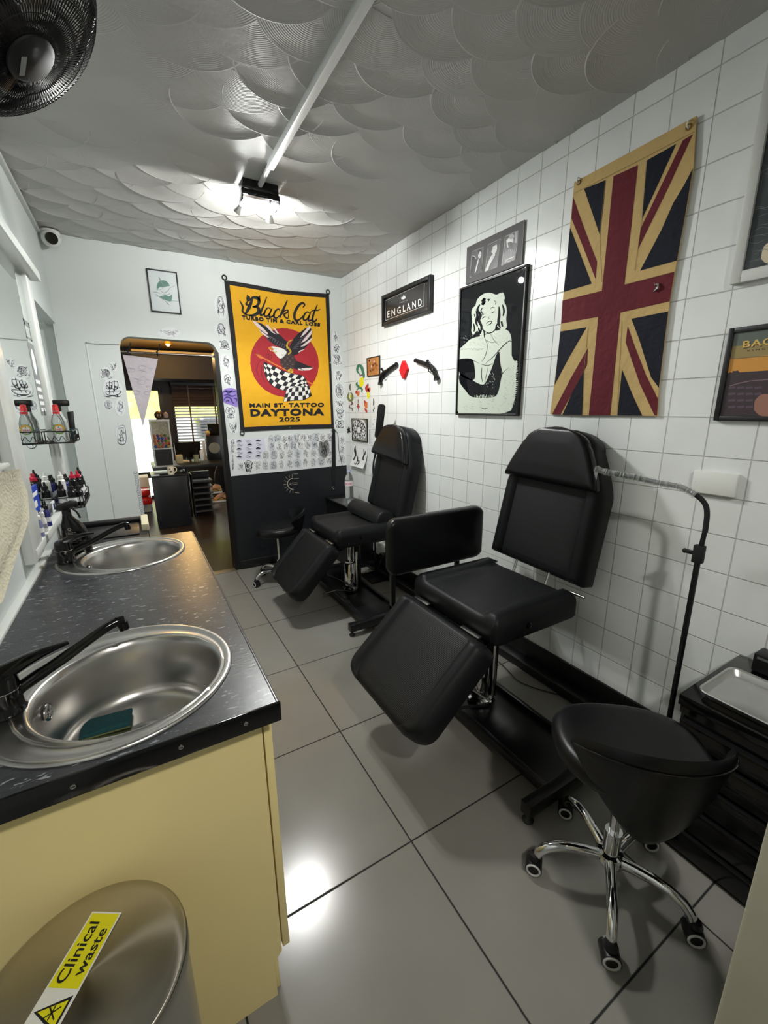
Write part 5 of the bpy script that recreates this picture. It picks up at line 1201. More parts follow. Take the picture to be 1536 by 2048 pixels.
m = MB(); pts = [(1.70, 1.72, .006), (1.69, 1.55, .006), (1.655, 1.40, .006), (1.67, 1.33, .006), (1.70, 1.27, .006), (1.735, 1.215, .006), (1.748, 1.17, .006), (1.745, .9, .006)]
m.tube(pts, .0028, M_black, n=6); tag(m.build('floor_cable'), 'thin black cable on the floor tiles beneath the near treatment chair', 'cable')
m = MB(); m.tube([(1.05, 3.36, .012), (1.2, 3.32, .006), (1.45, 3.35, .006), (1.62, 3.22, .006)], .003, M_black, n=6); tag(m.build('floor_cable'), 'thin black cable on the floor behind the far treatment chair', 'cable')
# ================================================================== THINGS ON THE WALLS
def ext(pts, ax, val, crop=(0, 0, 1)):
    q = [on(crop[0]+x/crop[2], crop[1]+y/crop[2], ax, val) for x, y in pts]; o = 1 if ax == 0 else 0
    a = [p[o] for p in q]; z = [p.z for p in q]
    # corners given TL, TR, BR, BL
    lo = sorted(a); zz = sorted(z); return ((lo[0]+lo[1])/2, (lo[2]+lo[3])/2, (zz[0]+zz[1])/2, (zz[2]+zz[3])/2)
def frameR(t, e, fw, dep, mf, name='frame', wall=XR, bev=.003):
    y0, y1, z0, z1 = e; m = MB()
    for a in ((y0, y0+fw, z0, z1), (y1-fw, y1, z0, z1), (y0+fw, y1-fw, z0, z0+fw), (y0+fw, y1-fw, z1-fw, z1)): m.box((wall-dep, a[0], a[2]), (wall, a[1], a[3]), mf, bev=bev)
    return m.build(name, t)
# ---- England sign
CE = (640, 540, 4.877)
e = ext([(597, 258), (1072, 40), (1072, 400), (605, 552)], 0, XR-.03, CE)
t = thing('framed_sign', 'black framed Made in England sign with a white crown on the tiled wall', 'sign', (XR, (e[0]+e[1])/2, e[2]))
frameR(t, e, .026, .032, mat('black_frame', rgb(24, 25, 27), .4))
xf = XR-.010
m = MB(); m.box((xf, e[0]+.03, e[2]+.03), (XR, e[1]-.03, e[3]-.03), mat('charcoal_print', rgb(52, 50, 50), .12)); pnl = m.build('print', t, smooth=False)
a = Art(0, xf, -1, CE, .0005)
W_ = M_paper
a.text('ENGLAND', ((657, 402), (990, 275), (993, 345), (657, 468)), W_, 1, bold=.01, space=1.6)
a.text('MADE IN', ((776, 314), (852, 287), (853, 302), (777, 328)), mat('grey_letter', rgb(150, 148, 146), .6), 1, space=1.2)
a.sm([(795, 285), (790, 265), (800, 272), (803, 255), (810, 268), (813, 240), (818, 262), (828, 246), (828, 262), (834, 255), (830, 278), (812, 286)], W_, 1, res=2)
for p, q in (((637, 300), (1018, 125)), ((1018, 125), (1014, 350)), ((1014, 350), (640, 492)), ((640, 492), (637, 300))): a.stroke([p, q], 2.5, W_, 1, taper=False)
a.build('white_lettering', pnl, smooth=False)
# ---- triptych behind the poster
CT3 = (900, 440, 9.6)
e = ext([(360, 515), (1418, 22), (1375, 850), (305, 1240)], 0, XR-.012, CT3); e = (1.722, 2.152, 2.187, 2.386)
t = thing('photo_mount', 'grey card mount with three small black and white portraits above the large poster', 'picture', (XR, 1.94, 2.1))
m = MB(); m.box((XR-.010, e[0], e[2]), (XR, e[1], e[3]), mat('grey_mount_card', rgb(70, 68, 69), .6, noise=(30, .05))); m.box((XR-.012, e[0]-.002, e[2]), (XR-.002, e[0], e[3]), mat('card_edge', rgb(150, 148, 146), .6)); m.build('mount_card', t, smooth=False)
a = Art(0, XR-.010, -1, CT3, .0005); G1, G2, G3, G4 = [mat('photo_grey_%s' % n, rgb(v, v, v+1), .4) for n, v in (('dark', 30), ('mid', 78), ('light', 140), ('pale', 196))]
def quad(a, q, m_, l): a.poly(q, m_, l)
quad(a, [(418, 605), (645, 512), (612, 1000), (378, 1112)], G3, 1); quad(a, [(424, 612), (638, 524), (604, 992), (392, 1098)], G2, 2)
a.sm([(430, 700), (480, 700), (505, 760), (540, 740), (600, 740), (605, 990), (400, 1085), (415, 850)], G1, 3); a.sm([(560, 610), (595, 590), (608, 640), (590, 720), (560, 735), (545, 680)], G4, 4); a.sm([(545, 640), (548, 590), (575, 565), (610, 580), (612, 640), (600, 610), (570, 612), (555, 660)], G1, 5)
a.sm([(528, 800), (552, 740), (545, 830), (505, 985), (480, 1010)], G4, 4); a.stroke([(425, 690), (480, 700), (500, 750)], 12, G4, 4); a.stroke([(560, 672), (600, 662)], 5, G1, 5, smooth=False); a.stroke([(568, 705), (590, 700)], 4, G1, 5)
quad(a, [(735, 470), (975, 355), (905, 905), (665, 1000)], G3, 1); quad(a, [(742, 478), (966, 368), (896, 898), (676, 990)], G1, 2)
a.sm([(815, 500), (860, 460), (900, 470), (905, 560), (870, 640), (840, 660), (800, 620), (800, 550)], G4, 3); a.sm([(790, 560), (800, 490), (850, 455), (900, 470), (860, 490), (825, 520), (808, 600)], G1, 4)
a.sm([(670, 990), (720, 860), (770, 740), (820, 660), (870, 650), (860, 700), (810, 790), (760, 880), (735, 960)], G4, 4)
for yy in (675, 700, 725): a.stroke([(800, yy+20), (835, yy), (868, yy-6)], 5, G1, 5)
a.stroke([(822, 560), (850, 552)], 6, G1, 5); a.stroke([(866, 545), (888, 540)], 6, G1, 5); a.stroke([(845, 620), (878, 612)], 5, G1, 5)
quad(a, [(1060, 312), (1315, 195), (1300, 440), (1250, 760), (985, 880)], G3, 1); quad(a, [(1068, 322), (1305, 208), (1290, 440), (1240, 750), (1005, 868)], G1, 2)
a.sm([(1085, 400), (1140, 340), (1200, 320), (1225, 400), (1200, 470), (1150, 520), (1105, 520)], G4, 3); a.sm([(1140, 300), (1200, 270), (1240, 300), (1230, 340), (1180, 370), (1140, 350)], G3, 4); a.sm([(1110, 440), (1160, 420), (1210, 440), (1190, 520), (1140, 560)], G1, 4)
a.sm([(1035, 830), (1040, 660), (1080, 590), (1150, 560), (1230, 580), (1265, 640), (1240, 740)], G2, 3); a.stroke([(1150, 560), (1180, 620), (1175, 720)], 6, G4, 4); a.stroke([(1210, 570), (1190, 620)], 6, G4, 4); a.stroke([(1060, 830), (1100, 760), (1200, 720), (1230, 690)], 14, G4, 4); a.stroke([(1090, 800), (1180, 790)], 8, G4, 4)
a.poly([(1250, 225), (1303, 205), (1285, 440), (1240, 440)], G3, 3)
a.build('portrait_photos', t, smooth=False)
# ---- large black framed portrait poster (generic stand-in portrait of a woman in a fur wrap)
CP = (900, 420, 4.761); XP = XR-.020
e = ext([(88, 745), (738, 515), (640, 1965), (55, 1950)], 0, XP, CP)
t = thing('framed_poster', 'tall black framed stencil poster of a curly haired woman in a pale fur wrap', 'poster', (XR, (e[0]+e[1])/2, e[2]))
frameR(t, e, .012, .022, mat('black_frame', (0, 0, 0)))
xf = XR-.015
m = MB(); m.box((xf, e[0]+.008, e[2]+.008), (XR, e[1]-.008, e[3]-.008), mat('glazed_black_print', rgb(12, 15, 19), .6, spec=.05, coat=.55, coat_rough=.015)); pnl = m.build('print', t, smooth=False)
a = Art(0, xf, -1, CP, .0002); PL = mat('pale_stencil_ink', rgb(200, 208, 196), .6, spec=.05, coat=.55, coat_rough=.015); DK = mat('glazed_black_print', (0, 0, 0))
a.sm([(95, 1320), (150, 1270), (205, 1225), (330, 1190), (430, 1150), (540, 1140), (585, 1220), (592, 1390), (640, 1445), (628, 1560), (625, 1700), (605, 1840), (520, 1932), (80, 1932), (85, 1600)], PL, 1, 3)
a.sm([(245, 905), (262, 850), (320, 798), (385, 788), (440, 806), (480, 790), (512, 792), (528, 880), (542, 960), (535, 1040), (540, 1120), (490, 1145), (450, 1110), (420, 1150), (372, 1172), (330, 1180), (300, 1215), (262, 1150), (222, 1190), (203, 1150), (212, 1070), (205, 960)], PL, 2, 3)
for P_, w_ in (([(250, 960), (262, 1010), (250, 1060), (262, 1110)], 26), ([(285, 900), (262, 950), (290, 1000), (275, 1050), (300, 1110), (290, 1180)], 30), ([(300, 870), (330, 845), (310, 900), (340, 870)], 26), ([(225, 1080), (235, 1130), (228, 1160)], 16), ([(320, 1000), (296, 960), (310, 930)], 12), ([(270, 1120), (282, 1160), (276, 1195)], 20), ([(350, 855), (375, 850), (360, 880)], 9), ([(468, 920), (470, 1000), (462, 1070), (480, 1130)], 26), ([(500, 900), (515, 960), (505, 1010)], 20), ([(490, 1060), (500, 1110)], 22), ([(452, 1080), (440, 1120), (450, 1150)], 18), ([(520, 850), (528, 900)], 12), ([(310, 1130), (325, 1160), (328, 1215)], 14), ([(232, 990), (240, 1020)], 12), ([(420, 860), (438, 880), (430, 900)], 7)): a.stroke(P_, w_, DK, 3)
a.stroke([(325, 1150), (365, 1172), (410, 1160), (445, 1115)], 10, DK, 3)
for P_, w_ in (([(385, 945), (405, 925), (430, 935)], 5), ([(392, 985), (412, 972), (426, 965)], 8), ([(300, 1010), (318, 985), (345, 985)], 5), ([(306, 1035), (325, 1020), (342, 1014)], 8), ([(362, 1000), (372, 1030), (382, 1035)], 4), ([(345, 1085), (370, 1062), (400, 1062), (385, 1085), (352, 1100)], 9)): a.stroke(P_, w_, DK, 3)
a.sm([(440, 1380), (470, 1350), (472, 1450), (492, 1560), (480, 1640), (455, 1745), (400, 1785), (215, 1782), (150, 1720), (92, 1640), (98, 1560), (180, 1600), (290, 1660), (340, 1640), (400, 1500)], DK, 3, 3)
a.sm([(590, 1245), (640, 1160), (640, 1430), (592, 1400)], DK, 2, 2)
a.stroke([(340, 1460), (420, 1390), (500, 1300), (560, 1250), (592, 1252)], 8, DK, 3); a.stroke([(590, 1250), (590, 1390)], 6, DK, 3)
rnd = random.Random(6)
for i in range(26):
    x = 310+rnd.uniform(0, 120); y = 1500+rnd.uniform(0, 190); a.stroke([(x, y), (x+6, y+8)], 3, PL, 4)
for i in range(26):
    y = 1430+i*19; x = 636-(max(0, i-14)*5); a.stroke([(x-22, y), (x+rnd.uniform(4, 16), y-rnd.uniform(2, 12))], 8, PL if i < 26 else DK, 2)
for i in range(16): x = 100+i*14; a.stroke([(x, 1330+rnd.uniform(-10, 10)), (x+12, 1320)], 3, DK, 3)
for i in range(14): x = 240+i*14; a.stroke([(x, 1790), (x+rnd.uniform(-6, 6), 1770-rnd.uniform(0, 12))], 7, PL, 4)
rnd = random.Random(21)
MG = mat('stencil_grey', rgb(150, 160, 150), .6, spec=.05, coat=.55, coat_rough=.015)
for i in range(120):
    x, y = rnd.choice(((rnd.uniform(110, 560), rnd.uniform(1190, 1300)), (rnd.uniform(500, 620), rnd.uniform(1480, 1850)), (rnd.uniform(110, 560), rnd.uniform(1800, 1920))))
    a.stroke([(x, y), (x+rnd.uniform(4, 14), y+rnd.uniform(-6, 6)), (x+rnd.uniform(10, 22), y+rnd.uniform(4, 16))], 2.6, MG, 3)
for P_, w_ in (([(330, 1215), (355, 1290), (340, 1380), (300, 1450)], 5), ([(385, 1180), (420, 1240), (470, 1290)], 4), ([(330, 1230), (390, 1260), (450, 1255)], 4), ([(300, 1470), (360, 1480), (410, 1460)], 6), ([(305, 1500), (300, 1570), (310, 1640)], 7), ([(360, 1500), (345, 1580), (330, 1640)], 5), ([(120, 1450), (200, 1430), (280, 1460)], 5), ([(470, 1360), (475, 1460), (500, 1560)], 9)): a.stroke(P_, w_, DK, 3)
a.sm([(92, 1420), (150, 1412), (215, 1425), (235, 1500), (238, 1600), (190, 1620), (92, 1560)], DK, 3, 3)
a.stroke([(290, 1880), (330, 1895), (365, 1880)], 6, DK, 3); a.stroke([(560, 1500), (500, 1560), (470, 1660)], 5, DK, 3)
a.build('stencil_portrait', pnl, smooth=False)
# ---- flag
CF = (1080, 200, 3.103)
t = thing('union_flag', 'aged tan, red and navy Union flag hung lengthwise on the tiled wall', 'flag', (XR, 1.2, 1.44))
TAN = mat('aged_tan_cotton', rgb(190, 162, 108), .9, noise=(9, .07), bump=(14, .8, .012)); NAV = mat('navy_cotton', rgb(13, 18, 32), .9, noise=(9, .15), bump=(14, .8, .012)); RED = mat('wine_red_cotton', rgb(94, 26, 37), .9, noise=(9, .10), bump=(14, .8, .012))
XFL = XR-.012
a = Art(0, XFL, -1, CF, .0008)
outl = [(213, 510), (330, 448), (480, 366), (650, 275), (820, 182), (972, 98), (960, 300), (952, 430), (900, 720), (850, 1000), (805, 1250), (770, 1530), (738, 1790), (728, 1962), (600, 1960), (430, 1956), (250, 1958), (63, 1950), (85, 1790), (110, 1600), (130, 1400), (146, 1200), (168, 980), (187, 790), (205, 600)]
a.poly(outl, TAN, 1)
b_ = [a.P(x, y, 1) for x, y in outl]; b2 = [v+Vector((.006, 0, 0)) for v in b_]; n_ = len(outl)
a.add(b2, [tuple(range(n_))[::-1]], TAN); a.add(b_+b2, [(i, (i+1) % n_, n_+(i+1) % n_, n_+i) for i in range(n_)], TAN)
for q in ([(275, 552), (408, 497), (397, 640), (372, 838)], [(188, 792), (322, 1140), (148, 1192), (168, 985)], [(665, 375), (847, 272), (735, 520), (635, 738)], [(949, 425), (902, 715), (851, 997), (622, 1060), (690, 930), (755, 805), (828, 640), (900, 520)],
          [(127, 1437), (290, 1411), (180, 1600), (92, 1768), (110, 1600)], [(275, 1682), (262, 1956), (140, 1953), (200, 1820)], [(568, 1358), (797, 1312), (768, 1540), (739, 1786), (690, 1720), (655, 1610), (615, 1480)], [(510, 1672), (482, 1957), (636, 1959), (580, 1840)]): a.poly(q, NAV, 2)
for q in ([(457, 474), (609, 404), (570, 760), (525, 1146), (836, 1066), (806, 1250), (500, 1320), (470, 1620), (437, 1957), (304, 1956), (335, 1640), (362, 1346), (132, 1388), (141, 1245), (385, 1184), (425, 800)],
          [(207, 602), (262, 760), (355, 1004), (347, 1114), (270, 915), (196, 735)], [(888, 251), (950, 213), (790, 560), (608, 928), (625, 800), (740, 560)], [(298, 1540), (293, 1645), (210, 1800), (128, 1953), (76, 1951), (190, 1730)], [(545, 1402), (590, 1530), (660, 1710), (735, 1858), (727, 1958), (712, 1957), (620, 1760), (533, 1505)]): a.poly(q, RED, 2)
SE = mat('seam_thread', rgb(140, 116, 76), .9)
for q in ([(215, 580), (600, 385), (960, 198)], [(662, 378), (635, 740), (590, 1060)], [(408, 500), (372, 838), (385, 1130)], [(530, 1145), (836, 1066)], [(300, 1412), (275, 1680), (265, 1955)], [(510, 1370), (480, 1955)]): a.stroke(q, 2.2, SE, 3, smooth=False, taper=False)
a.build('cloth', t, smooth=False)
for (x, y) in ((240, 512), (922, 168)):
    p = on(CF[0]+x/CF[2], CF[1]+y/CF[2], 0, XFL-.002); m = MB(); m.ring(p, (1, 0, 0), .0085, .0024, mat('brass_eyelet', rgb(150, 120, 70), .35, .8), n=20, k=6); ey = m.build('eyelet', t)
    m = MB(); m.tube([p+Vector((.012, 0, .018)), p+Vector((-.008, 0, .016)), p+Vector((-.010, 0, .0)), p+Vector((.0, 0, -.004))], .0026, M_white_plastic, n=7); m.build('hook', ey)
p = on(CF[0]+722/CF[2], CF[1]+1165/CF[2], 0, XFL-.004); m = MB(); m.tube([p+Vector((0, .006, .012)), p+Vector((-.004, -.006, .010)), p+Vector((-.006, -.008, -.002)), p+Vector((-.004, .004, -.012))], .0045, M_chrome, n=8); m.cyl(p+Vector((.01, 0, 0)), p, .003, .003, M_chrome)
tag(m.build('coat_hook'), 'small chrome hook poking through the red band of the flag', 'hook')
# ---- white framed picture at the right edge
t = thing('framed_picture', 'large white framed dark picture cut off by the right edge, beside the flag', 'picture', (XR, .55, 1.87))
xf = XR-.02; y1 = .770; z0, z1 = 1.872, 2.50; y0 = .22
m = MB()
for q in ((y1-.030, y1, z0, z1), (y0, y0+.03, z0, z1), (y0+.03, y1-.03, z0, z0+.036), (y0+.03, y1-.03, z1-.036, z1)): m.box((xf-.006, q[0], q[2]), (XR, q[1], q[3]), mat('white_frame', rgb(196, 198, 194), .5, noise=(30, .05), bump=(60, .3, .002)), bev=.002)
m.build('frame', t)
m = MB(); m.box((xf+.004, y0+.025, z0+.03), (XR, y1-.028, z1-.03), mat('dark_green_painting', rgb(52, 60, 62), .4, coat=1, noise=(7, .55))); pc = m.build('painting', t, smooth=False)
a = Art(0, xf+.004, -1, CF, .0008); rnd = random.Random(12); GP = mat('pale_paint_stroke', rgb(120, 128, 126), .5); WP = mat('fur_white_paint', rgb(210, 196, 168), .5)
for i in range(16):
    x = 1290+rnd.uniform(0, 110); y = 420+rnd.uniform(0, 640); a.stroke([(x, y), (x+50, y-14+rnd.uniform(-20, 20)), (x+105, y-20)], 2.5, GP, 1)
a.sm([(1372, 985), (1385, 920), (1420, 885), (1450, 900), (1450, 1010), (1400, 1010)], WP, 1)
a.build('paint_strokes', pc, smooth=False)
# ---- bagley poster
CB = (1330, 560, 4.267)
t = thing('framed_poster', 'black framed sunset travel style poster cut off by the right edge', 'poster', (XR, .55, 1.42))
xf = XR-.018; e = (.28, .758, 1.424, 1.738)
pts = [on(CB[0]+x/CB[2], CB[1]+y/CB[2], 0, xf) for x, y in ((543, 415), (412, 1200))]; e = (.26, (pts[0].y+pts[1].y)/2, pts[1].z, pts[0].z)
frameR(t, e, .017, .02, mat('black_frame', (0, 0, 0)))
xf = XR-.012
SK1, SK2, SK3, SK4 = mat('dusk_teal', rgb(96, 104, 98), .4, noise=(5, .06)), mat('dusk_olive', rgb(150, 132, 84), .4, noise=(5, .06)), mat('sunset_orange', rgb(206, 146, 66), .4, noise=(5, .08)), mat('dusk_plum', rgb(62, 50, 56), .4, noise=(14, .2))
zt, zb = e[3]-.015, e[2]+.015; H_ = zt-zb
m = MB()
for (a0, a1, mm_) in ((1.0, .84, SK1), (.84, .70, SK2), (.70, .53, SK3), (.53, 0, SK4)): m.box((xf, e[0]+.01, zb+H_*a1), (XR, e[1]-.014, zb+H_*a0), mm_)
pc = m.build('print', t, smooth=False)
a = Art(0, xf, -1, CB, .0005)
a.text("BAGLEY'S", ((668, 520), (1250, 440), (1250, 510), (662, 580)), mat('letter_gold', rgb(214, 180, 96), .5), 2, bold=.02, space=1.1)
a.text("BAGLEY'S", ((674, 526), (1256, 446), (1256, 516), (668, 586)), SK4, 1, bold=.02, space=1.1)
a.text("KING'S CROSS", ((704, 596), (1160, 545), (1160, 560), (704, 612)), SK4, 1, space=1.5)
a.poly([(548, 800), (555, 785), (575, 792), (580, 775), (600, 778), (620, 770), (640, 790), (690, 795), (700, 780), (720, 795), (745, 785), (760, 805), (790, 790), (820, 778), (845, 782), (900, 800), (900, 850), (548, 850)], SK4, 1)
a.stroke([(555, 905), (640, 880), (760, 858), (900, 850)], 5, mat('pale_mauve', rgb(150, 122, 130), .5), 2, taper=False)
for i in range(16): a.stroke([(540+(i % 4)*75, 920+(i//4)*55), (600+(i % 4)*75, 915+(i//4)*55)], 22, mat('dusk_slate', rgb(88, 74, 86), .5), 1, taper=True)
a.sm([(760, 1110), (770, 1030), (820, 980), (880, 975), (960, 990), (960, 1170), (820, 1160)], mat('dusk_pink', rgb(150, 108, 92), .5), 2)
a.stroke([(560, 670), (640, 668), (760, 655), (880, 650)], 5, SK1, 2)
a.build('lettering_and_skyline', pc, smooth=False)

# ---- two flintlock pistols and the red coffin plaque
def pistol(pts_b, pts_g, px_guard, lab, flint):
    t = thing('flintlock_pistol', lab, 'pistol', on(*pts_b[1], 0, XR)); GM = mat('gunmetal', rgb(26, 26, 26), .35, .5, noise=(30, .3))
    X = XR-.018; b0, b1 = on(*pts_b[0], 0, X), on(*pts_b[1], 0, X)
    m = MB(); m.tube([b0, b1], [.0145, .017], GM, n=12, smooth=False, cap=True); m.ring(b0, b1-b0, .0125, .004, GM, n=18); m.build('barrel', t)
    m = MB(); g = [on(*p, 0, X) for p in pts_g]; m.tube(g, [.016, .019, .018, .015, .014, .018, .022], GM, n=10); m.build('grip', t)
    m = MB(); m.tube([on(*p, 0, X) for p in px_guard], .0035, GM, n=7); m.build('trigger_guard', t)
    m = MB(); m.tube([on(*p, 0, X) for p in flint], .006, GM, n=7); m.sphere(on(*flint[-1], 0, X), .010, GM, 10, 6); m.build('hammer', t)
c6 = lambda x, y: (640+x/4.877, 540+y/4.877)
pistol((c6(746, 918), c6(635, 1000)), [c6(650, 990), c6(620, 1010), c6(598, 1040), c6(588, 1075), c6(586, 1100), c6(588, 1116)], [c6(612, 1025), c6(622, 1058), c6(640, 1040), c6(645, 1010)], 'dark flintlock pistol left of the red plaque, muzzle up to the right', [c6(622, 1000), c6(612, 985), c6(602, 966)])
pistol((c6(932, 882), c6(1048, 925)), [c6(1040, 920), c6(1080, 945), c6(1108, 980), c6(1124, 1020), c6(1134, 1050), c6(1138, 1068)], [c6(1060, 950), c6(1060, 985), c6(1082, 996), c6(1094, 970)], 'dark flintlock pistol right of the red plaque, muzzle up to the left', [c6(1062, 930), c6(1058, 905), c6(1050, 888)])
a_ = [on(*c6(x, y), 0, XR) for x, y in ((820, 885), (837, 885), (872, 968), (838, 1062), (820, 1062), (790, 980))]
m = MB(); fr = [Vector((XR-.022, p.y, p.z)) for p in a_]; cc = sum(fr, Vector())/6
m.loft([a_, [Vector((XR-.014, p.y, p.z)) for p in a_], [cc+(p-cc)*.90 for p in fr]], mat('glossy_red', rgb(196, 30, 38), .25), False, True)
tag(m.build('red_plaque', angle=20), 'small glossy red diamond shaped plaque between the two pistols', 'plaque')
# ---- small brown framed picture, mandala frame, papers
def pic(name, lab, cat, px, dep, fw, mf, mp, artf=None, an='drawing'):
    e = ext(px, 0, XR-dep); t = thing(name, lab, cat, (XR, (e[0]+e[1])/2, e[2]))
    if fw: frameR(t, e, fw, dep, mf, bev=.001)
    m = MB(); m.box((XR-dep*.6, e[0]+fw*.8, e[2]+fw*.8), (XR, e[1]-fw*.8, e[3]-fw*.8), mp); pp = m.build('print', t, smooth=False)
    if artf:
        a = Art(0, XR-dep*.6, -1, (640, 540, 4.877), .0005); artf(a); a.build(an, pp, smooth=False)
    return t
def art_brown(a):
    rnd = random.Random(1); B1, B2 = mat('brown_ink', rgb(110, 58, 30), .6), mat('pale_pink_ink', rgb(216, 170, 150), .6)
    for i in range(9):
        x = 480+rnd.uniform(0, 80); y = 880+rnd.uniform(0, 120); a.sm([(x, y-12), (x+9, y), (x+4, y+14), (x-9, y+4)], rnd.choice((B1, B2)), 1, 2)
    for i in range(6):
        x = 475+i*15; a.stroke([(x, 880+rnd.uniform(0, 30)), (x+6, 930), (x-4, 980), (x+5, 1015)], 3, B1, 2)
pic('framed_picture', 'small brown toned picture in a thin dark frame left of the first pistol', 'picture', [(733, 716), (758.5, 711), (758.5, 750), (733.5, 753.5)], .012, .006, mat('black_frame', (0, 0, 0)), mat('tan_print', rgb(176, 120, 66), .4, noise=(20, .2)), art_brown)
def art_mand(a):
    rnd = random.Random(2)
    a.sm([(330, 1475), (380, 1455), (430, 1470), (452, 1560), (430, 1650), (330, 1630), (318, 1550)], M_paper, 1)
    for k in range(2): 
        s_ = 1-k*.62; a.stroke([(382+62*s_*math.cos(2*PI*j/24), 1562+(98*s_)*math.sin(2*PI*j/24)+10*s_*math.cos(2*PI*j/24)) for j in range(25)], 5, M_ink if k % 2 else M_ink_dark, 2, smooth=False, taper=False)
    for k in range(14):
        an = k*2*PI/14; c_, q_ = math.cos(an), math.sin(an); a.stroke([(382+24*c_, 1562+36*q_+4*c_), (382+46*math.cos(an+.2), 1562+70*math.sin(an+.2)+7*c_), (382+58*c_, 1562+90*q_+9*c_), (382+44*math.cos(an-.2), 1562+68*math.sin(an-.2)+7*c_), (382+24*c_, 1562+36*q_+4*c_)], 5, M_ink_dark if k % 2 else M_ink, 2)
    for k in range(34):
        an = rnd.uniform(0, 6.28); r = rnd.uniform(.3, 1); a.sm([(382+62*r*math.cos(an)+d[0], 1562+96*r*math.sin(an)+d[1]) for d in ((-6, 0), (0, -9), (6, 0), (0, 9))], M_ink_dark, 3, 1)
pic('framed_picture', 'black framed black and white ornamental drawing over the curled paper sheet', 'picture', [(702.5, 836.5), (733.5, 837.5), (734.5, 885), (704, 880.5)], .012, .007, mat('black_frame', (0, 0, 0)), mat('grey_green_print', rgb(132, 134, 122), .4, noise=(20, .1)), art_mand)
t = thing('paper_sheet', 'loose white sheet with black flourish designs curling off the tiles', 'paper sheet', (XR, 3.62, 1.0))
m = MB(); q = [on(x, y, 0, XR-.003) for x, y in ((707, 891.5), (736, 893.5), (732.5, 937), (704.5, 929.5))]
rings = []
for i in range(7):
    f = i/6; l = q[0].lerp(q[3], f); r = q[1].lerp(q[2], f); off = Vector((-.030*f**3, 0, 0)); rings.append([l+off, l.lerp(r, .5)+off*1.1, r+off*1.2])
m.loft(rings, M_paper, closed=False); ps = m.build('paper', t)
a = Art(0, XR-.006, -1, (640, 540, 4.877), .0005)
for P_, w_ in (([(345, 1715), (338, 1760), (350, 1800), (336, 1850)], 12), ([(345, 1740), (352, 1790), (340, 1850)], 8), ([(360, 1800), (375, 1840), (372, 1875)], 9), ([(372, 1850), (395, 1870), (385, 1895)], 9), ([(395, 1855), (405, 1850)], 5), ([(425, 1750), (432, 1790), (425, 1840), (438, 1850)], 10), ([(446, 1765), (440, 1800)], 7), ([(355, 1870), (365, 1890), (380, 1880)], 7)): a.stroke(P_, w_, M_ink_dark, 1)
o = a.build('flourish_designs', ps, smooth=False)
for v in o.data.vertices: f = max(0, min(1, (1.13-v.co.z)/.2)); v.co.x -= .034*f**3
t = thing('paper_strip', 'narrow sheet with a vertical line of script lettering right of the ornamental drawing', 'paper sheet', (XR, 3.38, 1.0))
a = Art(0, XR-.001, -1, (640, 540, 4.877), .0005); a.poly([(468, 1540), (500, 1545), (498, 1712), (466, 1706)], M_paper, 0); a.build('paper', t, smooth=False)
a = Art(0, XR-.001, -1, (640, 540, 4.877), .0005)
rnd = random.Random(3)
for i in range(14): y = 1552+i*10.5; a.stroke([(480+rnd.uniform(-2, 2), y), (492, y+3), (481, y+6), (490, y+9)], 2.4, M_ink, 1)
a.build('lettering', t, smooth=False)
t = thing('paper_strip', 'sheet with grey lettering half hidden by the bent lamp stem', 'paper sheet', (XR, 3.3, .9))
a = Art(0, XR-.001, -1, (640, 540, 4.877), .0005); a.poly([(470, 1718), (540, 1722), (532, 1990), (480, 1985)], M_paper, 0)
for i in range(14): y = 1740+i*13; a.stroke([(522, y), (532, y+3), (524, y+7)], 4, M_ink, 1); a.stroke([(482, y+4), (490, y+8)], 3, M_ink_soft, 1)
a.build('paper', t, smooth=False)
t = thing('paper_strip', 'small white paper with two little marks left of the lamp panel head', 'paper sheet', (XR, 3.3, 1.3))
a = Art(0, XR-.001, -1, (640, 540, 4.877), .0005); a.poly([(508, 1440), (545, 1440), (545, 1530), (508, 1530)], M_paper, 0); a.stroke([(525, 1455), (537, 1460)], 5, M_ink, 1); a.stroke([(513, 1500), (520, 1510)], 5, M_ink, 1); a.build('paper', t, smooth=False)

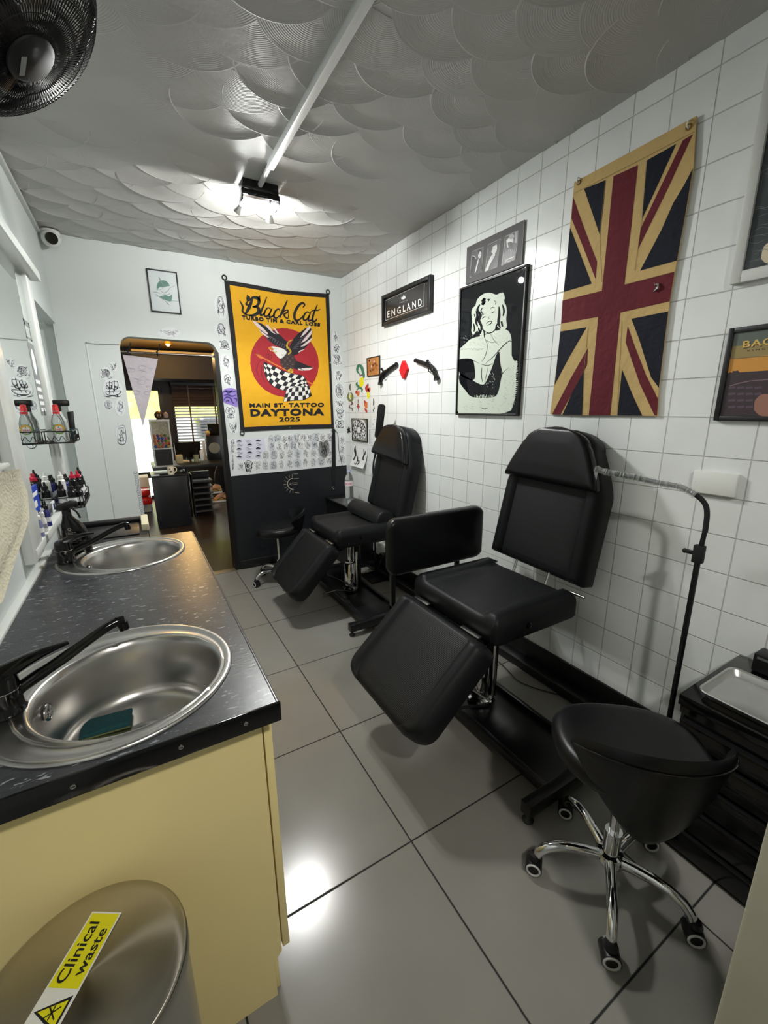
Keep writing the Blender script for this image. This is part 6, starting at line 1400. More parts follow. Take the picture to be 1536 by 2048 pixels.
# ------------------------------------------------------------------ stickers
def blob(cx, cy, rx, ry, rnd, n=16, j=.12, slant=0): return [(cx+rx*math.cos(2*PI*i/n)*(1+rnd.uniform(-j, j))+slant*math.sin(2*PI*i/n), cy+ry*math.sin(2*PI*i/n)*(1+rnd.uniform(-j, j))) for i in range(n)]
def D(kind, rnd):
    """line drawing as strokes in a -1..1 box"""
    S = []
    def c(x, y, r, a0=0, a1=360, ry=None, n=10): return [(x+r*math.cos(math.radians(a0+(a1-a0)*i/n)), y+(ry or r)*math.sin(math.radians(a0+(a1-a0)*i/n))) for i in range(n+1)]
    if kind == 'rose':
        for k in range(4): S.append(c(rnd.uniform(-.08, .08), -.1, .16+.17*k, rnd.uniform(0, 200), rnd.uniform(480, 560)-40*k))
        S += [[(-.6, .2), (-.95, .5), (-.5, .6), (-.3, .4)], [(.5, .3), (.9, .6), (.4, .75), (.2, .5)], [(-.6, -.4), (-.9, -.7), (-.4, -.7)]]
    elif kind == 'swallow': S += [[(-.9, -.7), (-.4, -.4), (-.1, .2), (.2, .3)], [(-.9, -.7), (-.6, .0), (-.1, .45)], [(.8, -.9), (.5, -.3), (.25, .25)], [(.8, -.9), (.75, -.1), (.4, .4), (0, .6)], [(-.1, .45), (-.2, .9), (.0, .6), (.2, .9), (.2, .5)]]
    elif kind == 'skull': S += [c(0, -.2, .6, 150, 390, .6), [(-.5, .1), (-.35, .4), (-.3, .85), (.3, .85), (.35, .4), (.5, .1)], c(-.23, -.05, .15), c(.23, -.05, .15), [(0, .15), (-.07, .3), (.07, .3), (0, .15)], [(-.2, .55), (.2, .55)], [(-.1, .5), (-.1, .8)], [(.1, .5), (.1, .8)]]
    elif kind == 'dagger': S += [[(0, .95), (-.12, -.2), (.12, -.2), (0, .95)], [(-.35, -.22), (.35, -.22)], [(0, -.25), (0, -.8)], c(0, -.88, .1), [(-.4, .5), (-.1, .3), (.3, .2), (.35, .0), (0, -.1)], [(.3, .6), (.1, .5), (-.2, .7)]]
    elif kind == 'snake': S += [[(.1, -.95), (-.3, -.6), (.4, -.3), (.3, 0), (-.45, .15), (-.3, .5), (.3, .6), (.1, .95)], [(.2, -.85), (-.1, -.55), (.55, -.25), (.4, .12), (-.25, .25), (-.15, .45), (.45, .55)]]
    elif kind == 'lady': S += [c(0, -.45, .33, 0, 360, .38), c(0, -.55, .45, 170, 380, .4), [(-.2, -.1), (-.5, .3), (-.35, .9)], [(.2, -.1), (.5, .3), (.3, .9)], [(-.12, -.5), (-.04, -.5)], [(.08, -.5), (.16, -.5)], [(-.06, -.28), (.08, -.28)], [(-.45, .3), (0, .5), (.45, .3)], [(-.45, -.5), (-.6, -.1), (-.4, .2)], [(.45, -.5), (.6, -.1), (.5, .2)]]
    elif kind == 'heart': S += [[(0, .9), (-.8, -.1), (-.6, -.7), (-.1, -.6), (0, -.3), (.1, -.6), (.6, -.7), (.8, -.1), (0, .9)], [(-.9, .0), (-.3, .2), (.3, -.05), (.9, .15)], [(-.9, .25), (-.3, .42), (.3, .2), (.9, .38)], c(0, -.2, .25)]
    elif kind == 'hourglass': S += [[(-.6, -.9), (.6, -.9), (.65, .9), (-.65, .9), (-.6, -.9)], [(-.35, -.65), (.35, -.65), (0, 0), (-.35, -.65)], [(-.35, .65), (.35, .65), (0, 0), (-.35, .65)], [(-.45, -.75), (.45, -.75)], [(-.45, .75), (.45, .75)], c(0, .5, .2, 180, 360)]
    elif kind == 'butterfly': S += [[(0, -.4), (-.8, -.8), (-.7, 0), (0, 0)], [(0, -.4), (.8, -.8), (.7, 0), (0, 0)], [(0, 0), (-.5, .15), (-.5, .7), (0, .2)], [(0, 0), (.5, .15), (.5, .7), (0, .2)], [(0, -.6), (0, .6)], c(-.45, -.35, .15), c(.45, -.35, .15)]
    elif kind == 'moth': S += [c(0, 0, .25, 0, 360, .7), [(0, -.5), (-.5, -.9), (-.9, -.2), (-.3, .1)], [(0, -.5), (.5, -.9), (.9, -.2), (.3, .1)], [(-.3, .1), (-.7, .5), (-.2, .6)], [(.3, .1), (.7, .5), (.2, .6)], c(0, -.2, .5, 200, 340)]
    elif kind == 'face': S += [c(0, 0, .6, 0, 360, .75), c(-.22, -.15, .12), c(.22, -.15, .12), [(-.3, .35), (0, .5), (.3, .35)], [(0, -.1), (-.06, .15), (.08, .15)], c(0, -.5, .75, 200, 340, .5), [(-.5, -.4), (-.8, -.7), (-.6, -.2)], [(.5, -.4), (.8, -.7), (.6, -.2)]]
    elif kind == 'hand': S += [[(-.3, .9), (-.45, .3), (-.5, -.1)], [(.3, .9), (.4, .3), (.45, -.1)]]+[[(-.45+i*.28, 0), (-.45+i*.28, -.75+.1*abs(i-1.5)), (-.3+i*.28, -.75+.1*abs(i-1.5)), (-.25+i*.28, 0)] for i in range(3)]+[[(.4, .2), (.8, -.1), (.7, -.3), (.4, -.05)]]
    elif kind == 'flower': S += [c(.42*math.cos(k*1.256), .42*math.sin(k*1.256), .28) for k in range(5)]+[c(0, 0, .18)]+[[(0, .3), (.1, .95)]]
    elif kind == 'ship': S += [[(-.8, .4), (-.5, .75), (.5, .75), (.9, .3), (-.8, .4)], [(-.3, .35), (-.3, -.8)], [(.25, .35), (.25, -.9)], [(-.6, -.6), (-.05, -.6), (-.1, 0), (-.65, 0), (-.6, -.6)], [(.0, -.7), (.6, -.7), (.55, .05), (-.02, .0), (0, -.7)], [(-.95, .85), (-.5, .95), (0, .85), (.5, .95), (.95, .85)]]
    elif kind == 'banner': S += [[(-.95, -.3), (-.5, -.1), (-.3, .2), (.2, .3), (.5, .1), (.95, -.2)], [(-.9, -.55), (-.4, -.35), (-.2, -.1), (.3, 0), (.6, -.2)], [(-.3, -.2), (0, .1), (.3, .1)], [(-.95, -.3), (-.75, -.45), (-.9, -.55)], [(.95, -.2), (.7, -.3), (.9, -.5)], [(-.2, .3), (0, .5), (.4, .45)]]
    elif kind == 'oval': S += [c(0, 0, .75, 0, 360, .92), c(0, 0, .55, 0, 360, .72), [(-.2, -.5), (-.2, .5)], [(.2, -.5), (.2, .5)], [(0, -.5), (0, .6)], [(-.35, .2), (.35, .2)], [(-.35, -.25), (.35, -.25)]]
    return S
NM = {'rose': 'rose', 'swallow': 'swallow', 'skull': 'skull', 'dagger': 'dagger', 'snake': 'snake', 'lady': 'lady', 'heart': 'heart and ribbon', 'hourglass': 'hourglass', 'butterfly': 'butterfly', 'moth': 'moth', 'face': 'horned mask', 'hand': 'hand', 'flower': 'flower', 'ship': 'sailing ship', 'banner': 'ribbon banner', 'oval': 'oval medallion'}
def sticker(ax, val, crop, cx, cy, rx, ry, kind, lab, group, seed, ink=None, slant=0, lw=None, paper=M_paper, base=1, back=True, extra=1):
    base = base+(seed*7 % 23)*.3; rnd = random.Random(seed); t = thing('tattoo_sticker', lab, 'sticker', on(crop[0]+cx/crop[2], crop[1]+cy/crop[2], ax, val), group)
    a = Art(ax, val, -1, crop, .00035)
    if back: a.sm(blob(cx, cy, rx*1.12, ry*1.1, rnd, j=.06, slant=slant), paper, base, 2)
    bo = a.build('paper_cutout', t, smooth=False) if back else None
    a = Art(ax, val, -1, crop, .00035); lw = lw or max(1.0*crop[2]/4.8, min(rx, ry)*.075); sk = slant
    ink = ink or M_ink_soft; q = [D(kind, rnd)]
    for S in q:
        for s_ in S: a.stroke([(cx+x*rx+sk*y*.5, cy+y*ry) for x, y in s_], lw*1.25, ink, base+1)
    for k in range(extra*7):    # small shading marks
        x, y = rnd.uniform(-.6, .6), rnd.uniform(-.7, .7); a.stroke([(cx+x*rx, cy+y*ry), (cx+(x+.12)*rx, cy+(y+.14)*ry), (cx+(x+.05)*rx, cy+(y+.28)*ry)], lw*1.6, ink, base+1)
    for k in range(extra*12):   # fine hatching
        t_, q_ = rnd.uniform(0, 6.28), rnd.uniform(.15, .8); x, y = math.cos(t_)*q_, math.sin(t_)*q_; a_ = rnd.uniform(0, 3.14)
        a.stroke([(cx+(x-.10*math.cos(a_))*rx, cy+(y-.10*math.sin(a_))*ry), (cx+(x+.04)*rx, cy+(y-.04)*ry), (cx+(x+.12*math.cos(a_))*rx, cy+(y+.12*math.sin(a_))*ry)], lw*.8, ink, base+1)
    a.build('line_drawing', t, smooth=False)
C5B = (400, 530, 4.763); C2 = (0, 450, 5.12)
GL = 'line drawing stickers between the doorway and the yellow banner'
for i, (x, y, rx, ry, k, lab) in enumerate([
    (198, 400, 55, 105, 'lady', 'tall mermaid line drawing, topmost left of the yellow banner'), (202, 622, 60, 66, 'lady', 'dancing figure line drawing, second from top left of the banner'),
    (237, 765, 48, 56, 'rose', 'rose head line drawing, third from top left of the banner'), (247, 925, 44, 70, 'snake', 'coiled bird line drawing, fourth from top left of the banner'),
    (262, 1085, 46, 66, 'flower', 'flower sprig line drawing just above the purple sticker'), (290, 1415, 48, 70, 'moth', 'scribbled flower line drawing just below the purple sticker'),
    (315, 1545, 44, 60, 'swallow', 'star burst line drawing by the bottom left corner of the banner')]): sticker(1, YB, C5B, x, y, rx, ry, k, lab, GL, 20+i, ink=M_ink if i < 7 else None, slant=14)
PUR, PURD = mat('lilac_sticker', rgb(142, 122, 196), .5), mat('deep_purple_ink', rgb(66, 52, 128), .6)
t = thing('purple_sticker', 'purple lilac fan shaped sticker left of the yellow banner beside the doorway', 'sticker', on(460, 794, 1, YB))
a = Art(1, YB, -1, C5B, .00035); a.sm([(205, 1240), (225, 1190), (275, 1172), (340, 1185), (358, 1240), (358, 1350), (300, 1335), (235, 1315), (212, 1280)], PUR, 3, 3); a.build('paper_cutout', t, smooth=False)
a = Art(1, YB, -1, C5B, .00035)
for P_ in ([(215, 1215), (255, 1200), (300, 1210), (345, 1200)], [(225, 1290), (250, 1260), (290, 1270), (310, 1310), (330, 1320)], [(225, 1245), (262, 1235), (300, 1250), (345, 1240)], [(240, 1190), (270, 1220), (310, 1190)], [(245, 1300), (270, 1290), (275, 1310)], [(320, 1270), (345, 1275), (350, 1300)]): a.stroke(P_, 15, PURD, 4)
a.build('line_drawing', t, smooth=False)
GR = 'line drawing stickers between the yellow banner and the tiled wall'
for i, (x, y, rx, ry, k, lab) in enumerate([
    (1290, 685, 30, 52, 'dagger', 'feather line drawing, topmost right of the yellow banner'), (1300, 790, 40, 50, 'flower', 'flower line drawing, second from top right of the banner'), (1308, 900, 42, 60, 'rose', 'rose line drawing, third from top right of the banner'),
    (1318, 1052, 40, 52, 'hand', 'clasped hand line drawing above the oval medallion'), (1328, 1200, 48, 72, 'oval', 'oval medallion sticker halfway down the right of the banner'), (1330, 1320, 40, 44, 'banner', 'ribbon line drawing just below the oval medallion'),
    (1335, 1420, 44, 54, 'face', 'round face line drawing above the black winged insect'), (1330, 1520, 46, 48, 'moth', 'dense black winged insect drawing at the lower right corner of the banner')]): sticker(1, YB, C5B, x, y, rx, ry, k, lab, GR, 40+i, ink=(M_ink_dark if i == 7 else M_ink), slant=6)
GD = 'line drawing stickers left of the doorway'
for i, (x, y, rx, ry, k, lab, ink) in enumerate([
    (1158, 1450, 38, 44, 'swallow', 'small dark swallow drawing, topmost left of the doorway', M_ink_dark), (1088, 1525, 58, 62, 'rose', 'lady and fish line drawing just below the swallow', M_ink), (1150, 1672, 92, 92, 'ship', 'large rose and dagger line drawing halfway up left of the doorway', M_ink),
    (1110, 1842, 50, 50, 'oval', 'small round line drawing below the large rose', M_ink_soft), (1230, 1868, 50, 82, 'snake', 'praying hands line drawing right of the small round one', M_ink_soft), (1245, 2145, 58, 92, 'hourglass', 'upright hourglass sticker, lowest left of the doorway', M_ink)]): sticker(1, YB, C2, x, y, rx, ry, k, lab, GD, 60+i, ink=ink, slant=8)
sticker(1, YB, (280, 520, 8.533), 495, 1235, 170, 75, 'banner', 'ribbon and snake line drawing above the doorway', 'line drawing stickers left of the doorway', 70, ink=M_ink, lw=3.6)
t = thing('lace_sticker', 'tall lace like strip of floral stickers down the left edge of the doorway', 'sticker strip', on(277, 1000, 1, YB))
a = Art(1, YB, -1, (0, 0, 1), .0003); rnd = random.Random(14)
for i in range(22):
    y = 945+i*4.8; x = 270.5+(y-945)*.17+rnd.uniform(-1, 1); a.stroke(blob(x, y, 2.4, 2.0, rnd, 9, .3)+[(x+2.4, y)], .9, M_ink_soft, 1)
    a.stroke([(x+3, y-2), (x+4.5, y+1), (x+3, y+3)], 1.0, M_ink_soft, 1)
a.build('floral_pattern', t, smooth=False)
m = MB(); pts = [on(173, 685.5, 1, YB-.003), on(195, 688, 1, YB-.003), on(238, 689, 1, YB-.003)]; m.tube(pts, .003, mat('grey_cable', rgb(160, 164, 164), .5), n=7); m.sphere(pts[0], .008, mat('grey_cable', (0, 0, 0)), 8, 6)
tag(m.build('wall_cable'), 'short grey cable clipped to the wall left of the doorway top', 'cable')
# mirror stickers
t = thing('mirror_sticker', 'grey vertical lettered sticker strip down the right side of the mirror', 'sticker strip', (MX, 2.70, 1.5))
m = MB(); GS = mat('grey_translucent_sticker', rgb(126, 130, 130), .5)
def mq(y0, y1, z0, z1, mm_, l=1): m.box((-.375, y0, z0), (-.375+.0006*l, y1, z1), mm_)
mq(2.63, 2.76, 1.86, 1.885, GS); mq(2.63, 2.76, 1.80, 1.81, GS); mq(2.63, 2.65, 1.80, 1.885, GS); mq(2.74, 2.76, 1.80, 1.885, GS); mq(2.62, 2.77, 1.45, 1.785, GS)
m.add([(-.3738, 2.69+.04*math.cos(2*PI*i/20), 1.70+.06*math.sin(2*PI*i/20)) for i in range(20)], [tuple(range(20))], M_paper)
for z in (1.60, 1.565, 1.53, 1.50, 1.47): mq(2.64, 2.75, z, z+.018, M_paper, 2)
m.build('lettering', t, smooth=False)
# ------------------------------------------------------------------ small framed print above the doorway
CFm = (280, 520, 8.533); e = ext([(97, 138), (625, 208), (712, 922), (200, 882)], 1, YB-.012, CFm)
t = thing('framed_print', 'thin black framed white print with a green disc and eagle above the doorway', 'picture', ((e[0]+e[1])/2, YB, e[2]))
m = MB(); fw = .008
for q in ((e[0], e[0]+fw, e[2], e[3]), (e[1]-fw, e[1], e[2], e[3]), (e[0]+fw, e[1]-fw, e[2], e[2]+fw), (e[0]+fw, e[1]-fw, e[3]-fw, e[3])): m.box((q[0], YB-.016, q[2]), (q[1], YB, q[3]), mat('black_frame', (0, 0, 0)), bev=.001)
m.build('frame', t)
GP_ = mat('glazed_white_print', rgb(206, 214, 216), .4, coat=1, coat_rough=.03)
m = MB(); m.box((e[0]+.006, YB-.008, e[2]+.006), (e[1]-.006, YB, e[3]-.006), GP_); pp = m.build('print', t, smooth=False)
a = Art(1, YB-.008, -1, CFm, .0005); GD_ = mat('bottle_green_disc', rgb(66, 120, 104), .4, coat=1, coat_rough=.03); GS_ = mat('grey_green_ink', rgb(120, 136, 134), .5, coat=1, coat_rough=.03)
a.sm([(285, 440), (320, 370), (390, 345), (460, 370), (515, 450), (545, 560), (535, 700), (450, 690), (340, 640), (290, 560)], GD_, 1)
a.sm([(200, 560), (280, 530), (330, 470), (400, 470), (470, 450), (600, 440), (540, 500), (560, 560), (500, 620), (420, 600), (330, 620)], GP_, 2)
for P_, w_ in (([(320, 290), (345, 340), (380, 400), (400, 440)], 18), ([(215, 545), (280, 550), (340, 570)], 10), ([(260, 590), (300, 600), (290, 630)], 12), ([(350, 520), (400, 560), (460, 540), (520, 470), (600, 440)], 10), ([(400, 580), (460, 600), (520, 560)], 12), ([(430, 700), (470, 740), (500, 770)], 12), ([(540, 690), (650, 710)], 6), ([(300, 510), (360, 500), (390, 480)], 8), ([(330, 620), (380, 660), (440, 680)], 14)): a.stroke(P_, w_, GS_, 3)
a.build('eagle_drawing', pp, smooth=False)
# ------------------------------------------------------------------ sheet collage under the banner
CCo = (440, 850, 5.908)
t = thing('flash_sheet', 'wide white sheet backing the sticker collage above the black painted wall', 'paper sheet', on(575, 905, 1, YB))
a = Art(1, YB, -1, CCo, .0004); a.poly([(75, 165), (700, 145), (1300, 95), (1500, 90), (1503, 480), (1200, 515), (800, 552), (400, 590), (108, 612)], M_paper, 1); a.build('paper', t, smooth=False)
t = thing('flash_sheet', 'sheet of car drawings and script at the left of the collage', 'paper sheet', on(500, 900, 1, YB))
a = Art(1, YB, -1, CCo, .0004); a.poly([(190, 165), (520, 150), (555, 400), (215, 410)], mat('lilac_white_paper', rgb(214, 214, 228), .7), 2); a.build('paper', t, smooth=False)
a = Art(1, YB, -1, CCo, .0004)
for r_ in range(5):
    for c_ in range(3):
        x = 225+c_*112+(r_ % 2)*12; y = 188+r_*46-c_*4
        a.sm([(x-32, y+8), (x-22, y), (x-8, y-9), (x+12, y-9), (x+24, y), (x+34, y+7)], M_ink_dark, 3, 2) if (r_+c_) % 2 == 0 else a.stroke([(x-34, y), (x-10, y-8), (x+10, y+6), (x+34, y-2)], 5, M_ink, 3)
        a.stroke([(x-30, y+12), (x+30, y+9)], 3, M_ink, 3); a.stroke([(x-25, y+18), (x, y+21), (x+25, y+16)], 2.5, M_ink, 3)
a.build('car_drawings', t, smooth=False)
kinds = ['lady', 'rose', 'skull', 'face', 'butterfly', 'snake', 'heart', 'moth', 'dagger', 'flower', 'oval', 'hand', 'swallow', 'ship']
rnd = random.Random(77); n_ = 0
ORD = ['first', 'second', 'third', 'fourth', 'fifth', 'sixth', 'seventh', 'eighth', 'ninth', 'tenth', 'eleventh', 'twelfth']
ROWN = ['top', 'second', 'third', 'bottom']
for r_, (y, x0, x1, cnt) in enumerate(((172, 600, 1290, 10), (252, 610, 1290, 9), (352, 540, 1290, 9), (470, 250, 1290, 12))):
    for c_ in range(cnt):
        f = c_/(cnt-1); x = x0+(x1-x0)*f; yy = y-(x-600)*.045+(0 if r_ < 3 else -(x-600)*.02); rx = rnd.uniform(40, 50); ry = rnd.uniform(48, 60); kd = kinds[(r_*5+c_*3) % 14]
        if r_ == 1 and c_ == 8: continue
        ink = M_ink_dark if rnd.random() < .12 else M_ink
        sticker(1, YB, CCo, x, yy, rx, ry, kd, '%s drawing, %s from left in the %s row of the collage' % (NM[kd], ORD[c_], ROWN[r_]), 'stickers of the collage under the yellow banner', 100+n_, ink=ink, lw=1.9, paper=mat('sticker_paper_%d' % (n_ % 3), rgb(*[(222, 224, 226), (206, 209, 214), (230, 231, 231)][n_ % 3]), .7), base=2+2*(n_ % 3), extra=2); n_ += 1
sticker(1, YB, CCo, 1228, 270, 58, 112, 'skull', 'large dark grey skull with a black hat near the right end of the collage', 'stickers of the collage under the yellow banner', 7, ink=M_ink_dark, lw=3.6, base=10, extra=3, paper=mat('grey_sticker', rgb(140, 140, 138), .7))
sticker(1, YB, CCo, 335, 492, 62, 70, 'face', 'dense black tiger face sticker at the lower left of the collage', 'stickers of the collage under the yellow banner', 8, ink=M_ink_dark, lw=5, base=10, extra=3)
sticker(1, YB, CCo, 148, 250, 36, 88, 'lady', 'standing lady line drawing at the far left of the collage', 'stickers of the collage under the yellow banner', 9, ink=M_ink, lw=2.4, base=2, extra=2)
sticker(1, YB, CCo, 152, 450, 34, 96, 'dagger', 'grey dagger drawing below the standing lady at the far left of the collage', 'stickers of the collage under the yellow banner', 10, ink=M_ink_soft, lw=3.4, base=2)
for i, (y, k, nm) in enumerate(((180, 'flower', 'flower'), (290, 'snake', 'snake'), (400, 'rose', 'rose'))): sticker(1, YB, CCo, 1440, y, 44, 52, k, nm+' line drawing right of the hanging black strap, %s of three' % ['top', 'middle', 'bottom'][i], 'stickers of the collage under the yellow banner', 11+i, ink=M_ink, lw=2.2, base=2)
# coloured stickers on the tiles
CR = (680, 690, 7.59); GT = 'coloured tattoo design stickers on the tiled wall'
cc = {k: mat('sticker_'+k, rgb(*v), .6) for k, v in dict(green=(60, 120, 92), yellow=(206, 170, 60), red=(176, 56, 48), orange=(214, 110, 52), olive=(110, 122, 70), plum=(120, 72, 96), grey=(96, 96, 92)).items()}
def cst(lab, shapes):
    t = thing('tattoo_sticker', lab, 'sticker', on(CR[0]+shapes[0][1][0][0]/CR[2], CR[1]+shapes[0][1][0][1]/CR[2], 0, XR), GT); a = Art(0, XR-.0005, -1, CR, .0004)
    for i, (k, P_, w_) in enumerate(shapes): a.stroke(P_, w_*1.25+10, M_paper, 0)
    a.build('paper_cutout', t, smooth=False); a = Art(0, XR-.0005, -1, CR, .0004)
    for i, (k, P_, w_) in enumerate(shapes): a.stroke(P_, w_*1.25, cc[k] if k in cc else M_ink_dark, 1+i*.5)
    a.build('colour_drawing', t, smooth=False)
cst('large green snake round a yellow tiger sticker above the orange bird', [('green', [(300, 450), (262, 390), (280, 315), (325, 330), (350, 410), (362, 480), (330, 530)], 38), ('yellow', [(345, 490), (325, 540), (330, 590), (300, 630)], 58), ('green', [(262, 560), (255, 600), (290, 640), (330, 650)], 30), ('red', [(262, 690), (250, 720), (275, 740)], 30), ('green', [(255, 680), (300, 650), (335, 670), (330, 720)], 26), ('orange', [(290, 700), (275, 750), (270, 775)], 30), ('plum', [(300, 470), (345, 450)], 22)])
cst('olive green coiled snake sticker nearest the corner', [('grey', [(160, 590), (150, 640), (158, 690)], 22), ('olive', [(140, 720), (122, 780), (145, 840), (185, 830), (190, 760), (160, 720)], 30), ('plum', [(170, 860), (190, 890), (160, 910)], 22), ('grey', [(150, 910), (145, 950), (185, 960), (185, 1005)], 18), ('yellow', [(165, 760), (160, 800)], 22)])
cst('red and yellow parrot sticker right of the snake', [('red', [(425, 600), (405, 650), (430, 700), (450, 650)], 46), ('yellow', [(420, 710), (430, 760), (430, 815)], 36), ('grey', [(425, 585), (430, 620)], 16), ('orange', [(455, 640), (455, 690)], 14)])
cst('small pink flower sticker, first in the lower row', [('grey', [(275, 825), (275, 880)], 12), ('plum', [(255, 930), (300, 935)], 24), ('red', [(275, 890), (278, 960)], 22), ('grey', [(278, 960), (285, 1015)], 10)])
cst('orange and red phoenix sticker, second in the lower row', [('red', [(370, 840), (385, 880), (375, 930)], 26), ('orange', [(410, 870), (395, 920), (410, 960)], 36), ('red', [(375, 960), (400, 1000), (402, 1025)], 26)])
cst('thin dark dagger sticker, rightmost in the lower row', [('grey', [(508, 810), (512, 870), (505, 920)], 18), ('plum', [(500, 880), (522, 885)], 14), ('grey', [(510, 930), (522, 960), (505, 990), (518, 1030)], 13)])
cst('black flower sprig sticker by the corner beside the ornamental drawing', [('ink', [(105, 1275), (130, 1290), (160, 1325)], 20), ('ink', [(135, 1240), (130, 1290), (115, 1340)], 18), ('ink', [(150, 1265), (135, 1350)], 12)])
# ------------------------------------------------------------------ sun drawing on the black wall
t = thing('sun_drawing', 'thin pale half sun line drawing on the black wall', 'drawing', on(590, 967, 1, YB-.006))
a = Art(1, YB-.006, -1, CCo, .0006); SN = mat('pale_chalk_line', rgb(176, 166, 152), .7)
a.stroke([(858, 628), (822, 645), (800, 675), (800, 710), (818, 740), (845, 758), (868, 760)], 9, SN, 1, taper=False)
for p, q in (((855, 612), (852, 580)), ((826, 622), (812, 592)), ((802, 642), (775, 612)), ((785, 668), (758, 655)), ((782, 700), (752, 702)), ((790, 728), (762, 748)), ((805, 752), (785, 782)), ((832, 770), (822, 802)), ((858, 775), (862, 806))): a.stroke([p, q], 4, SN, 1, taper=False)
for P_ in ([(868, 580), (920, 576)], [(872, 634), (932, 629)], [(885, 798), (938, 806)], [(880, 795), (930, 796)], [(820, 698), (850, 684), (915, 680), (912, 698), (850, 706), (820, 698)]): a.stroke(P_, 4, SN, 1, smooth=False, taper=False)
a.build('line_drawing', t, smooth=False)
# ------------------------------------------------------------------ yellow banner
t = thing('wall_banner', 'yellow cloth banner with black border, eagle and chequered flag on the back wall', 'banner', on(567, 860, 1, YB))
YEL = mat('yellow_banner_cloth', rgb(226, 168, 24), .75, noise=(5, .05), bump=(7, .9, .02)); BLK = mat('black_banner_cloth', rgb(22, 22, 24), .75, bump=(30, .3, .003)); CRI = mat('crimson_print', rgb(164, 34, 44), .7, bump=(7, .9, .02))
NVY = mat('feather_black', rgb(30, 28, 36), .7); PNK = mat('feather_pink_white', rgb(226, 206, 204), .7); WHI = mat('banner_white', rgb(226, 224, 218), .7); GLD = mat('banner_gold', rgb(200, 160, 50), .7); ORG = mat('banner_orange', rgb(212, 120, 50), .7); BRN = mat('feather_brown', rgb(62, 46, 44), .7); GRY = mat('feather_grey', rgb(108, 100, 112), .7)
YN = YB-.008
a = Art(1, YN, -1, C5B, .0004)
out_ = [(231, 150), (262, 146), (420, 172), (640, 212), (760, 238), (1000, 258), (1190, 272), (1228, 272), (1237, 500), (1247, 900), (1262, 1250), (1276, 1556), (1100, 1560), (850, 1566), (600, 1578), (415, 1588), (386, 1590), (372, 1400), (345, 1150), (318, 900), (280, 560), (255, 340)]
a.poly(out_, BLK, 0); b_ = [a.P(x, y, 0) for x, y in out_]; b2 = [v+Vector((0, .004, 0)) for v in b_]; n_ = len(out_); a.add(b_+b2, [(i, (i+1) % n_, n_+(i+1) % n_, n_+i) for i in range(n_)], BLK); a.add(b2, [tuple(range(n_))], BLK)
bd = a.build('black_border', t, smooth=False)
a = Art(1, YN, -1, C5B, .0004)
a.poly([(282, 190), (420, 214), (640, 252), (780, 276), (1000, 298), (1195, 312), (1208, 600), (1225, 900), (1240, 1250), (1250, 1518), (1050, 1520), (850, 1524), (600, 1536), (422, 1545), (400, 1300), (370, 1000), (330, 600)], YEL, 1)
cl = a.build('yellow_cloth', t, smooth=False)
a = Art(1, YN, -1, C5B, .0004)
a.poly([(805+326*math.cos(2*PI*i/80)*(1+.006*math.sin(i*2.3)), 930+327*math.sin(2*PI*i/80)*(1+.006*math.cos(i*3.1))+.05*326*math.cos(2*PI*i/80)) for i in range(80)], CRI, 2)
a.build('red_disc', cl, smooth=False)
a = Art(1, YN, -1, C5B, .0004); L_ = 3
a.poly([(505, 532), (560, 600), (600, 655), (650, 715), (700, 755), (765, 785), (835, 825), (850, 790), (838, 735), (800, 705), (765, 668), (735, 650), (690, 620), (640, 595), (590, 560)], NVY, L_)
for q in ([(495, 528), (540, 545), (600, 600), (648, 650), (640, 665), (580, 620), (530, 575)], [(625, 562), (655, 578), (700, 640), (735, 665), (690, 645), (640, 600)], [(688, 588), (720, 610), (755, 660), (730, 650)], [(560, 615), (610, 650), (660, 690), (640, 690), (590, 655)]): a.poly(q, PNK, L_+1)
for i in range(9): a.stroke([(640+i*22, 700+i*14), (655+i*22, 680+i*12), (690+i*15, 690+i*10)], 6, GRY, L_+2)
a.poly([(820, 850), (850, 780), (890, 700), (940, 650), (1000, 605), (1050, 590), (1070, 640), (1060, 700), (1030, 760), (990, 800), (930, 850), (870, 875)], NVY, L_)
for q in ([(1048, 572), (1052, 600), (1000, 660), (955, 690), (985, 640)], [(1068, 615), (1060, 660), (1010, 720), (960, 745), (1000, 690)], [(1075, 685), (1050, 730), (1000, 770), (955, 780), (1010, 735)], [(1008, 798), (970, 818), (930, 840), (950, 815)]): a.poly(q, PNK, L_+1)
for i in range(8): a.stroke([(880+i*14, 800-i*18), (905+i*12, 790-i*16), (930+i*11, 800-i*16)], 5, GRY, L_+2)
a.poly([(775, 800), (830, 820), (880, 850), (915, 900), (900, 960), (880, 1000), (840, 1010), (800, 985), (765, 940), (760, 880)], BRN, L_+1)
for i in range(22): x = 785+(i % 5)*24; y = 850+(i//5)*30; a.stroke([(x-8, y), (x, y+10), (x+8, y)], 4, GRY if i % 2 else NVY, L_+2)
a.poly([(880, 900), (950, 925), (1020, 955), (1082, 978), (1040, 1004), (980, 1008), (900, 990), (870, 960)], NVY, L_)
for q in ([(1082, 978), (1040, 1004), (990, 1006), (960, 985), (1020, 980)], [(985, 1008), (940, 1002), (930, 985), (960, 992)]): a.poly(q, PNK, L_+1)
a.sm([(655, 790), (690, 775), (740, 785), (790, 798), (825, 830), (800, 870), (765, 892), (735, 870), (720, 850), (700, 828), (670, 815)], WHI, L_+2, 3)
a.poly([(648, 785), (672, 778), (692, 790), (700, 812), (678, 820), (672, 806), (655, 806)], ORG, L_+3); a.stroke([(690, 800), (712, 800)], 6, NVY, L_+4); a.stroke([(690, 820), (712, 832), (735, 825)], 7, GLD, L_+3)
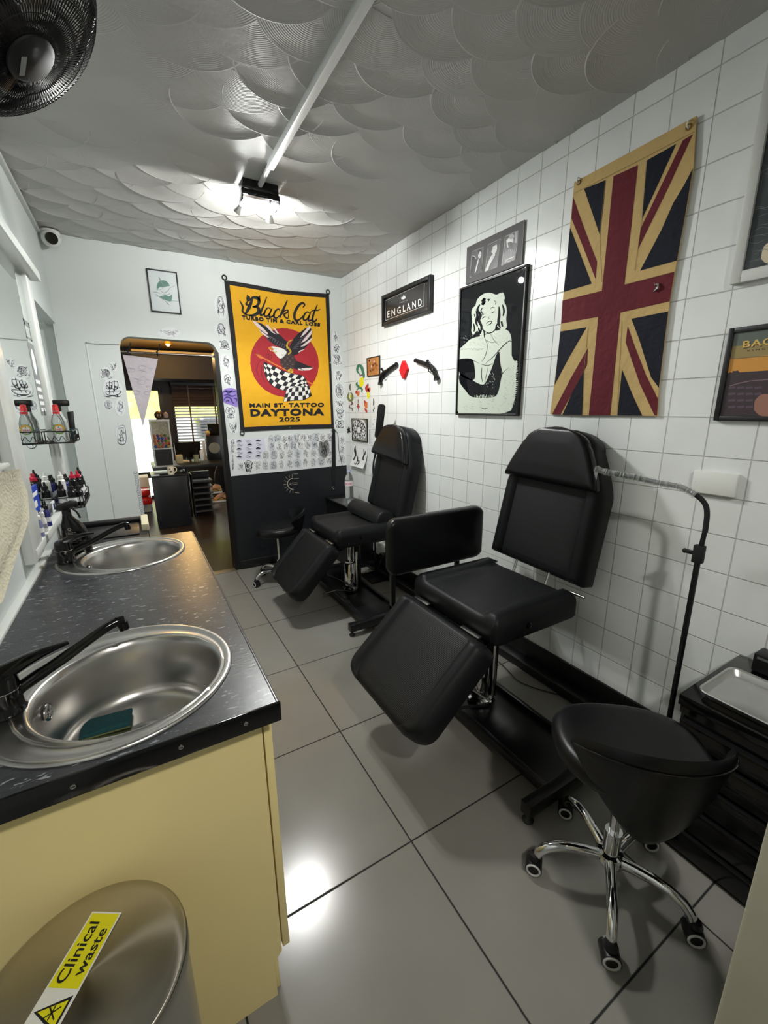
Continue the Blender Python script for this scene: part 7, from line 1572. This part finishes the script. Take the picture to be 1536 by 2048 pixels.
a.stroke([(885, 712), (850, 730), (828, 770), (850, 800), (862, 830), (838, 852)], 20, GLD, L_+3); a.stroke([(880, 718), (845, 740), (838, 770), (856, 800), (856, 830)], 4, NVY, L_+4)
a.stroke([(558, 862), (700, 940), (850, 1015), (1000, 1098), (1082, 1142)], 11, ORG, L_, smooth=False, taper=False); a.poly([(522, 842), (565, 852), (598, 878), (592, 896), (562, 884)], ORG, L_+1); a.stroke([(522, 842), (570, 862)], 4, NVY, L_+2)
for P_ in ([(660, 892), (630, 870), (650, 850), (684, 870), (668, 900)], [(670, 905), (650, 880), (672, 858)], [(600, 900), (560, 930), (540, 990), (550, 1045), (560, 1070)], [(610, 910), (585, 990), (590, 1050), (610, 1100), (622, 1120)]): a.stroke(P_, 4, NVY, L_+1)
a.build('eagle_print', cl, smooth=False)
a = Art(1, YN, -1, C5B, .0004)
def curv(P_, n): q = crm([Vector(p) for p in P_], 8); return [q[round(i*(len(q)-1)/n)] for i in range(n+1)]
def check(T_, B_, nu, nv, ph=0, layer=5):
    T = curv(T_, nu); B = curv(B_, nu)
    for i in range(nu):
        for j in range(nv):
            p = [T[i].lerp(B[i], j/nv), T[i+1].lerp(B[i+1], j/nv), T[i+1].lerp(B[i+1], (j+1)/nv), T[i].lerp(B[i], (j+1)/nv)]; a.poly([(q.x, q.y) for q in p], WHI if (i+j+ph) % 2 else NVY, layer)
check([(612, 925), (700, 965), (800, 1012), (900, 1040), (985, 1062), (1018, 1110), (1030, 1160)], [(606, 985), (640, 1090), (700, 1155), (790, 1195), (880, 1185), (960, 1170), (1035, 1172)], 14, 4, 0, 5)
check([(822, 1190), (900, 1165), (980, 1165), (1040, 1150)], [(795, 1305), (880, 1290), (990, 1285), (1062, 1245)], 8, 3, 1, 6)
a.stroke([(612, 925), (606, 985), (640, 1090), (700, 1155), (790, 1195)], 5, NVY, 7, taper=False); a.stroke([(612, 925), (700, 965), (800, 1012), (900, 1040), (985, 1062), (1030, 1150), (1062, 1245)], 5, NVY, 7, taper=False); a.stroke([(822, 1190), (795, 1305), (880, 1290), (990, 1285), (1062, 1245)], 5, NVY, 7, smooth=False, taper=False)
a.sm([(835, 1000), (860, 985), (885, 1000), (882, 1025), (860, 1030), (840, 1020)], GLD, 8, 2); a.stroke([(850, 990), (862, 1010), (858, 1030)], 4, NVY, 9); a.stroke([(870, 992), (876, 1010)], 4, NVY, 9)
a.build('chequered_flag_print', cl, smooth=False)
a = Art(1, YN, -1, C5B, .0004); K = M_ink_dark; L_ = 3
def pen(P_, w): a.stroke(P_, w*1.3, K, L_, res=6)
pen([(502, 325), (480, 372), (458, 425), (430, 468)], 27); pen([(470, 342), (500, 312), (545, 316), (562, 350), (545, 385), (500, 400)], 24); pen([(500, 398), (545, 402), (560, 430), (545, 462), (505, 480), (460, 478)], 26)
pen([(500, 482), (440, 472), (405, 440), (408, 400), (395, 370), (378, 338)], 15); a.poly([(448, 282), (478, 305), (470, 345), (446, 350), (440, 318)], K, L_); a.poly([(545, 312), (572, 288), (576, 340), (560, 345)], K, L_); pen([(452, 345), (440, 372), (462, 385)], 16)
pen([(636, 305), (606, 385), (578, 450), (580, 478), (606, 468), (622, 448)], 17)
pen([(678, 425), (648, 408), (620, 440), (612, 478), (632, 492), (660, 465), (684, 420)], 14); pen([(688, 412), (664, 462), (662, 494), (688, 490), (704, 470)], 15)
pen([(762, 440), (750, 420), (722, 434), (704, 475), (710, 502), (734, 502), (764, 474)], 15)
pen([(832, 335), (802, 405), (772, 470), (758, 506)], 18); pen([(782, 470), (806, 438), (832, 430), (836, 450), (800, 470), (816, 500), (838, 506), (842, 462)], 13)
pen([(980, 405), (996, 380), (975, 362), (938, 388), (908, 440), (898, 492), (914, 528), (950, 518), (984, 482)], 20)
pen([(1046, 458), (1020, 446), (994, 474), (984, 512), (1002, 528), (1030, 500), (1052, 458)], 14); pen([(1056, 448), (1034, 500), (1034, 530), (1058, 526), (1072, 508)], 15)
pen([(1118, 378), (1092, 440), (1072, 500), (1076, 538), (1102, 530), (1116, 508)], 17); pen([(1052, 446), (1090, 430), (1120, 432), (1146, 420)], 11)
for dy_ in (-3.0, -1.5, 0, 1.5, 3.0): a.text('TURBO TIM & CARL LOSS', tuple((x_, y_+dy_) for x_, y_ in ((396, 480), (1146, 556), (1142, 586), (402, 518))), K, 3+dy_*.1, bold=.045, space=1.2)
a.build('title_lettering', cl, smooth=False); a = Art(1, YN, -1, C5B, .0004)
for dy_ in (-3.0, -1.5, 0, 1.5, 3.0): a.text('MAIN ST. TATTOO', tuple((x_, y_+dy_) for x_, y_ in ((470, 1320), (1182, 1314), (1179, 1352), (473, 1356))), K, 3+dy_*.1, bold=.045, space=1.2)
for dy_ in (-3.0, -1.5, 0, 1.5, 3.0): a.text('DAYTONA', tuple((x_, y_+dy_) for x_, y_ in ((478, 1376), (1184, 1366), (1182, 1432), (482, 1443))), K, 3+dy_*.1, bold=.045, space=1.15)
for dy_ in (-3.0, -1.5, 0, 1.5, 3.0): a.text('2025', tuple((x_, y_+dy_*.7) for x_, y_ in ((752, 1452), (953, 1449), (952, 1489), (755, 1491))), K, 3+dy_*.1, bold=.02)
a.build('place_lettering', cl, smooth=False)
for (x, y) in ((232, 118), (1219, 256), (402, 1600), (1272, 1580)):
    p = on(C5B[0]+x/C5B[2], C5B[1]+y/C5B[2], 1, YN-.002); m = MB(); m.ring(p, (0, 1, 0), .017, .0045, M_black, n=24, k=8); m.build('hanging_ring', t)
for (x, y) in ((762, 242), (334, 897), (1243, 930), (858, 1550)):
    p = on(C5B[0]+x/C5B[2], C5B[1]+y/C5B[2], 1, YN-.001); m = MB(); m.ring(p, (0, 1, 0), .006, .002, M_chrome, n=16, k=6); m.build('eyelet', t)
# black strap hanging from the banner, thin cord
t = thing('hanging_strap', 'black webbing strap hanging from the lower right corner of the yellow banner', 'strap', on(668, 880, 1, YB))
a = Art(1, YB-.012, -1, (440, 850, 5.908), .0005)
a.poly([(1338, 45), (1356, 45), (1362, 150), (1366, 400), (1370, 560), (1362, 735), (1335, 735), (1322, 560), (1320, 400), (1318, 150)], M_black, 1); a.build('webbing', t, smooth=False)
p = on(440+1338/5.908, 850+745/5.908, 1, YB-.014); m = MB(); m.ring(p, (0, 1, .3), .014, .003, M_steel, n=18, k=6); m.build('buckle', t)
m = MB(); m.tube([on(440+x/5.908, 850+y/5.908, 1, YB-.01) for x, y in ((1350, 60), (1385, 90), (1398, 180), (1405, 300), (1425, 390), (1445, 485))], .0022, M_black, n=6); m.build('thin_cord', t)
# ------------------------------------------------------------------ groups of repeated things
GROUPS = {'treatment_chair': 'black treatment chairs along the tiled wall', 'wheeled_stool': 'black wheeled stools', 'sink': 'round sinks in the worktop', 'tap': 'black mixer taps on the worktop',
          'wire_rack': 'black wire racks on the mirror', 'ink_bottle': 'ink bottles by the mirror', 'floor_lamp': 'black floor lamps', 'flintlock_pistol': 'flintlock pistols on the tiled wall',
          'leaning_card': 'cards at the foot of the mirror', 'paper_strip': 'small papers on the tiled wall', 'floor_cable': 'black cables on the floor', 'paper_bag': 'brown paper packets on the work desk',
          'flash_sheet': 'sheets under the yellow banner', 'spot_light': 'ceiling spot lights'}
for o in bpy.data.objects:
    b_ = o.name.split('.')[0]
    if o.parent is None and b_ in GROUPS and 'group' not in o: o['group'] = GROUPS[b_]
